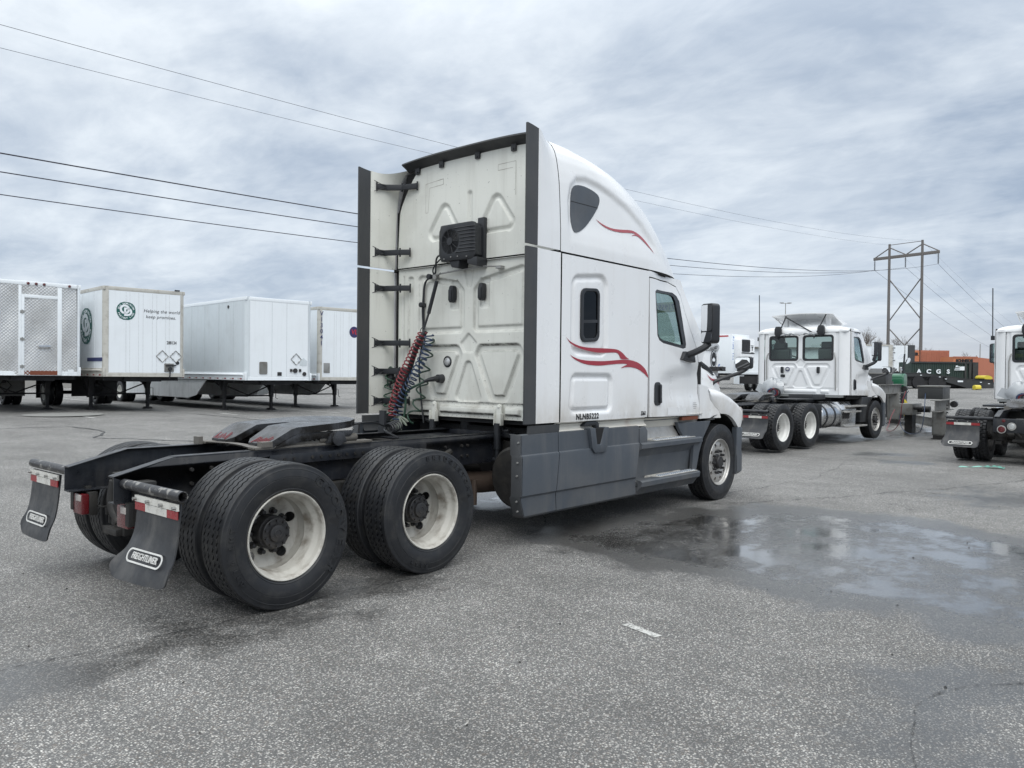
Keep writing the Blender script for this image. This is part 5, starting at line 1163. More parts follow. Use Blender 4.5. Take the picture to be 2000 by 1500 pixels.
# ------------------------------------------------------------------ DAY CAB TRACTORS
def daycab(label, loc, rz):
    P = thing('day_cab_truck', label, 'truck', loc, rz, 'white day cab tractors')
    build_chassis(P, 5.7, day=True); dxw = 5.26-6.447; dx = -1.06
    build_front(P, dx, dxw, red=False, sticker=False, sx=.32)
    W1 = rrect(.065, .83, 1.99, 2.615, .07, 5); W2 = [(-a, b) for a, b in W1]; xw = 3.36
    gl = lambda s: rrect(*sorted((s*.105, s*.79)), 2.03, 2.575, .05, 5)
    mb = MB(); wall_grid(mb, xw, 1.14, 2.70, lambda z: .98, step=.017, day=True, holes=[W1, W2]); mb.build('back_wall', 'white_clean', P, angle=60)
    for s in (-1, 1):
        mb = MB(); fs_ = lambda a, b: (xw-.006, a, b)
        panel(mb, rrect(*sorted((s*.055, s*.84)), 1.98, 2.625, .075, 5), [gl(s)], .08, fs_, (.04, 0, 0)); f = mb.build('rear_window', 'black_plastic', P)
        mb = MB(); panel(mb, gl(s), [], .3, lambda a, b: (xw+.008, a, b)); mb.build('window_glass', 'glass_tint', f)
        # rounded corner panel between back wall and door
        mb = MB(); n = 12
        def cf(i, j):
            t = i/(n-1)
            a = pi/2*min(1, t/.85); x = xw+.25*(1-cos(a)); y = .975+.24*sin(a)
            if t > .85: x += (t-.85)/.15*.0
            x = min(x, 4.565+dx) if t < 1 else 4.565+dx
            return (x, -y, 1.14+(2.70-1.14)*j)
        mb.grid(n, 2, cf); (mb if s < 0 else mb.mirror()).build('corner_panel', 'white_clean', P, angle=60)
        mb = MB(); mb.tube([(xw-.01, s*.90, 1.25), (xw-.03, s*.90, 2.0), (xw-.03, s*.88, 2.12), (xw-.0, s*.86, 2.18)], .014, 8); mb.build('grab_wire', 'galvanised', P)
        mb = MB(); mb.box(4.0+dx+.0, 4.1+dx, 0, .01, 1.2, 1.21) if False else mb.prism(rrect(s*.47-.032, s*.47+.032, 1.67, 1.83, .02, 3), 'x', xw-.05, xw+.02); mb.build('wall_vent_cap', 'black_plastic', P, bevel=.008)
    mb = MB(); mb.lathe([(0, .055), (-.02, .055), (-.02, .04)], (xw, .33, 1.77), 'x', 24); w = mb.build('work_lamp', 'ink_navy', P)
    mb = MB(); mb.lathe([(-.01, .042), (-.02, .03), (-.021, .0001)], (xw, .33, 1.77), 'x', 20); mb.build('lamp_lens', 'lens_pale', w)
    mb = MB(); mb.lathe([(0, .04), (-.05, .038), (-.05, .0001)], (xw, .46, 1.60), 'x', 12); mb.box(xw-.01, xw, .40, .52, 1.57, 1.63); mb.build('trailer_socket', 'black_plastic', P)
    # low roof cap
    mb = MB(); nx, ny = 22, 31
    def rfp(i, j):
        u = i/(nx-1); x = xw-.01+(5.60+dx-xw)*u; t = -1+2*j/(ny-1)
        hw = 1.17-.30*ss((u-.55)/.45)**1.5; H = .155*(min(1, u/.10+.15))**.5*(1-max(0, (u-.72)/.28)**2*.95)
        e = 3.0; y = hw*math.copysign(abs(sin(t*pi/2))**(2/e), t); z = 2.705+H*abs(cos(t*pi/2))**(2/e)
        return (x+.18*(1-t*t)*ss((u-.5)/.5), y, z)
    mb.grid(nx, ny, rfp); mb.grid(2, ny, lambda i, j: (lambda p: (p[0], p[1], p[2] if i == 0 else 2.69))(rfp(0, j))); mb.build('cab_roof', 'white_clean', P, angle=50)
    mb = MB(); mb.box(xw+.01, 5.45+dx, -1.10, 1.10, 2.692, 2.708); mb.build('roof_seam', 'black_gap', P)
    mb = MB(); mb.box(xw+.05, 4.6+dx, -1.10, 1.10, 1.08, 1.15); mb.build('cab_floor', 'black_gap', P)
    # wing deflector on the roof
    mb = MB(); na, nb = 9, 13
    def df(i, j):
        u, t = i/(na-1), -1+2*j/(nb-1); return (xw+.02+.95*u, t*(.80-.12*u), 3.19-.24*u**1.3-.045*t*t+.0)
    shell(mb, df, na, nb, (0, 0, -.022))
    for s in (-1, 1):
        mb.prism([(xw+.02, 3.14), (xw+.95, 2.93), (xw+.70, 2.90), (xw+.45, 2.98)], 'y', s*.79, s*.77)
        mb.prism([(xw+.30, 3.10), (xw+.42, 3.08), (xw+.40, 2.84), (xw+.32, 2.84)], 'y', s*.60, s*.50)
    mb.build('roof_deflector', 'white_clean', P, angle=40)
    for pts in ([(xw-.06, .62, 2.54), (xw+.06, .42, 3.13)], [(xw-.06, -.36, 2.54), (xw+.06, -.62, 3.15)], [(xw+.05, .42, 3.10), (xw-.03, -.36, 2.66)]):
        mb = MB(); mb.tube(pts, .016, 8); mb.build('deflector_strut', 'black_plastic', P)
    for s in (-1, 1):
        mb = MB(); mb.prism([(s*.56-.05, 2.60), (s*.56+.05, 2.60), (s*.56+.085, 2.67), (s*.56+.085, 2.79), (s*.56+.05, 2.86), (s*.56-.05, 2.86), (s*.56-.085, 2.79), (s*.56-.085, 2.67)], 'x', xw-.13, xw-.04); mb.build('load_lamp', 'black_plastic', P, bevel=.01)
    mb = MB()
    for k in range(8): 
        y = .48-.13*k; mb.tube(chaik([(xw-.06, y+.06, 2.64+random.uniform(-.02, .02)), (xw-.10, y, 2.66+random.uniform(-.03, .03)), (xw-.05, y-.08, 2.65)], 2), random.uniform(.014, .03), 6)
    mb.build('wrapped_cable', 'plastic_wrap', P)
    # bundled hoses in a clear bag
    mb = MB(); bmv = []
    for i in range(15):
        for j in range(20):
            th, ph = pi*i/14, 2*pi*j/20; r = 1+.16*sin(5*ph+3*th)+.04*random.uniform(-1, 1)
            bmv.append((xw-.20+.16*sin(th)*cos(ph)*r, .62+.27*sin(th)*sin(ph)*r, 1.28+.24*cos(th)*r))
    mb.add(bmv, [(i*20+j, i*20+(j+1) % 20, (i+1)*20+(j+1) % 20, (i+1)*20+j) for i in range(14) for j in range(20)])
    mb.prism([(.80, 1.10), (1.10, 1.22), (1.0, 1.40), (.82, 1.35)], 'x', xw-.22, xw-.18); mb.build('hose_bag', 'plastic_wrap', P, angle=50)
    for m, dy in (('hose_red', 0), ('hose_blue', .04), ('black_plastic', -.06)):
        mb = MB()
        for k in range(3): mb.tube([(xw-.40+.01*k, .52+dy+(.11+.01*k)*cos(t), 1.17+(.09+.01*k)*sin(t)) for t in [2*pi*i/18 for i in range(18)]], .009, 6, closed=True)
        mb.build('air_hose', m, P)
    mb = MB(); mb.tube([(xw+.35, 1.30, 2.62), (xw+.33, 1.31, 3.75)], .012, 6); mb.box(xw+.30, xw+.38, 1.20, 1.33, 2.52, 2.62); mb.build('aerial', 'black_plastic', P)
    for s in (-1, 1):
        mb = MB(); mb.lathe([(0, .0001), (0, .24), (.04, .29), (.95, .29), (.99, .24), (.99, .0001)], (1.98, s*.90, .66), 'x', 36); t = mb.build('fuel_tank', 'polished_steel', P)
        for x in (2.22, 2.68):
            mb = MB(); mb.lathe([(-.03, .292), (-.03, .300), (.03, .300), (.03, .292)], (x, s*.90, .66), 'x', 36, close=True); mb.build('tank_strap', 'black_plastic', t)
        mb = MB(); mb.prism([(s*.62, .38), (s*1.18, .38), (s*1.20, .80), (s*1.05, .98), (s*.62, .98)], 'x', 3.02, 3.90)
        bx = mb.build('step_box', 'polished_steel', P, bevel=.01)
        mb = MB(); mb.box(3.10, 3.45, min(s*1.19, s*1.215), max(s*1.19, s*1.215), .58, .74); mb.build('box_opening', 'black_gap', bx)
        for z, x0, x1 in ((.87, 3.35, 4.40), (.38, 3.25, 4.45), (.74, 3.12, 4.05)):
            mb = MB(); mb.box(x0, x1, min(s*1.05, s*1.27), max(s*1.05, s*1.27), z-.02, z+.02); mb.build('step_tread', 'aluminium', bx, bevel=.006)
        mb = MB(); mb.prism([(4.35, 1.08), (4.95, 1.08), (4.78, .92), (4.66, .75), (4.60, .45), (4.25, .45), (4.2, .75)], 'y', s*1.17, s*.9); mb.build('arch_fairing', 'black_plastic', P, bevel=.01)
        mb = MB(); mb.box(1.86, 1.90, min(s*.5, s*1.2), max(s*.5, s*1.2), .40, .95); mb.build('splash_guard', 'black_plastic', P, bevel=.008)
        mb = MB(); shell(mb, lambda i, j: (4.56+dx+1.42*i, -(1.14-.04*j), 1.135-.10*j), 2, 2, (0, .03, 0)); (mb if s < 0 else mb.mirror()).build('door_sill', 'black_gap', P)
    mb = MB(); mb.box(.9, 1.9, .55, .95, 1.02, 1.06); mb.prism([(1.2, 1.04), (2.1, 1.04), (2.1, 1.07), (1.2, 1.07)], 'y', -.9, -.35); mb.box(2.2, 2.9, -.85, -.25, 1.04, 1.16); mb.build('deck_boxes', 'black_plastic', P, bevel=.01)
    mb = MB(); mb.box(1.1, 2.2, .10, .6, 1.075, 1.10); mb.box(1.5, 2.6, -.6, -.2, 1.03, 1.05); mb.build('deck_plate', 'aluminium', P, bevel=.004)
    mb = MB(); mb.box(3.3, 4.8, -.8, .8, .55, 1.08); mb.build('under_cab', 'black_gap', P)
    for y in (.45, -.45, .2, -.2):
        mb = MB(); mb.cyl((3.42, y, 0), .05, .95, 1.12, 'z', 12); mb.build('cab_mount', 'black_plastic', P)
    # film over the seats
    for ch in list(P.children):
        if ch.name.split('.')[0] == 'seat':
            ch.data.materials[0] = MATS['seat_plastic_cover']
    return P
T2 = daycab('white day cab truck with roof wing and shiny fuel tank, left of the steel stands', (13.384, 1.907, .045), -.0696)
T3 = dup(T2, (14.75, -3.47, .02), radians(-1.0), 'white day cab truck with round tail lamps, cut off by the right edge', 'white day cab tractors')
# ------------------------------------------------------------------ ROW OF TRAILERS
TH = radians(-4.1)
def landing_gear(P, y=2.4, col='under_black'):
    for s in (-1, 1):
        mb = MB(); mb.box(s*.95-.07, s*.95+.07, y-.07, y+.07, .50, 1.12); mb.box(s*.95-.05, s*.95+.05, y-.05, y+.05, .06, .55); mb.prism([(s*.95-.16, 0), (s*.95+.16, 0), (s*.95+.09, .07), (s*.95-.09, .07)], 'y', y-.13, y+.13)
        mb.prism([(s*.95-.22, 1.12), (s*.95+.22, 1.12), (s*.95+.07, .72), (s*.95-.07, .72)], 'y', y+.07, y+.09); mb.build('landing_leg', col, P, bevel=.006)
    mb = MB(); mb.tube([(-.9, y, .95), (0, y, .58)], .025, 6); mb.tube([(.9, y, .95), (0, y, .58)], .025, 6); mb.tube([(-.9, y, .55), (.9, y, .55)], .03, 6); mb.tube([(-.95, y-.05, .8), (-.9, y+1.0, 1.1)], .03, 6); mb.tube([(.95, y-.05, .8), (.9, y+1.0, 1.1)], .03, 6)
    mb.tube([(1.02, y, .75), (1.14, y, .75), (1.14, y-.02, .45), (1.22, y-.02, .42)], .012, 6); mb.build('leg_brace', col, P)
def trailer_wheels(P, ys_):
    for y in ys_:
        for s in (-1, 1):
            for xx in (s*1.08, s*.76):
                w = put('wheel', R_WHITE, P, (xx, y, .49), (0, 0, pi/2 if s > 0 else -pi/2)); put('tyre', T_RIB, w)
    mb = MB(); 
    for y in ys_: mb.cyl((0, y, .49), .07, -.9, .9, 'x', 10)
    mb.box(-.55, -.45, ys_[0]-1, ys_[-1]+1, .85, 1.1); mb.box(.45, .55, ys_[0]-1, ys_[-1]+1, .85, 1.1); mb.build('bogie', 'under_black', P)
def box_trailer(label, x, y, kind, rz=None):
    L = 8.7 if kind in ('quilt', 'od') else 15.8
    """origin: middle of the front face on the ground, body runs towards local +y"""
    z = gz(x, y)+.0; P = thing('box_trailer', label, 'trailer', (x, y, z), TH if rz is None else rz, 'trailers parked in a row')
    H0, H1, W = 1.17, 4.11, 1.295
    side = 'trailer_grey' if kind == 'plain' else 'trailer_white'
    for s in (-1, 1):
        mb = MB(); mb.box(min(s*W, s*(W-.03)), max(s*W, s*(W-.03)), .12, L, H0+.28, H1-.12); sp = mb.build('side_wall', side, P)
        mb = MB()
        for k in range(int(L/1.22)): 
            yy = 1.2*k+.9
            mb.box(min(s*W, s*(W+.004)), max(s*W, s*(W+.004)), yy, yy+.10, H0+.28, H1-.12)
        mb.build('side_seam', side, sp)
        mb = MB()
        for k in range(6 if L < 10 else 10):
            for q in range(56): mb.box(s*(W+.004)-.005, s*(W+.004)+.005, .93+1.2*k, .945+1.2*k, H0+.32+.046*q, H0+.332+.046*q)
        stuff(mb.build('rivets', 'galvanised', sp))
        mb = MB(); mb.box(min(s*(W+.012), s*(W-.05)), max(s*(W+.012), s*(W-.05)), .0, L, H0, H0+.28); mb.tube([(s*(W+.03), .15, H0+.20), (s*(W+.03), L, H0+.20)], .035, 8)
        br = mb.build('bottom_rail', 'trailer_white' if kind != 'od' else 'trailer_rail', P, bevel=.004)
        for k in range(14):
            for q, m in ((0, 'tape_red'), (.18, 'tape_white')):
                mb = MB(); yy = .25+.62*k+q; mb.box(min(s*(W+.013), s*(W+.016)), max(s*(W+.013), s*(W+.016)), yy, yy+.15, H0+.03, H0+.075); put('reflector', mb.mesh('reflector', m), br)
        mb = MB(); mb.box(min(s*(W+.01), s*(W-.05)), max(s*(W+.01), s*(W-.05)), .0, L, H1-.12, H1); mb.build('top_rail', 'trailer_rail' if kind in ('od', 'vl') else 'trailer_white', P, bevel=.006)
        mb = MB()
        R0 = .14 if kind != 'quilt' else .10
        mb.grid(9, 2, lambda i, j: (s*(W-R0+(R0+.008)*sin(i/8*pi/2)), .0+R0-(R0+.008)*cos(i/8*pi/2), H0+(H1-H0)*j)); mb.build('corner_post', {'od': 'trailer_rail', 'vl': 'trailer_rail', 'plain': 'trailer_grey', 'quilt': 'trailer_white'}[kind], P, angle=60)
    mb = MB(); mb.box(-W+.03, W-.03, .1, L, H1-.02, H1); mb.build('roof', 'trailer_grey', P)
    mb = MB(); mb.box(-W+.03, W-.03, .10, L, H0-.02, H0+.04)
    for k in range(int(L/.77)): mb.box(-1.2, 1.2, .3+.75*k, .38+.75*k, H0-.13, H0-.02)
    mb.box(-.6, .6, .2, 1.6, H0-.16, H0-.02); mb.build('floor_frame', 'under_black', P)
    mb = MB(); mb.box(-W, W, L, L+.04, H0, H1); mb.build('rear_doors', 'trailer_white', P)
    mb = MB(); mb.box(-W+.10, W-.10, -.006, .02, H0+.0, H0+.13); mb.box(-W+.1, W-.1, -.012, .0, H0, H0+.04); mb.build('front_sill', 'trailer_rail' if kind in ('od', 'vl') else 'trailer_white', P, bevel=.004)
    mb = MB(); mb.box(-W+.10, W-.10, -.008, .05, H1-.13, H1-.0); mb.build('front_header', 'trailer_rail' if kind in ('od', 'vl') else 'trailer_white', P, bevel=.02 if kind != 'quilt' else .03)
    if kind == 'quilt':
        n1, n2 = 230, 270; x0, x1, z0, z1 = -W+.11, W-.11, H0+.02, H1-.13
        def q(i, j):
            x_, z_ = x0+(x1-x0)*i/(n1-1), z0+(z1-z0)*j/(n2-1); p = .105
            a, b = (x_+z_*1.05)/p*pi, (x_-z_*1.05)/p*pi
            h = .009*(abs(sin(a/1.0)))**.6*(abs(sin(b)))**.5+.022*sin(x_*3.1+z_*1.9)+.012*sin(x_*5.3-z_*3.7+1)
            return (x_, -.003-h+.012, z_)
        mb = MB(); mb.grid(n1, n2, q); mb.build('quilted_front', 'quilted_steel', P, angle=70)
        for a, b, c, d in ((-.38, -.30, H0+.02, H1-.42), (.62, .74, H0+.02, H1-.15), (-.30, .62, H1-.52, H1-.42), (-.46, -.38, H0+.02, H1-.15)):
            mb = MB(); mb.box(a, b, -.035, .02, c, d); mb.build('door_frame', 'trailer_white', P, bevel=.008)
        mb = MB(); mb.box(.08, .42, -.06, -.02, 2.03, 2.13); mb.build('door_handle', 'polished_steel', P, bevel=.01)
        mb = MB(); mb.box(-.30, .62, -.03, .02, H0+.02, H0+.15); mb.build('door_foot', 'rust', P)
        for k in range(3): 
            mb = MB(); mb.cyl((-.36, -.05, 1.45+.85*k), .015, -.06, .06, 'z', 8); mb.box(-.42, -.30, -.045, -.03, 1.41+.85*k, 1.49+.85*k); mb.build('door_hinge', 'galvanised', P)
        for xx in (-.20, .02, .24, .96): 
            mb = MB(); mb.lathe([(0, .045), (-.012, .042), (-.03, .03), (-.035, .0001)], (xx, -.03, H1-.07), 'y', 16); mb.build('marker_light', 'lens_red', P)
        mb = MB(); mb.box(.92, 1.10, -.012, .0, H0+.06, H0+.20); mb.build('notice_plate', 'trailer_white', P)
    else:
        mb = MB(); mb.box(-W+.13, W-.13, .0, .03, H0+.13, H1-.13); f = mb.build('front_panel', 'trailer_white', P)
        cols = {'od': (-.62, -.50, -.22, -.08, .22, .36, .66, .78), 'plain': (-.30, .28), 'vl': (-.60, -.50, -.3, -.18, .1, .2)}[kind]
        mb = MB()
        for c in cols:
            for q in range(60): mb.box(c-.006, c+.006, -.004, .001, H0+.16+.044*q, H0+.172+.044*q)
        for c in (-W+.145, W-.145):
            for q in range(66): mb.box(c-.006, c+.006, -.004, .001, H0+.16+.04*q, H0+.172+.04*q)
        for q in range(58): mb.box(-W+.16+.041*q, -W+.172+.041*q, -.004, .001, H0+.138, H0+.148)
        stuff(mb.build('rivets', 'galvanised', f))
        if kind == 'plain':
            for c in cols: mb = MB(); mb.box(c-.004, c+.004, -.003, .002, H0+.13, H1-.13); mb.build('panel_joint', 'trailer_grey', f)
        def placard(cx, cz, r=.20):
            mb = MB(); t = .022
            for k in range(4):
                a0, a1 = pi/2*k, pi/2*(k+1); p0 = Vector((cx+r*cos(a0), 0, cz+r*sin(a0))); p1 = Vector((cx+r*cos(a1), 0, cz+r*sin(a1))); mb.tube([p0+Vector((0, -.015, 0)), p1+Vector((0, -.015, 0))], .012, 5)
                m_ = (p0+p1)/2; mb.box(m_.x-.02, m_.x+.02, -.03, -.005, m_.z-.02, m_.z+.02)
            mb.build('placard_holder', 'galvanised', P)
        if kind == 'od':
            placard(.55, H0+.70); placard(1.0, H0+.70)
            mb = MB(); mb.box(.62, .93, -.03, .01, H0+.18, H0+.46); g = mb.build('connector_plate', 'beam_steel', P, bevel=.01)
            mb = MB(); mb.cyl((.79, -.07, H0+.28), .06, -.03, .04, 'y', 12); mb.box(.66, 1.0, -.07, -.02, H0+.38, H0+.42); mb.tube([(.79, -.06, H0+.22), (.78, -.08, H0+.05), (.77, -.06, H0-.05)], .02, 6); mb.build('glad_hand', 'black_plastic', g)
            mb = MB(); mb.cyl((1.06, 0, H0+.48), .06, -.02, .0, 'y', 16); mb.build('round_cap', 'black_plastic', P)
            mb = MB(); mb.box(.95, 1.12, -.03, 0, H1+.0, H1+.04); mb.build('roof_lamp', 'black_plastic', P)
            def odlogo(F, R, par):
                mb = MB(); k = 14
                oct_ = [(R*.98, R*.45), (R*.55, R*.95), (-R*.45, R*1.0), (-R*.98, R*.45), (-R*.98, -R*.3), (-R*.55, -R*.95), (R*.5, -R*1.0), (R*.98, -R*.4)]; oct_ = smoothpoly(oct_, 1)
                n = len(oct_); mb.add([(a, b, .002) for a, b in oct_], [tuple(range(n))], F); lg = mb.build('round_logo', 'ink_green', par)
                mb = MB(); text(mb, 'O', R*1.35, F @ Matrix.Translation((-R*.13, R*.12, .006)), .001, R*.05); text(mb, 'D', R*1.2, F @ Matrix.Translation((R*.20, -R*.14, .006)), .001, R*.05)
                for wd, c0, fl in (('OLD DOMINION', 0, 1), ('FREIGHT LINE', 180, -1)):
                    for q, ch in enumerate(wd):
                        a = radians(c0+fl*(q-(len(wd)-1)/2)*13); rr_ = R*.80; u = (sin(a), cos(a)); r_ = (cos(a), -sin(a))
                        if fl < 0: u = (-u[0], -u[1]); r_ = (-r_[0], -r_[1])
                        text(mb, ch, R*.24, F @ frame((rr_*sin(a), rr_*cos(a), .006), (r_[0], r_[1], 0), (u[0], u[1], 0)), .001, R*.008)
                mb.build('logo_letters', 'trailer_white', lg)
            odlogo(frame((-.62, -.004, H1-.78), (1, 0, 0), (0, 0, 1)), .30, f)
            odlogo(frame((-W-.008, 1.75, H1-1.25), (0, -1, 0), (0, 0, 1)), .62, f)
            mb = MB(); text(mb, 'Helping the world', .155, frame((.53, -.004, H1-.74), (1, 0, 0), (0, 0, 1)), .001, .0, shear=.2, sp=1.05); text(mb, 'keep promises.', .155, frame((.50, -.004, H1-.93), (1, 0, 0), (0, 0, 1)), .001, 0, shear=.2, sp=1.05)
            mb.build('lettering', 'ink_black', f); mb = MB(); text(mb, '288134', .155, frame((.86, -.004, H0+1.16), (1, 0, 0), (0, 0, 1)), .001, .003, sx=.72); mb.build('lettering', 'ink_black', f)
            mb = MB(); mb.box(-W-.016, -W-.010, .1, 1.6, H0+.50, H0+.62); mb.build('blue_band', 'ink_navy', f)
        if kind == 'plain':
            placard(.66, H0+.78, .21)
            mb = MB(); mb.prism([(x_+.96, z_+H0+.66) for x_, z_ in [(-.14, -.12), (.14, -.12), (.16, .05), (0, .18), (-.16, .05)]], 'y', -.008, .0); mb.build('placard_ghost', 'trailer_grey', P)
            mb = MB(); mb.prism(rrect(-.78, -.48, H0+.22, H0+.66, .04, 3), 'y', -.02, .0); mb.build('grey_plate', 'beam_steel', P)
            mb = MB(); mb.cyl((.62, 0, H0+.36), .085, -.05, 0, 'y', 16); mb.box(.42, .50, -.04, 0, H0+.32, H0+.42); mb.box(.78, .86, -.04, 0, H0+.32, H0+.42); mb.cyl((1.0, 0, H0+.24), .075, -.03, 0, 'y', 16); mb.box(-.08, .08, -.02, 0, H0+.17, H0+.30); mb.build('connector', 'hub_dark', P)
            mb = MB(); mb.cyl((0, 1.35, H1-.30), .06, -W-.02, -W+.01, 'x', 14); mb.build('side_vent', 'hub_dark', P)
        if kind == 'vl':
            mb = MB(); z_ = H1-.28
            for ch in 'V13041': text(mb, ch, .25, frame((-W+.10, -.03, z_), (1, 0, 0), (0, 0, 1)), .001, .002); z_ -= .235
            mb.build('trailer_number', 'ink_navy', P)
            mb = MB(); mb.cyl((.35, 0, H1-.95), .23, -.006, 0, 'y', 32); lg = mb.build('round_logo', 'logo_purple', f)
            mb = MB(); text(mb, 'VL', .28, frame((.35, -.010, H1-.95), (1, 0, 0), (0, 0, 1)), .001, .006, shear=.15); mb.build('logo_letters', 'ink_red', lg)
            mb = MB(); mb.box(-W+.22, -W+.50, -.02, 0, H0+.30, H0+.70); mb.box(.75, 1.1, -.04, 0, H0+.25, H0+.60); mb.build('connector', 'galvanised', P, bevel=.01)
    landing_gear(P)
    trailer_wheels(P, (12.8, 14.1) if L > 10 else (7.2,))
    if L < 10:
        for s in (-1, 1): mb = MB(); mb.box(s*.92-.32, s*.92+.32, 8.1, 8.13, .25, 1.1); mb.build('mud_flap', 'under_black', P)
        mb = MB(); mb.box(-.45, 1.2, 6.35, 6.4, .35, 1.15); sk = mb.build('storage_box', 'beam_steel' if kind == 'quilt' else 'under_black', P)
        for c in (.15, .55):
            mb = MB()
            for k in range(4): a0, a1 = pi/2*k, pi/2*(k+1); mb.tube([(c+.2*cos(a0), 6.33, .75+.25*sin(a0)), (c+.2*cos(a1), 6.33, .75+.25*sin(a1))], .012, 4)
            mb.build('placard_holder', 'under_black', sk)
    if kind in ('plain', 'vl'):
        for s in (-1, 1):
            mb = MB(); mb.prism([(3.3, H0), (11.8, H0), (11.8, .42), (5.0, .42), (4.2, .55)], 'x', s*(W-.05), s*(W-.08)); mb.build('aero_skirt', 'skirt_grey', P)
    return P
box_trailer('box trailer with diamond-quilted stainless steel front and a small door, leftmost in the row', 5.72, 21.55, 'quilt')
box_trailer('white box trailer with round green logo and slogan on its front', 8.72, 20.60, 'od')
box_trailer('plain white box trailer without writing, between the logo trailer and the vertical-number trailer', 12.86, 19.10, 'plain')
box_trailer('white box trailer with V13041 down its corner post and a round navy logo', 16.75, 20.30, 'vl')
# something low beyond the trailers
for k, (x, y, w, h) in enumerate(((-2, 62, 9, 2.2), (20, 66, 8, 2.6))):
    B = thing('warehouse', ('low grey shed far behind the quilted trailer', 'low grey shed far behind the plain trailer')[k], 'building', (x, y, gz(x, y)), TH)
    mb = MB(); mb.box(-w, w, 0, 8, 0, h); mb.build('wall', 'building', B)
    mb = MB(); mb.prism([(-w-.3, h), (w+.3, h), (w+.3, h+.2), (-w-.3, h+.2)], 'y', -.3, 8.3); mb.build('roof', 'beam_steel', B)
    for q in range(5): mb = MB(); mb.box(-w+1+3.2*q, -w+2.4+3.2*q, -.03, .01, .8, 1.7); mb.build('window', 'glass_dark', B)

# ------------------------------------------------------------------ MIDDLE DISTANCE, RIGHT
def W_(u, d):   # offline helper kept as plain geometry: bearing and range to ground x,y
    la = (u-1000)/1525.76*d; return (CAM.x+cos(YAW)*d+sin(YAW)*la, CAM.y+sin(YAW)*d-cos(YAW)*la)
# refrigerated trailer
x, y = 52.4, 19.6
RT = thing('refrigerated_trailer', 'white refrigerated trailer with black-grilled cooling unit, beyond the sleeper truck nose', 'trailer', (x, y, gz(x, y)), TH)
mb = MB(); mb.box(-1.3, 1.3, 0, 14, 1.15, 4.05); rb = mb.build('body', 'trailer_white', RT, bevel=.03)
mb = MB(); mb.prism(rrect(-.95, 1.1, 1.9, 3.75, .15, 3), 'y', -.55, 0); un_ = mb.build('cooling_unit', 'white_clean', RT, bevel=.04)
mb = MB(); mb.prism(rrect(-.85, .30, 2.75, 3.65, .08, 3), 'y', -.60, -.5); gr = mb.build('grille', 'black_plastic', un_)
for k in range(6): mb = MB(); mb.box(-.8, .25, -.64, -.6, 2.83+.13*k, 2.86+.13*k); mb.build('grille_slat', 'hub_dark', gr)
mb = MB(); text(mb, 'T', .4, frame((.70, -.565, 3.0), (1, 0, 0), (0, 0, 1)), .005, .02); mb.box(.50, .90, -.56, -.553, 2.70, 2.74); mb.box(.5, .9, -.56, -.553, 3.22, 3.26); mb.build('unit_logo', 'ink_black', un_)
mb = MB(); mb.box(.35, .95, -.56, -.553, 2.30, 2.36); mb.box(-.9, 1.05, -.57, -.54, 2.62, 2.70); mb.build('unit_trim', 'ink_black', un_)
mb = MB(); z_ = 3.8
for ch in 'Prime Inc': text(mb, ch, .3, frame((-1.12, -.006, z_), (0, 0, -1), (1, 0, 0)), .002, .004) if ch != ' ' else None; z_ -= .20
mb.build('lettering', 'ink_blue', rb); mb = MB(); text(mb, "53'", .42, frame((-1.312, 1.2, 1.65), (0, -1, 0), (0, 0, 1)), .002, .01); mb.build('lettering', 'ink_blue', rb)
mb = MB(); mb.box(-1.31, -1.30, .3, 2.4, 3.86, 3.96); mb.build('red_stripe', 'ink_red', rb)
landing_gear(RT); mb = MB(); mb.cyl((0, 1.0, 0), .15, .7, 1.15, 'z', 10); mb.box(-.5, .5, -.1, .1, 1.2, 1.8); mb.box(-1.2, 1.2, .1, 13.5, 1.0, 1.15); mb.build('frame', 'under_black', RT)
trailer_wheels(RT, (11.5, 12.8))
# low flatbed in front of it
x, y = 49.5, 16.2
FB = thing('flatbed_truck', 'white low flatbed with small wheels in front of the refrigerated trailer', 'truck', (x, y, gz(x, y)), radians(2))
mb = MB(); mb.box(-3.2, 4.0, -1.1, 1.1, 1.12, 1.32); mb.build('bed', 'trailer_white', FB, bevel=.02)
mb = MB(); mb.box(-3.1, 3.9, -.5, .5, .82, 1.12); mb.box(-3.6, -3.3, -.6, .6, .5, 1.0); mb.build('chassis', 'under_black', FB)
for xx in (-1.2, .1):
    for s in (-1, 1):
        w = put('wheel', R_WHITE, FB, (xx, s*.95, .49), (0, 0, 0 if s < 0 else pi)); put('tyre', T_RIB, w)
# nose of a wrapped white truck
x, y = 39.4, 15.7
NT_ = thing('wrapped_truck', 'white truck wrapped in film with oval black emblem, behind the sleeper truck hood', 'truck', (x, y, gz(x, y)), TH)
mb = MB(); nl = 10
mb.prism([(-1.25, .9), (1.25, .9), (1.25, 2.6), (1.0, 3.0), (.3, 3.2), (-.9, 3.2), (-1.25, 2.9)], 'y', 0, 7); nb_ = mb.build('body', 'white_clean', NT_, bevel=.08)
mb = MB()
for k in range(9): mb.tube(chaik([(-.6+.2*k, -.02, 2.7), (-.5+.2*k, -.08, 2.9), (-.45+.19*k, -.02, 3.1), (-.4+.15*k, .2, 3.2)], 1), .06, 5)
mb.build('film_wrap', 'plastic_wrap', NT_)
mb = MB(); mb.cyl((0, 0, 0), 1, -.01, 0, 'y', 30, Matrix.Translation((.65, -.01, 2.2)) @ Matrix.Diagonal((.36, 1, .55, 1))); em = mb.build('oval_emblem', 'ink_black', nb_)
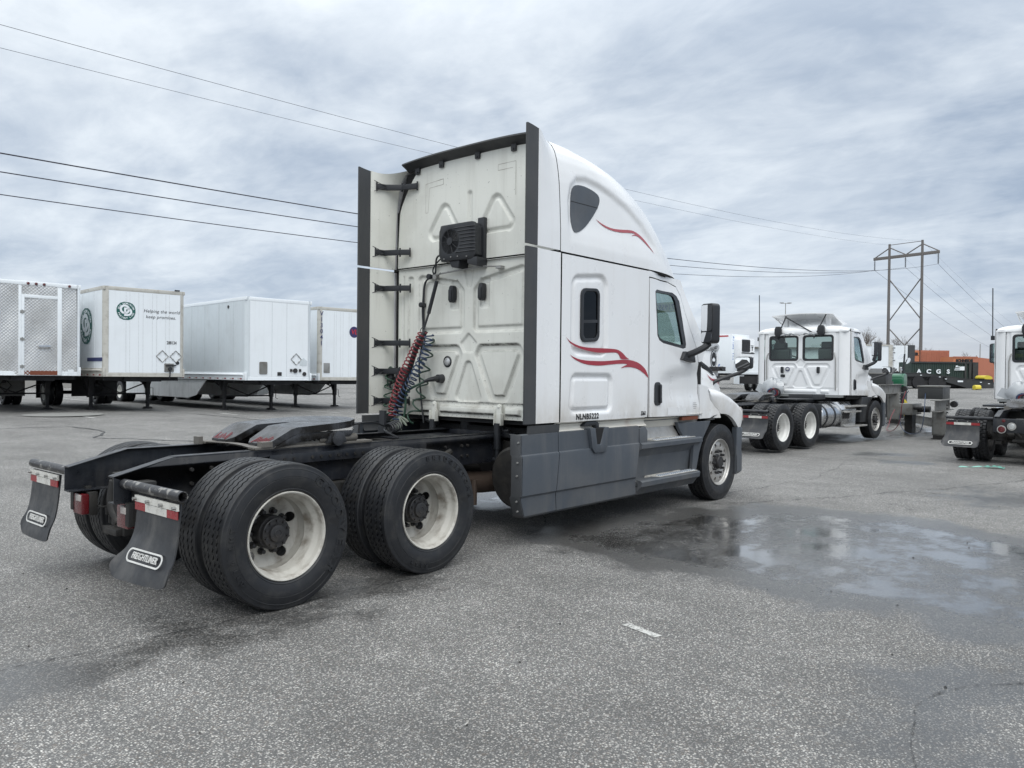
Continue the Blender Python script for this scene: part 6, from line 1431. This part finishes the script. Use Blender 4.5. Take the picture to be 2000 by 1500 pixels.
mb = MB(); mb.lathe([(0, .86), (0, .78)], (0, 0, 0), 'y', 30, Matrix.Translation((.65, -.024, 2.2)) @ Matrix.Diagonal((.36, 1, .55, 1))); mb.prism([(.50, 2.07), (.80, 2.07), (.80, 2.20), (.65, 2.31), (.50, 2.20)], 'y', -.026, -.022); mb.build('emblem_ring', 'trailer_white', em)
mb = MB(); text(mb, 'CLOSED', .22, frame((.5, -.12, 2.85), (1, 0, .2), (0, 0, 1)), .002, .004); mb.build('lettering', 'ink_black', nb_)
mb = MB(); mb.box(.2, 1.2, -.5, 0, 1.5, 1.75); mb.box(-.6, 1.5, -.6, 0, .95, 1.2); mb.cyl((.7, -.5, 1.65), .12, -.1, .1, 'y', 10); mb.build('connector', 'hub_dark', NT_)
mb = MB(); mb.box(-1.1, 1.1, .2, 6.5, .45, .9); mb.build('chassis', 'under_black', NT_)
for s in (-1, 1): w = put('wheel', R_WHITE, NT_, (s*1.05, 1.2, .49), (0, 0, pi/2*s)); put('tyre', T_RIB, w)
# small white cab with a yellow panel right behind the mirror
x, y = 55.5, 24.5
YC = thing('box_truck', 'distant white box truck with a yellow panel, glimpsed behind the door mirror', 'truck', (x, y, gz(x, y)), TH)
mb = MB(); mb.box(-1.2, 1.2, 0, 6, 1.0, 3.9); mb.build('body', 'trailer_white', YC, bevel=.03)
mb = MB(); mb.box(-.6, .7, -.03, 0, 1.9, 2.9); pa = mb.build('yellow_panel', 'yellow', YC)
mb = MB(); text(mb, 'ABC', .3, frame((.05, -.035, 2.4), (1, 0, 0), (0, 0, 1)), .002) if False else mb.box(-.4, .5, -.04, -.03, 2.2, 2.3); mb.build('panel_mark', 'ink_black', pa)
mb = MB(); mb.box(-1.0, 1.0, .1, 5.9, .5, 1.0); mb.build('chassis', 'under_black', YC)
for s in (-1, 1): w = put('wheel', R_WHITE, YC, (s*1.0, 1.2, .49), (0, 0, pi/2*s)); put('tyre', T_RIB, w)
# dark flatbed deck just behind the sleeper's nose, low trailer with fifth wheel is part of the day cab truck

# ------------------------------------------------------------------ steel stands with hoses
def i_beam(mb, p0, p1, h, w, t=.018, z=0):
    d = (Vector(p1)-Vector(p0)); L = d.length; a = math.atan2(d.y, d.x); M = Matrix.Translation(p0) @ Matrix.Rotation(a, 4, 'Z')
    mb.box(0, L, -w/2, w/2, h-t, h, M); mb.box(0, L, -w/2, w/2, 0, t, M); mb.box(0, L, -t/2, t/2, t, h-t, M)
BR = radians(4)
def stand(label, x, y, h, beam_back, beam_fwd, boxdims):
    P = thing('steel_stand', label, 'stand', (x, y, gz(x, y)), BR, 'steel support stands')
    mb = MB(); mb.box(-.12, .12, -.15, .15, .10, h); mb.box(-.14, .14, .15, .165, .1, h); mb.build('column', 'beam_steel', P, bevel=.006)
    mb = MB()
    for k in range(4): mb.box(-.12+.07*k, -.09+.07*k, -.14, .14, 0, .14)
    mb.box(-.16, .16, -.18, .18, .0, .02); mb.build('base', 'under_steel', P)
    mb = MB(); i_beam(mb, (-beam_back, 0, h), (beam_fwd, 0, h), .30, .22); mb.build('beam', 'beam_steel', P)
    mb = MB()
    for k in range(8): mb.cyl((.0, -.16, .2+.1*k), .02, -.03, .02, 'y', 6)
    mb.build('bolts', 'hub_dark', P)
    mb = MB(); mb.tube([(beam_fwd-.15, -.12, h+.15), (beam_fwd+.06, -.12, h+.15)], .09, 14); mb.build('roller', 'hub_dark', P)
    return P
S1 = stand('grey steel stand carrying a beam behind the front wheel of the day cab truck', 24.75, 1.55, .98, 2.2, 1.0, None)
S2 = stand('grey steel stand nearest the camera, carrying the large black box', 19.70, -.88, .73, .8, 1.6, None)
def cratebox(label, x, y, z, a, b, h, m='box_black'):
    P = thing('steel_box', label, 'box', (x, y, z), BR, 'boxes on the stands'); mb = MB(); mb.box(-a, a, -b, b, 0, h*.88); mb.build('body', m, P, bevel=.008)
    mb = MB(); mb.box(-a-.015, a+.015, -b-.015, b+.015, h*.88, h); mb.build('lid', 'beam_steel', P, bevel=.006)
cratebox('large black steel box with grey lid on the nearer stand beam', 20.75, -.50, gz(19.7, 0)+1.03, .62, .30, .36)
cratebox('small dark steel box on the beam behind the day cab truck', 23.6, 1.75, gz(24, 1)+1.28, .45, .32, .38)
P = thing('floor_beam', 'low steel cross beam linking the two stands near the ground', 'beam', (24.9, 1.3, gz(24.9, 1.3))); mb = MB(); i_beam(mb, (0, 0, .10), (-3.2, -1.6, .10), .26, .2); mb.build('web', 'beam_steel', P); mb = MB(); mb.box(-1.6, -.4, -.7, -.45, .36, .40); mb.build('timber', 'rim_cream', P)
P = thing('winch', 'grey winch with rollers hanging between the two stands', 'winch', (21.4, .25, gz(21, 0)+.42)); mb = MB(); mb.box(-.5, .5, -.18, .18, .1, .42); mb.build('body', 'beam_steel', P, bevel=.02); mb = MB(); mb.cyl((.1, -.2, .26), .09, -.3, .1, 'y', 14); mb.build('roller', 'hub_dark', P); mb = MB(); mb.cyl((-.35, -.2, .3), .05, -.2, .1, 'y', 10); mb.build('roller', 'hub_dark', P); mb = MB(); mb.box(-.2, .2, -.1, .1, -.42, .1); mb.build('leg', 'under_steel', P)
for lab, m, pts in (('red air hose looping to the ground between the stands', 'hose_red', [(20.1, .05, 1.22), (20.0, .12, .9), (20.2, .2, .35), (20.6, .5, .05), (21.4, .9, .03), (22.4, 1.1, .06), (23.2, 1.25, .30), (23.8, 1.3, .5)]), ('blue air hose looping beside the nearer stand', 'hose_blue', [(20.5, -.35, 1.25), (19.8, -.5, 1.1), (19.3, -.6, .6), (19.4, -.5, .12), (20.3, .1, .05), (21.6, .6, .25), (21.5, .5, .9), (21.0, .2, 1.2)]), ('thin red hose looping behind the second wheel', 'hose_red', [(24.0, 1.9, .9), (23.4, 1.95, .5), (23.3, 1.9, .1), (24.0, 1.9, .03)])):
    mb = MB(); mb.tube([(a, b, c+gz(a, b)) for a, b, c in chaik(pts, 3)], .010, 6); o = mb.build('air_hose', m); o['label'] = lab; o['category'] = 'hose'
P = thing('safety_jacket', 'yellow cloth draped at the foot of the farther stand', 'cloth', (24.5, 1.2, gz(24.5, 1.2)+.25)); mb = MB(); mb.grid(8, 8, lambda i, j: (.03*random.random(), -.22*i/7, .55*j/7*(1-.5*i/7)+.03*random.random())); mb.build('cloth', 'yellow', P)
P = thing('green_generator', 'bright green tank unit with chrome mirrors behind the farther stand', 'generator', (27.6, 2.25, gz(27.6, 2.25)), BR)
mb = MB(); mb.box(-.36, .28, -.28, .28, 1.05, 1.50); mb.prism(smoothpoly([(-.38, 1.05), (.30, 1.05), (.30, 1.5), (.1, 1.60), (-.3, 1.56), (-.38, 1.4)], 1), 'y', -.30, .16); mb.prism(smoothpoly([(-.34, 1.12), (.26, 1.12), (.26, 1.45), (-.3, 1.45)], 1), 'y', .16, .40); mb.box(-.2, .2, .36, .60, 1.3, 1.55); mb.build('body', 'tank_green', P, bevel=.05, seg=3)
mb = MB(); mb.box(-.3, .3, -.3, .3, .0, 1.05); mb.build('stand', 'black_plastic', P); mb = MB(); mb.tube([(0, -.2, 1.5), (0, -.25, 2.3)], .03, 8); mb.build('exhaust_stack', 'black_plastic', P)
for z, yy in ((2.05, -.36), (1.72, -.12), (2.2, -.12)): mb = MB(); mb.lathe([(0, .0001), (0, .11), (-.05, .09), (-.07, .0001)], (0, 0, 0), 'x', 16, Matrix.Translation((0, yy, z)) @ Matrix.Rotation(.7*(z-2)*3+.4, 4, 'X') @ Matrix.Rotation(z*1.3, 4, 'Z') @ Matrix.Diagonal((1, .7, 1.1, 1))); mb.build('chrome_mirror', 'chrome', P)
# tilted grey deck of a car trailer above the beam
P = thing('parts_rack', 'dark rack of folded parts behind the hood mirror of the day cab truck', 'rack', (25.6, 2.3, gz(25.6, 2.3)), BR); mb = MB(); mb.prism([(-1.2, 1.3), (.9, 1.75), (.9, 1.80), (-1.2, 1.40)], 'y', -.4, .5); mb.box(-1.0, .6, -.35, .4, 1.25, 1.35); mb.build('panel', 'box_black', P); mb = MB(); mb.box(-.9, -.8, -.3, -.2, 0, 1.3); mb.build('leg', 'beam_steel', P); mb = MB(); mb.box(.4, .5, -.3, -.2, 0, 1.6); mb.build('leg', 'beam_steel', P)

# ------------------------------------------------------------------ far yard
FZ = lambda x, y: gz(x, y)
def far_box(name, label, cat, u0, u1, d, z0, z1, depth, m, rz=None, group=None):
    (xa, ya), (xb, yb) = W_(u0, d), W_(u1, d); x, y = (xa+xb)/2, (ya+yb)/2; w = math.hypot(xb-xa, yb-ya)/2
    P = thing(name, label, cat, (x, y, FZ(x, y)), YAW-pi/2, group); mb = MB(); mb.box(-w, w, 0, depth, z0, z1); b = mb.build('body', m, P); return P, w, b
def corrugate(P, w, z0, z1, m, n, y0=-.04):
    for k in range(n):
        a = -w+2*w*(k+.5)/n; mb = MB() if k == 0 else mb
        mb.box(a-w/n*.45, a+w/n*.45, y0, 0, z0+.12, z1-.12)
    mb.build('corrugation', m, P)
P, w, b = far_box('box_trailer', 'distant white box trailer seen behind the day cab truck mirror, its rear door open', 'trailer', 1600, 1742, 82, 1.25, 4.05, 2.6, 'trailer_white')
mb = MB(); mb.box(w-.4, w+.02, -.05, 0, 1.25, 4.05); mb.box(-w, w, -.06, 0, 3.93, 4.07); mb.build('frame', 'trailer_rail', P)
mb = MB(); mb.box(w+.1, w+1.55, -.10, .0, 1.35, 4.0); dr = mb.build('rear_door', 'trailer_white', P)
for z in (1.6, 2.4, 3.2, 3.7): mb = MB(); mb.box(w+.0, w+.22, -.16, -.1, z, z+.07); mb.build('hinge', 'hub_dark', dr)
mb = MB(); mb.box(w+1.22, w+1.26, -.16, -.1, 1.35, 4.0); mb.build('lock_rod', 'galvanised', dr)
mb = MB(); mb.box(w+1.62, w+2.25, -.2, .4, 1.1, 4.05); mb.build('dark_door_edge', 'dark_strip', P)
mb = MB(); mb.box(-w, w+2, .1, 2.4, .9, 1.25); 
for xx in (-2, 0, 2): mb.cyl((xx, .3, .5), .5, -.3, .1, 'y', 16)
mb.build('chassis', 'under_black', P)
P, w, b = far_box('roll_off_container', 'dark green roll-off container with white letters beyond the black ramp', 'container', 1780, 1893, 72, .1, 2.08, 2.4, 'container_green')
corrugate(P, w, .1, 2.08, 'container_green', 26)
mb = MB(); mb.box(-w-.05, w+.05, -.12, .1, 1.98, 2.12); mb.box(w-.12, w+.1, -.14, .1, .1, 2.08); mb.box(w+.25, w+.75, -.1, 2.0, .1, 2.10); mb.box(w-.5, w-.35, -.12, 0, .1, 2.08); mb.build('frame', 'box_black', P)
mb = MB()
for k, ch in enumerate('ACGS'): text(mb, ch, .52, frame((-w+.45+.88*k*1.02+.15, -.16, 1.20), (1, 0, 0), (0, 0, 1)), .01, .02, sx=1.15)
mb.box(-w+3.85, -w+4.35, -.16, -.15, 1.35, 1.42); mb.box(-w+3.9, -w+4.4, -.16, -.15, 1.5, 1.56); mb.box(-w+3.95, -w+4.4, -.16, -.15, 1.64, 1.70); mb.box(w-1.0, w-.55, -.16, -.15, 1.35, 1.70); mb.box(w-1.35, w-1.15, -.16, -.15, 1.65, 1.78); mb.build('letters', 'trailer_white', P)
P, w, b = far_box('shipping_container', 'orange shipping container behind the left half of the green container', 'container', 1782, 1853, 88, 1.0, 3.75, 2.5, 'container_orange', group='orange containers')
corrugate(P, w, 1.0, 3.75, 'container_orange', 22); mb = MB(); mb.box(-w, -w+.75, -.08, 0, 1.0, 3.7); mb.build('end_panel', 'container_orange_bright', P); mb = MB(); text(mb, 'ER', .45, frame((-w+.3, -.1, 3.3), (1, 0, 0), (0, 0, 1)), .01, .03); mb.build('letters', 'ink_black', P)
mb = MB(); mb.box(-w+.7, -w+.78, -.12, .0, 1.0, 3.75); mb.box(-w, w, 0, 2.4, .2, 1.0); mb.build('chassis', 'under_black', P)
P, w, b = far_box('shipping_container', 'orange shipping container with black lettering on its end, right of the green container', 'container', 1861, 1908, 84, .1, 2.95, 2.5, 'container_orange_bright', group='orange containers')
mb = MB(); text(mb, 'SCHNEIDER', .40, frame((.0, -.03, 2.52), (1, 0, 0), (0, 0, 1)), .01, .03, sx=.95); mb.build('letters', 'ink_black', P)
mb = MB(); mb.box(-w-.03, w+.03, -.06, 0, 2.85, 2.98); mb.box(w-.5, w-.02, -.05, 0, .1, 2.8); mb.build('frame', 'container_orange', P)
mb = MB(); mb.prism([(w, .1), (w+2.2, .1), (w+2.2, 2.7), (w, 2.92)], 'y', .2, 2.4); mb.build('side_wall', 'container_orange', P); 
# black tilted roll-off ramp
xa, ya = W_(1782, 58); P = thing('roll_off_ramp', 'long black sloping ramp frame in front of the green container', 'ramp', (xa, ya, FZ(xa, ya)), YAW-pi/2)
mb = MB(); mb.prism([(-1.5, 1.12), (.6, 1.15), (6.1, .50), (6.1, .05), (4.2, .05), (2.2, .6), (-1.5, .6)], 'y', 0, .15); mb.prism([(-1.5, 1.12), (.6, 1.15), (6.1, .50), (6.1, .05), (4.2, .05), (2.2, .6), (-1.5, .6)], 'y', 2.1, 2.25); mb.box(-1.5, 6, .4, 2.0, .15, .45); mb.build('side_beam', 'box_black', P)
mb = MB(); mb.prism([(-1.5, 1.16), (.6, 1.19), (6.1, .54), (6.1, .50), (.6, 1.15), (-1.5, 1.12)], 'y', -.02, 2.25); mb.build('deck', 'box_black', P)
mb = MB(); mb.box(-1.4, 2.5, 0, 2.2, .2, .9); 
for xx in (-.8, .4, 1.6): mb.cyl((xx, .0, .48), .46, -.1, .3, 'y', 16)
mb.build('wheels', 'under_black', P)
mb = MB(); 
for xx, zz in ((.55, .98), (1.95, .86), (2.4, .72), (5.0, .5), (5.6, .4)): mb.box(xx, xx+.14, -.02, -.01, zz, zz+.05)
mb.box(3.35, 3.75, -.02, -.01, .52, .64); mb.build('stickers', 'trailer_white', P)
xa, ya = W_(1908, 55); P = thing('yellow_block', 'small yellow wheel block on the ground before the black ramp', 'block', (xa, ya, FZ(xa, ya)), 0.7); mb = MB(); mb.prism(smoothpoly([(-.22, 0), (.22, 0), (.22, .25), (.1, .34), (-.1, .34), (-.22, .25)], 1), 'y', -.2, .2); mb.build('body', 'yellow', P, bevel=.03); mb = MB(); mb.box(-.5, .5, -.1, .1, 0, .05); mb.build('base', 'beam_steel', P)
xa, ya = W_(1925, 70); P = thing('yellow_car', 'yellow low vehicle partly hidden behind the right-hand truck mirror', 'car', (xa, ya, FZ(xa, ya)), YAW-pi/2); mb = MB(); mb.prism(smoothpoly([(-.1, .55), (.6, .55), (.6, .75), (.3, .9), (.0, .88), (-.15, .7)], 1), 'y', 0, 1.4); mb.build('body', 'yellow', P); mb = MB(); mb.box(-.2, .7, 0, 1.4, .1, .55); mb.build('chassis', 'under_black', P)
xa, ya = W_(1490, 62); P = thing('grey_shed', 'grey kiosk with a dark window seen through the day cab windows', 'building', (xa+6, ya+3, FZ(xa, ya)), YAW-pi/2); mb = MB(); mb.box(-1.0, 7.5, 0, 4, 0, 3.3); mb.build('wall', 'trailer_white', P); mb = MB(); mb.box(2.6, 4.2, -.05, 0, .8, 2.5); mb.build('window', 'glass_dark', P); mb = MB(); mb.box(-1.2, 7.7, -.3, 4.2, 3.3, 3.45); mb.build('roof', 'beam_steel', P)

# bare trees
def bare_tree(label, x, y, h, seed, spread=.35):
    r = random.Random(seed); P = thing('bare_tree', label, 'tree', (x, y, FZ(x, y)), 0, 'bare trees beyond the yard'); mt, mc = MB(), MB()
    mt.tube([(0, 0, 0), (r.uniform(-.1, .1), 0, h*.2), (r.uniform(-.2, .2), r.uniform(-.2, .2), h*.45)], [h*.022, h*.018, h*.012], 6)
    def br(p, d, L, rad, k):
        q = p+d*L; m = (mt if k < 2 else mc); mid = p+d*L*.5+Vector((r.uniform(-1, 1), r.uniform(-1, 1), r.uniform(-.3, .6)))*L*.10; m.tube([p, mid, q], [rad, rad*.8, rad*.55], 4 if k < 2 else 3, caps=False)
        if k < 5:
            for _ in range(3 if k < 4 else 4): br(p+d*L*r.uniform(.45, 1), (d+Vector((r.uniform(-1, 1), r.uniform(-1, 1), r.uniform(-.35, .7)))*.75).normalized(), L*r.uniform(.55, .8), rad*.55, k+1)
    for _ in range(5): br(Vector((0, 0, h*r.uniform(.2, .45))), Vector((r.uniform(-.8, .8), r.uniform(-.8, .8), 1)).normalized(), h*.24, h*.009, 0)
    mt.build('trunk', 'bark', P); mc.build('crown', 'bark', P)
for k, (u, d, h, lab) in enumerate(((1692, 118, 8.6, 'bare brown tree just right of the day cab roof'), (1672, 122, 8.0, 'bare tree half hidden by the day cab, left of the other trees'), (1713, 125, 7.2, 'low bare tree between the day cab and the left pylon leg'), (1752, 120, 7.2, 'bare tree between the two pylon legs, left one'), (1768, 128, 6.4, 'bare tree between the two pylon legs, right one'), (1815, 130, 6.6, 'small bare tree above the left orange container'), (1874, 140, 6.0, 'small bare tree above the right orange container'), (1491, 120, 6.8, 'yellowish bare tree between refrigerated trailer and day cab'), (1352, 122, 8.0, 'bare tree left of the sleeper truck door mirror'), (1363, 125, 8.3, 'bare tree just behind the sleeper truck door mirror'))):
    x, y = W_(u, d); bare_tree(lab, x, y, h, 11+k)
# far street lamp and antennas
x, y = W_(1532, 150); P = thing('lamp_post', 'tall thin lamp post above the day cab roof', 'lamp post', (x, y, FZ(x, y)), YAW-pi/2); mb = MB(); mb.tube([(0, 0, 0), (0, 0, 14.8)], [.12, .07], 8); mb.build('pole', 'galvanised', P); mb = MB(); mb.box(-.9, .9, -.05, .05, 14.7, 14.8); mb.build('arm', 'galvanised', P)
for xx in (-.75, .75): mb = MB(); mb.box(xx-.35, xx+.35, -.15, .15, 14.75, 14.9); mb.build('lamp_head', 'galvanised', P)
for u, h, lab in ((1906, 13, 'faint lattice mast left of the pair near the right truck mirror'), (1913, 19, 'faint lattice mast right of the pair near the right truck mirror')):
    x, y = W_(u, 400); P = thing('lattice_mast', lab, 'mast', (x, y, 0), 0, 'far masts'); mb = MB(); mb.tube([(-.6, 0, 0), (-.3, 0, h+1)], .15, 4); mb.tube([(.6, 0, 0), (.3, 0, h+1)], .15, 4)
    for k in range(8): mb.tube([(-.5, 0, 2+1.6*k), (.5, 0, 3+1.6*k)], .08, 4)
    mb.build('frame', 'galvanised', P)
# skyline of low far buildings and scrub
for k, (u0, u1, h, m) in enumerate(((1340, 1420, 4.2, 'building'), (1470, 1530, 4.6, 'trailer_grey'), (1840, 1880, 3.6, 'building'), (1900, 2060, 3.4, 'trailer_grey'), (2060, 2300, 4.0, 'building'))):
    P, w, b = far_box('low_building', ('low distant building behind the hood of the sleeper truck', 'low distant building left of the day cab truck', 'low distant shed between the orange containers', 'low distant building behind the right-hand truck mirror', 'low distant building beyond the right-hand truck')[k], 'building', u0, u1, 150, 0, h, 10, m)
    mb = MB(); mb.box(-w-.2, w+.2, -.2, 10, h, h+.25); mb.build('roof', 'beam_steel', P)

# ------------------------------------------------------------------ transmission pylon and wires
(xl, yl), (xr, yr) = W_(1733, 119), W_(1797, 115)
A, B = Vector((xl, yl, 0)), Vector((xr, yr, 0)); ctr = (A+B)/2; dv = (B-A).normalized(); ang = math.atan2(dv.y, dv.x); half = (B-A).length/2
PY = thing('transmission_pylon', 'brown two-legged H-frame power pylon with cross braces', 'pylon', (ctr.x, ctr.y, FZ(ctr.x, ctr.y)), ang); ZG = FZ(ctr.x, ctr.y)
for s in (-1, 1):
    mb = MB(); mb.tube([(s*half, 0, 0), (s*half, 0, 20.95)], [.25, .17], 12); mb.build('pole', 'pole_wood', PY)
mb = MB(); mb.box(-2.0*half, 2.0*half, -.12, .12, 18.7, 19.15); mb.build('cross_arm', 'pole_wood', PY, bevel=.02)
mb = MB(); mb.tube([(-half, 0, 20.8), (half, 0, 20.8)], .05, 6); mb.build('top_tie', 'pole_wood', PY)
for a, b in (((-half, 20.4), (-1.95*half, 19.1)), ((half, 20.4), (1.95*half, 19.1)), ((-half, 20.4), (0, 19.1)), ((half, 20.4), (0, 19.1)), ((-half, 15.6), (half, 9.2)), ((half, 15.6), (-half, 9.2)), ((-half, 8.2), (half, 2.8)), ((half, 8.2), (-half, 2.8))):
    mb = MB(); mb.tube([(a[0], .1, a[1]), (b[0], .1, b[1])], .085, 6); mb.build('brace', 'pole_wood', PY)
INS = []
for xx in (-1.93*half, 0, 1.93*half):
    mb = MB(); mb.tube([(xx, 0, 18.7), (xx, 0, 17.2)], .04, 6)
    for k in range(8): mb.lathe([(0, .05), (.03, .16), (.07, .05)], (xx, 0, 17.3+.17*k), 'z', 10)
    mb.build('insulator', 'hub_dark', PY); INS.append(Vector((xx, 0, 17.2)))
Mp = Matrix.Translation((ctr.x, ctr.y, ZG)) @ Matrix.Rotation(ang, 4, 'Z')
cosY, sinY = cos(YAW), sin(YAW)
wd = Vector((-(sinY*.63+cosY*.77), -(-cosY*.63+sinY*.77), 0)).normalized()   # towards the camera side
def wire(label, p, low, s0, far_drop):
    """p: fixing on the pylon; sagging parabola with its lowest point low at distance s0"""
    k = (p.z-low)/s0**2; pts = [p+wd*s+Vector((0, 0, (low+k*(s0-s)**2)-p.z)) for s in [240*i/80 for i in range(81)]]
    mb = MB(); mb.tube(pts, WR, 5); o = mb.build('power_wire', 'wire'); o['label'] = label; o['category'] = 'power line'; o['group'] = 'wires on the pylon'
    pts = [p-wd*s+Vector((0, 0, -far_drop*(1-(1-s/200)**2) if s < 200 else -far_drop)) for s in [200*i/40 for i in range(41)]]
    mb = MB(); mb.tube(pts, WR, 5); o = mb.build('power_wire', 'wire'); o['label'] = label.replace('left span', 'right span'); o['category'] = 'power line'; o['group'] = 'wires on the pylon'
WL = [(7.876, 139.28), (7.643, 142.12), (7.123, 142.03), (10.918, 200.33), (10.701, 169.92)]
for i, (ip, nm) in enumerate(zip(INS, ('lowest', 'middle', 'upper'))):
    WR = .020; wire('%s of the three thick power wires, left span from the pylon' % nm, Mp @ ip, WL[i][0], WL[i][1], 10)
for i, s in enumerate((-1, 1)):
    WR = .008; wire('%s thin shield wire, left span from the pylon top' % ('lower', 'upper')[i], Mp @ Vector((s*half, 0, 20.8)), WL[3+i][0], WL[3+i][1], 9)

# ------------------------------------------------------------------ markings, seams and litter
mb = MB()
for x0 in (2.0, 6.15, 10.6, 14.7, 18.8):
    mb.add([(x0-.06, 18.0, gz(x0, 18)+.012), (x0+.06, 18.0, gz(x0, 18)+.012), (x0+1.35, 38, gz(x0+1.3, 38)+.012), (x0+1.23, 38, gz(x0+1.3, 38)+.012)], [(0, 1, 2, 3)])
struct(mb.build('stall_line', 'line_paint'))
mb = MB()
for k in range(26):
    x0 = 2.6+.62*k+random.uniform(-.2, .2); y0 = 16.9-.12*k*.3+random.uniform(-.25, .25); a, b = random.uniform(.12, .3), random.uniform(.02, .05)
    if k % 7 in (0, 1): continue
    mb.add([(x0-a, y0-b, gz(x0, y0)+.010), (x0+a, y0-b-.1, gz(x0, y0)+.010), (x0+a, y0+b-.1, gz(x0, y0)+.010), (x0-a, y0+b, gz(x0, y0)+.010)], [(0, 1, 2, 3)])
struct(mb.build('stall_number_marks', 'line_faded'))
mb = MB(); ribbon(mb, [(1.27, -3.06), (1.2, -3.34)], .036, .005, .25); struct(mb.build('paint_mark', 'line_paint'))
mb = MB(); n = 40; cx, cy = 6.0, 20.0; mb.add([(cx+1.1*cos(2*pi*i/n), cy+1.1*sin(2*pi*i/n), gz(cx, cy)+.014) for i in range(n)], [tuple(range(n))]); struct(mb.build('concrete_patch', 'concrete'))
mb = MB()
for pts, w in (([(9.6, 19.0), (9.9, 15.5), (10.4, 12.5), (10.9, 10.5)], .035), ([(2.0, 16.0), (4.6, 15.4), (4.7, 13.6), (3.9, 12.2), (6.0, 9.0)], .03), ([(-6, 9), (-2.5, 6.5), (-.5, 5.8)], .014)):
    ribbon(mb, pts, w, .008, .3, .03)
struct(mb.build('sealed_crack', 'tar'))
mb = MB()
for pts, w in (([(6.0, -1.25), (7.5, -2.1), (10, -3.2), (14, -4.6), (20, -6.2)], .016), ([(4.9, 1.0), (3.6, -.6)], .010), ([(-.1, -5.6), (.45, -4.95), (1.15, -4.80), (1.7, -4.95), (3.2, -6.2)], .006), ([(8, -6), (9.0, -4.5), (9.2, -2.5), (8.6, -.6)], .008), ([(-2.2, -1.0), (-1.65, -1.04), (-1.04, -1.15), (-.26, -1.1), (1.08, -1.21)], .009), ([(7, -1.0), (9.5, -1.3), (13, -.8)], .010)):
    ribbon(mb, pts, w, .004, .8, .03)
struct(mb.build('hairline_crack', 'tar_thin'))
P = thing('plastic_film', 'strip of mint green plastic film on the ground behind the right-hand truck', 'litter', (13.25, -3.15, 0)); mb = MB()
mb.tube([(0, 0, .01), (.05, 0, .01)], .004, 4); pts = chaik([(-.2, .62, .01), (-.1, .35, .02), (.0, .18, .05), (.05, .10, .02), (0, .0, .07), (.1, -.08, .03), (.0, -.18, .02)], 3)
mb.grid(len(pts), 2, lambda i, j: (pts[i][0]+(.13*j if i > 20 else .03*j), pts[i][1]*.85, pts[i][2]*.6+.02*j*abs(sin(i*.33)))); mb.build('film', 'film_teal', P)
mb = MB()
for k in range(140):
    x0, y0 = random.uniform(-2, 12), random.uniform(-5, 2.5); r_ = random.uniform(.004, .011)
    mb.add([(x0+r_*random.uniform(.6, 1.4)*cos(a), y0+r_*random.uniform(.6, 1.4)*sin(a), .004) for a in (0, 1.3, 2.5, 3.8, 5)]+[(x0, y0, .006+r_*.5)], [(i, (i+1) % 5, 5) for i in range(5)])
stuff(struct(mb.build('loose_grit', 'under_steel')))
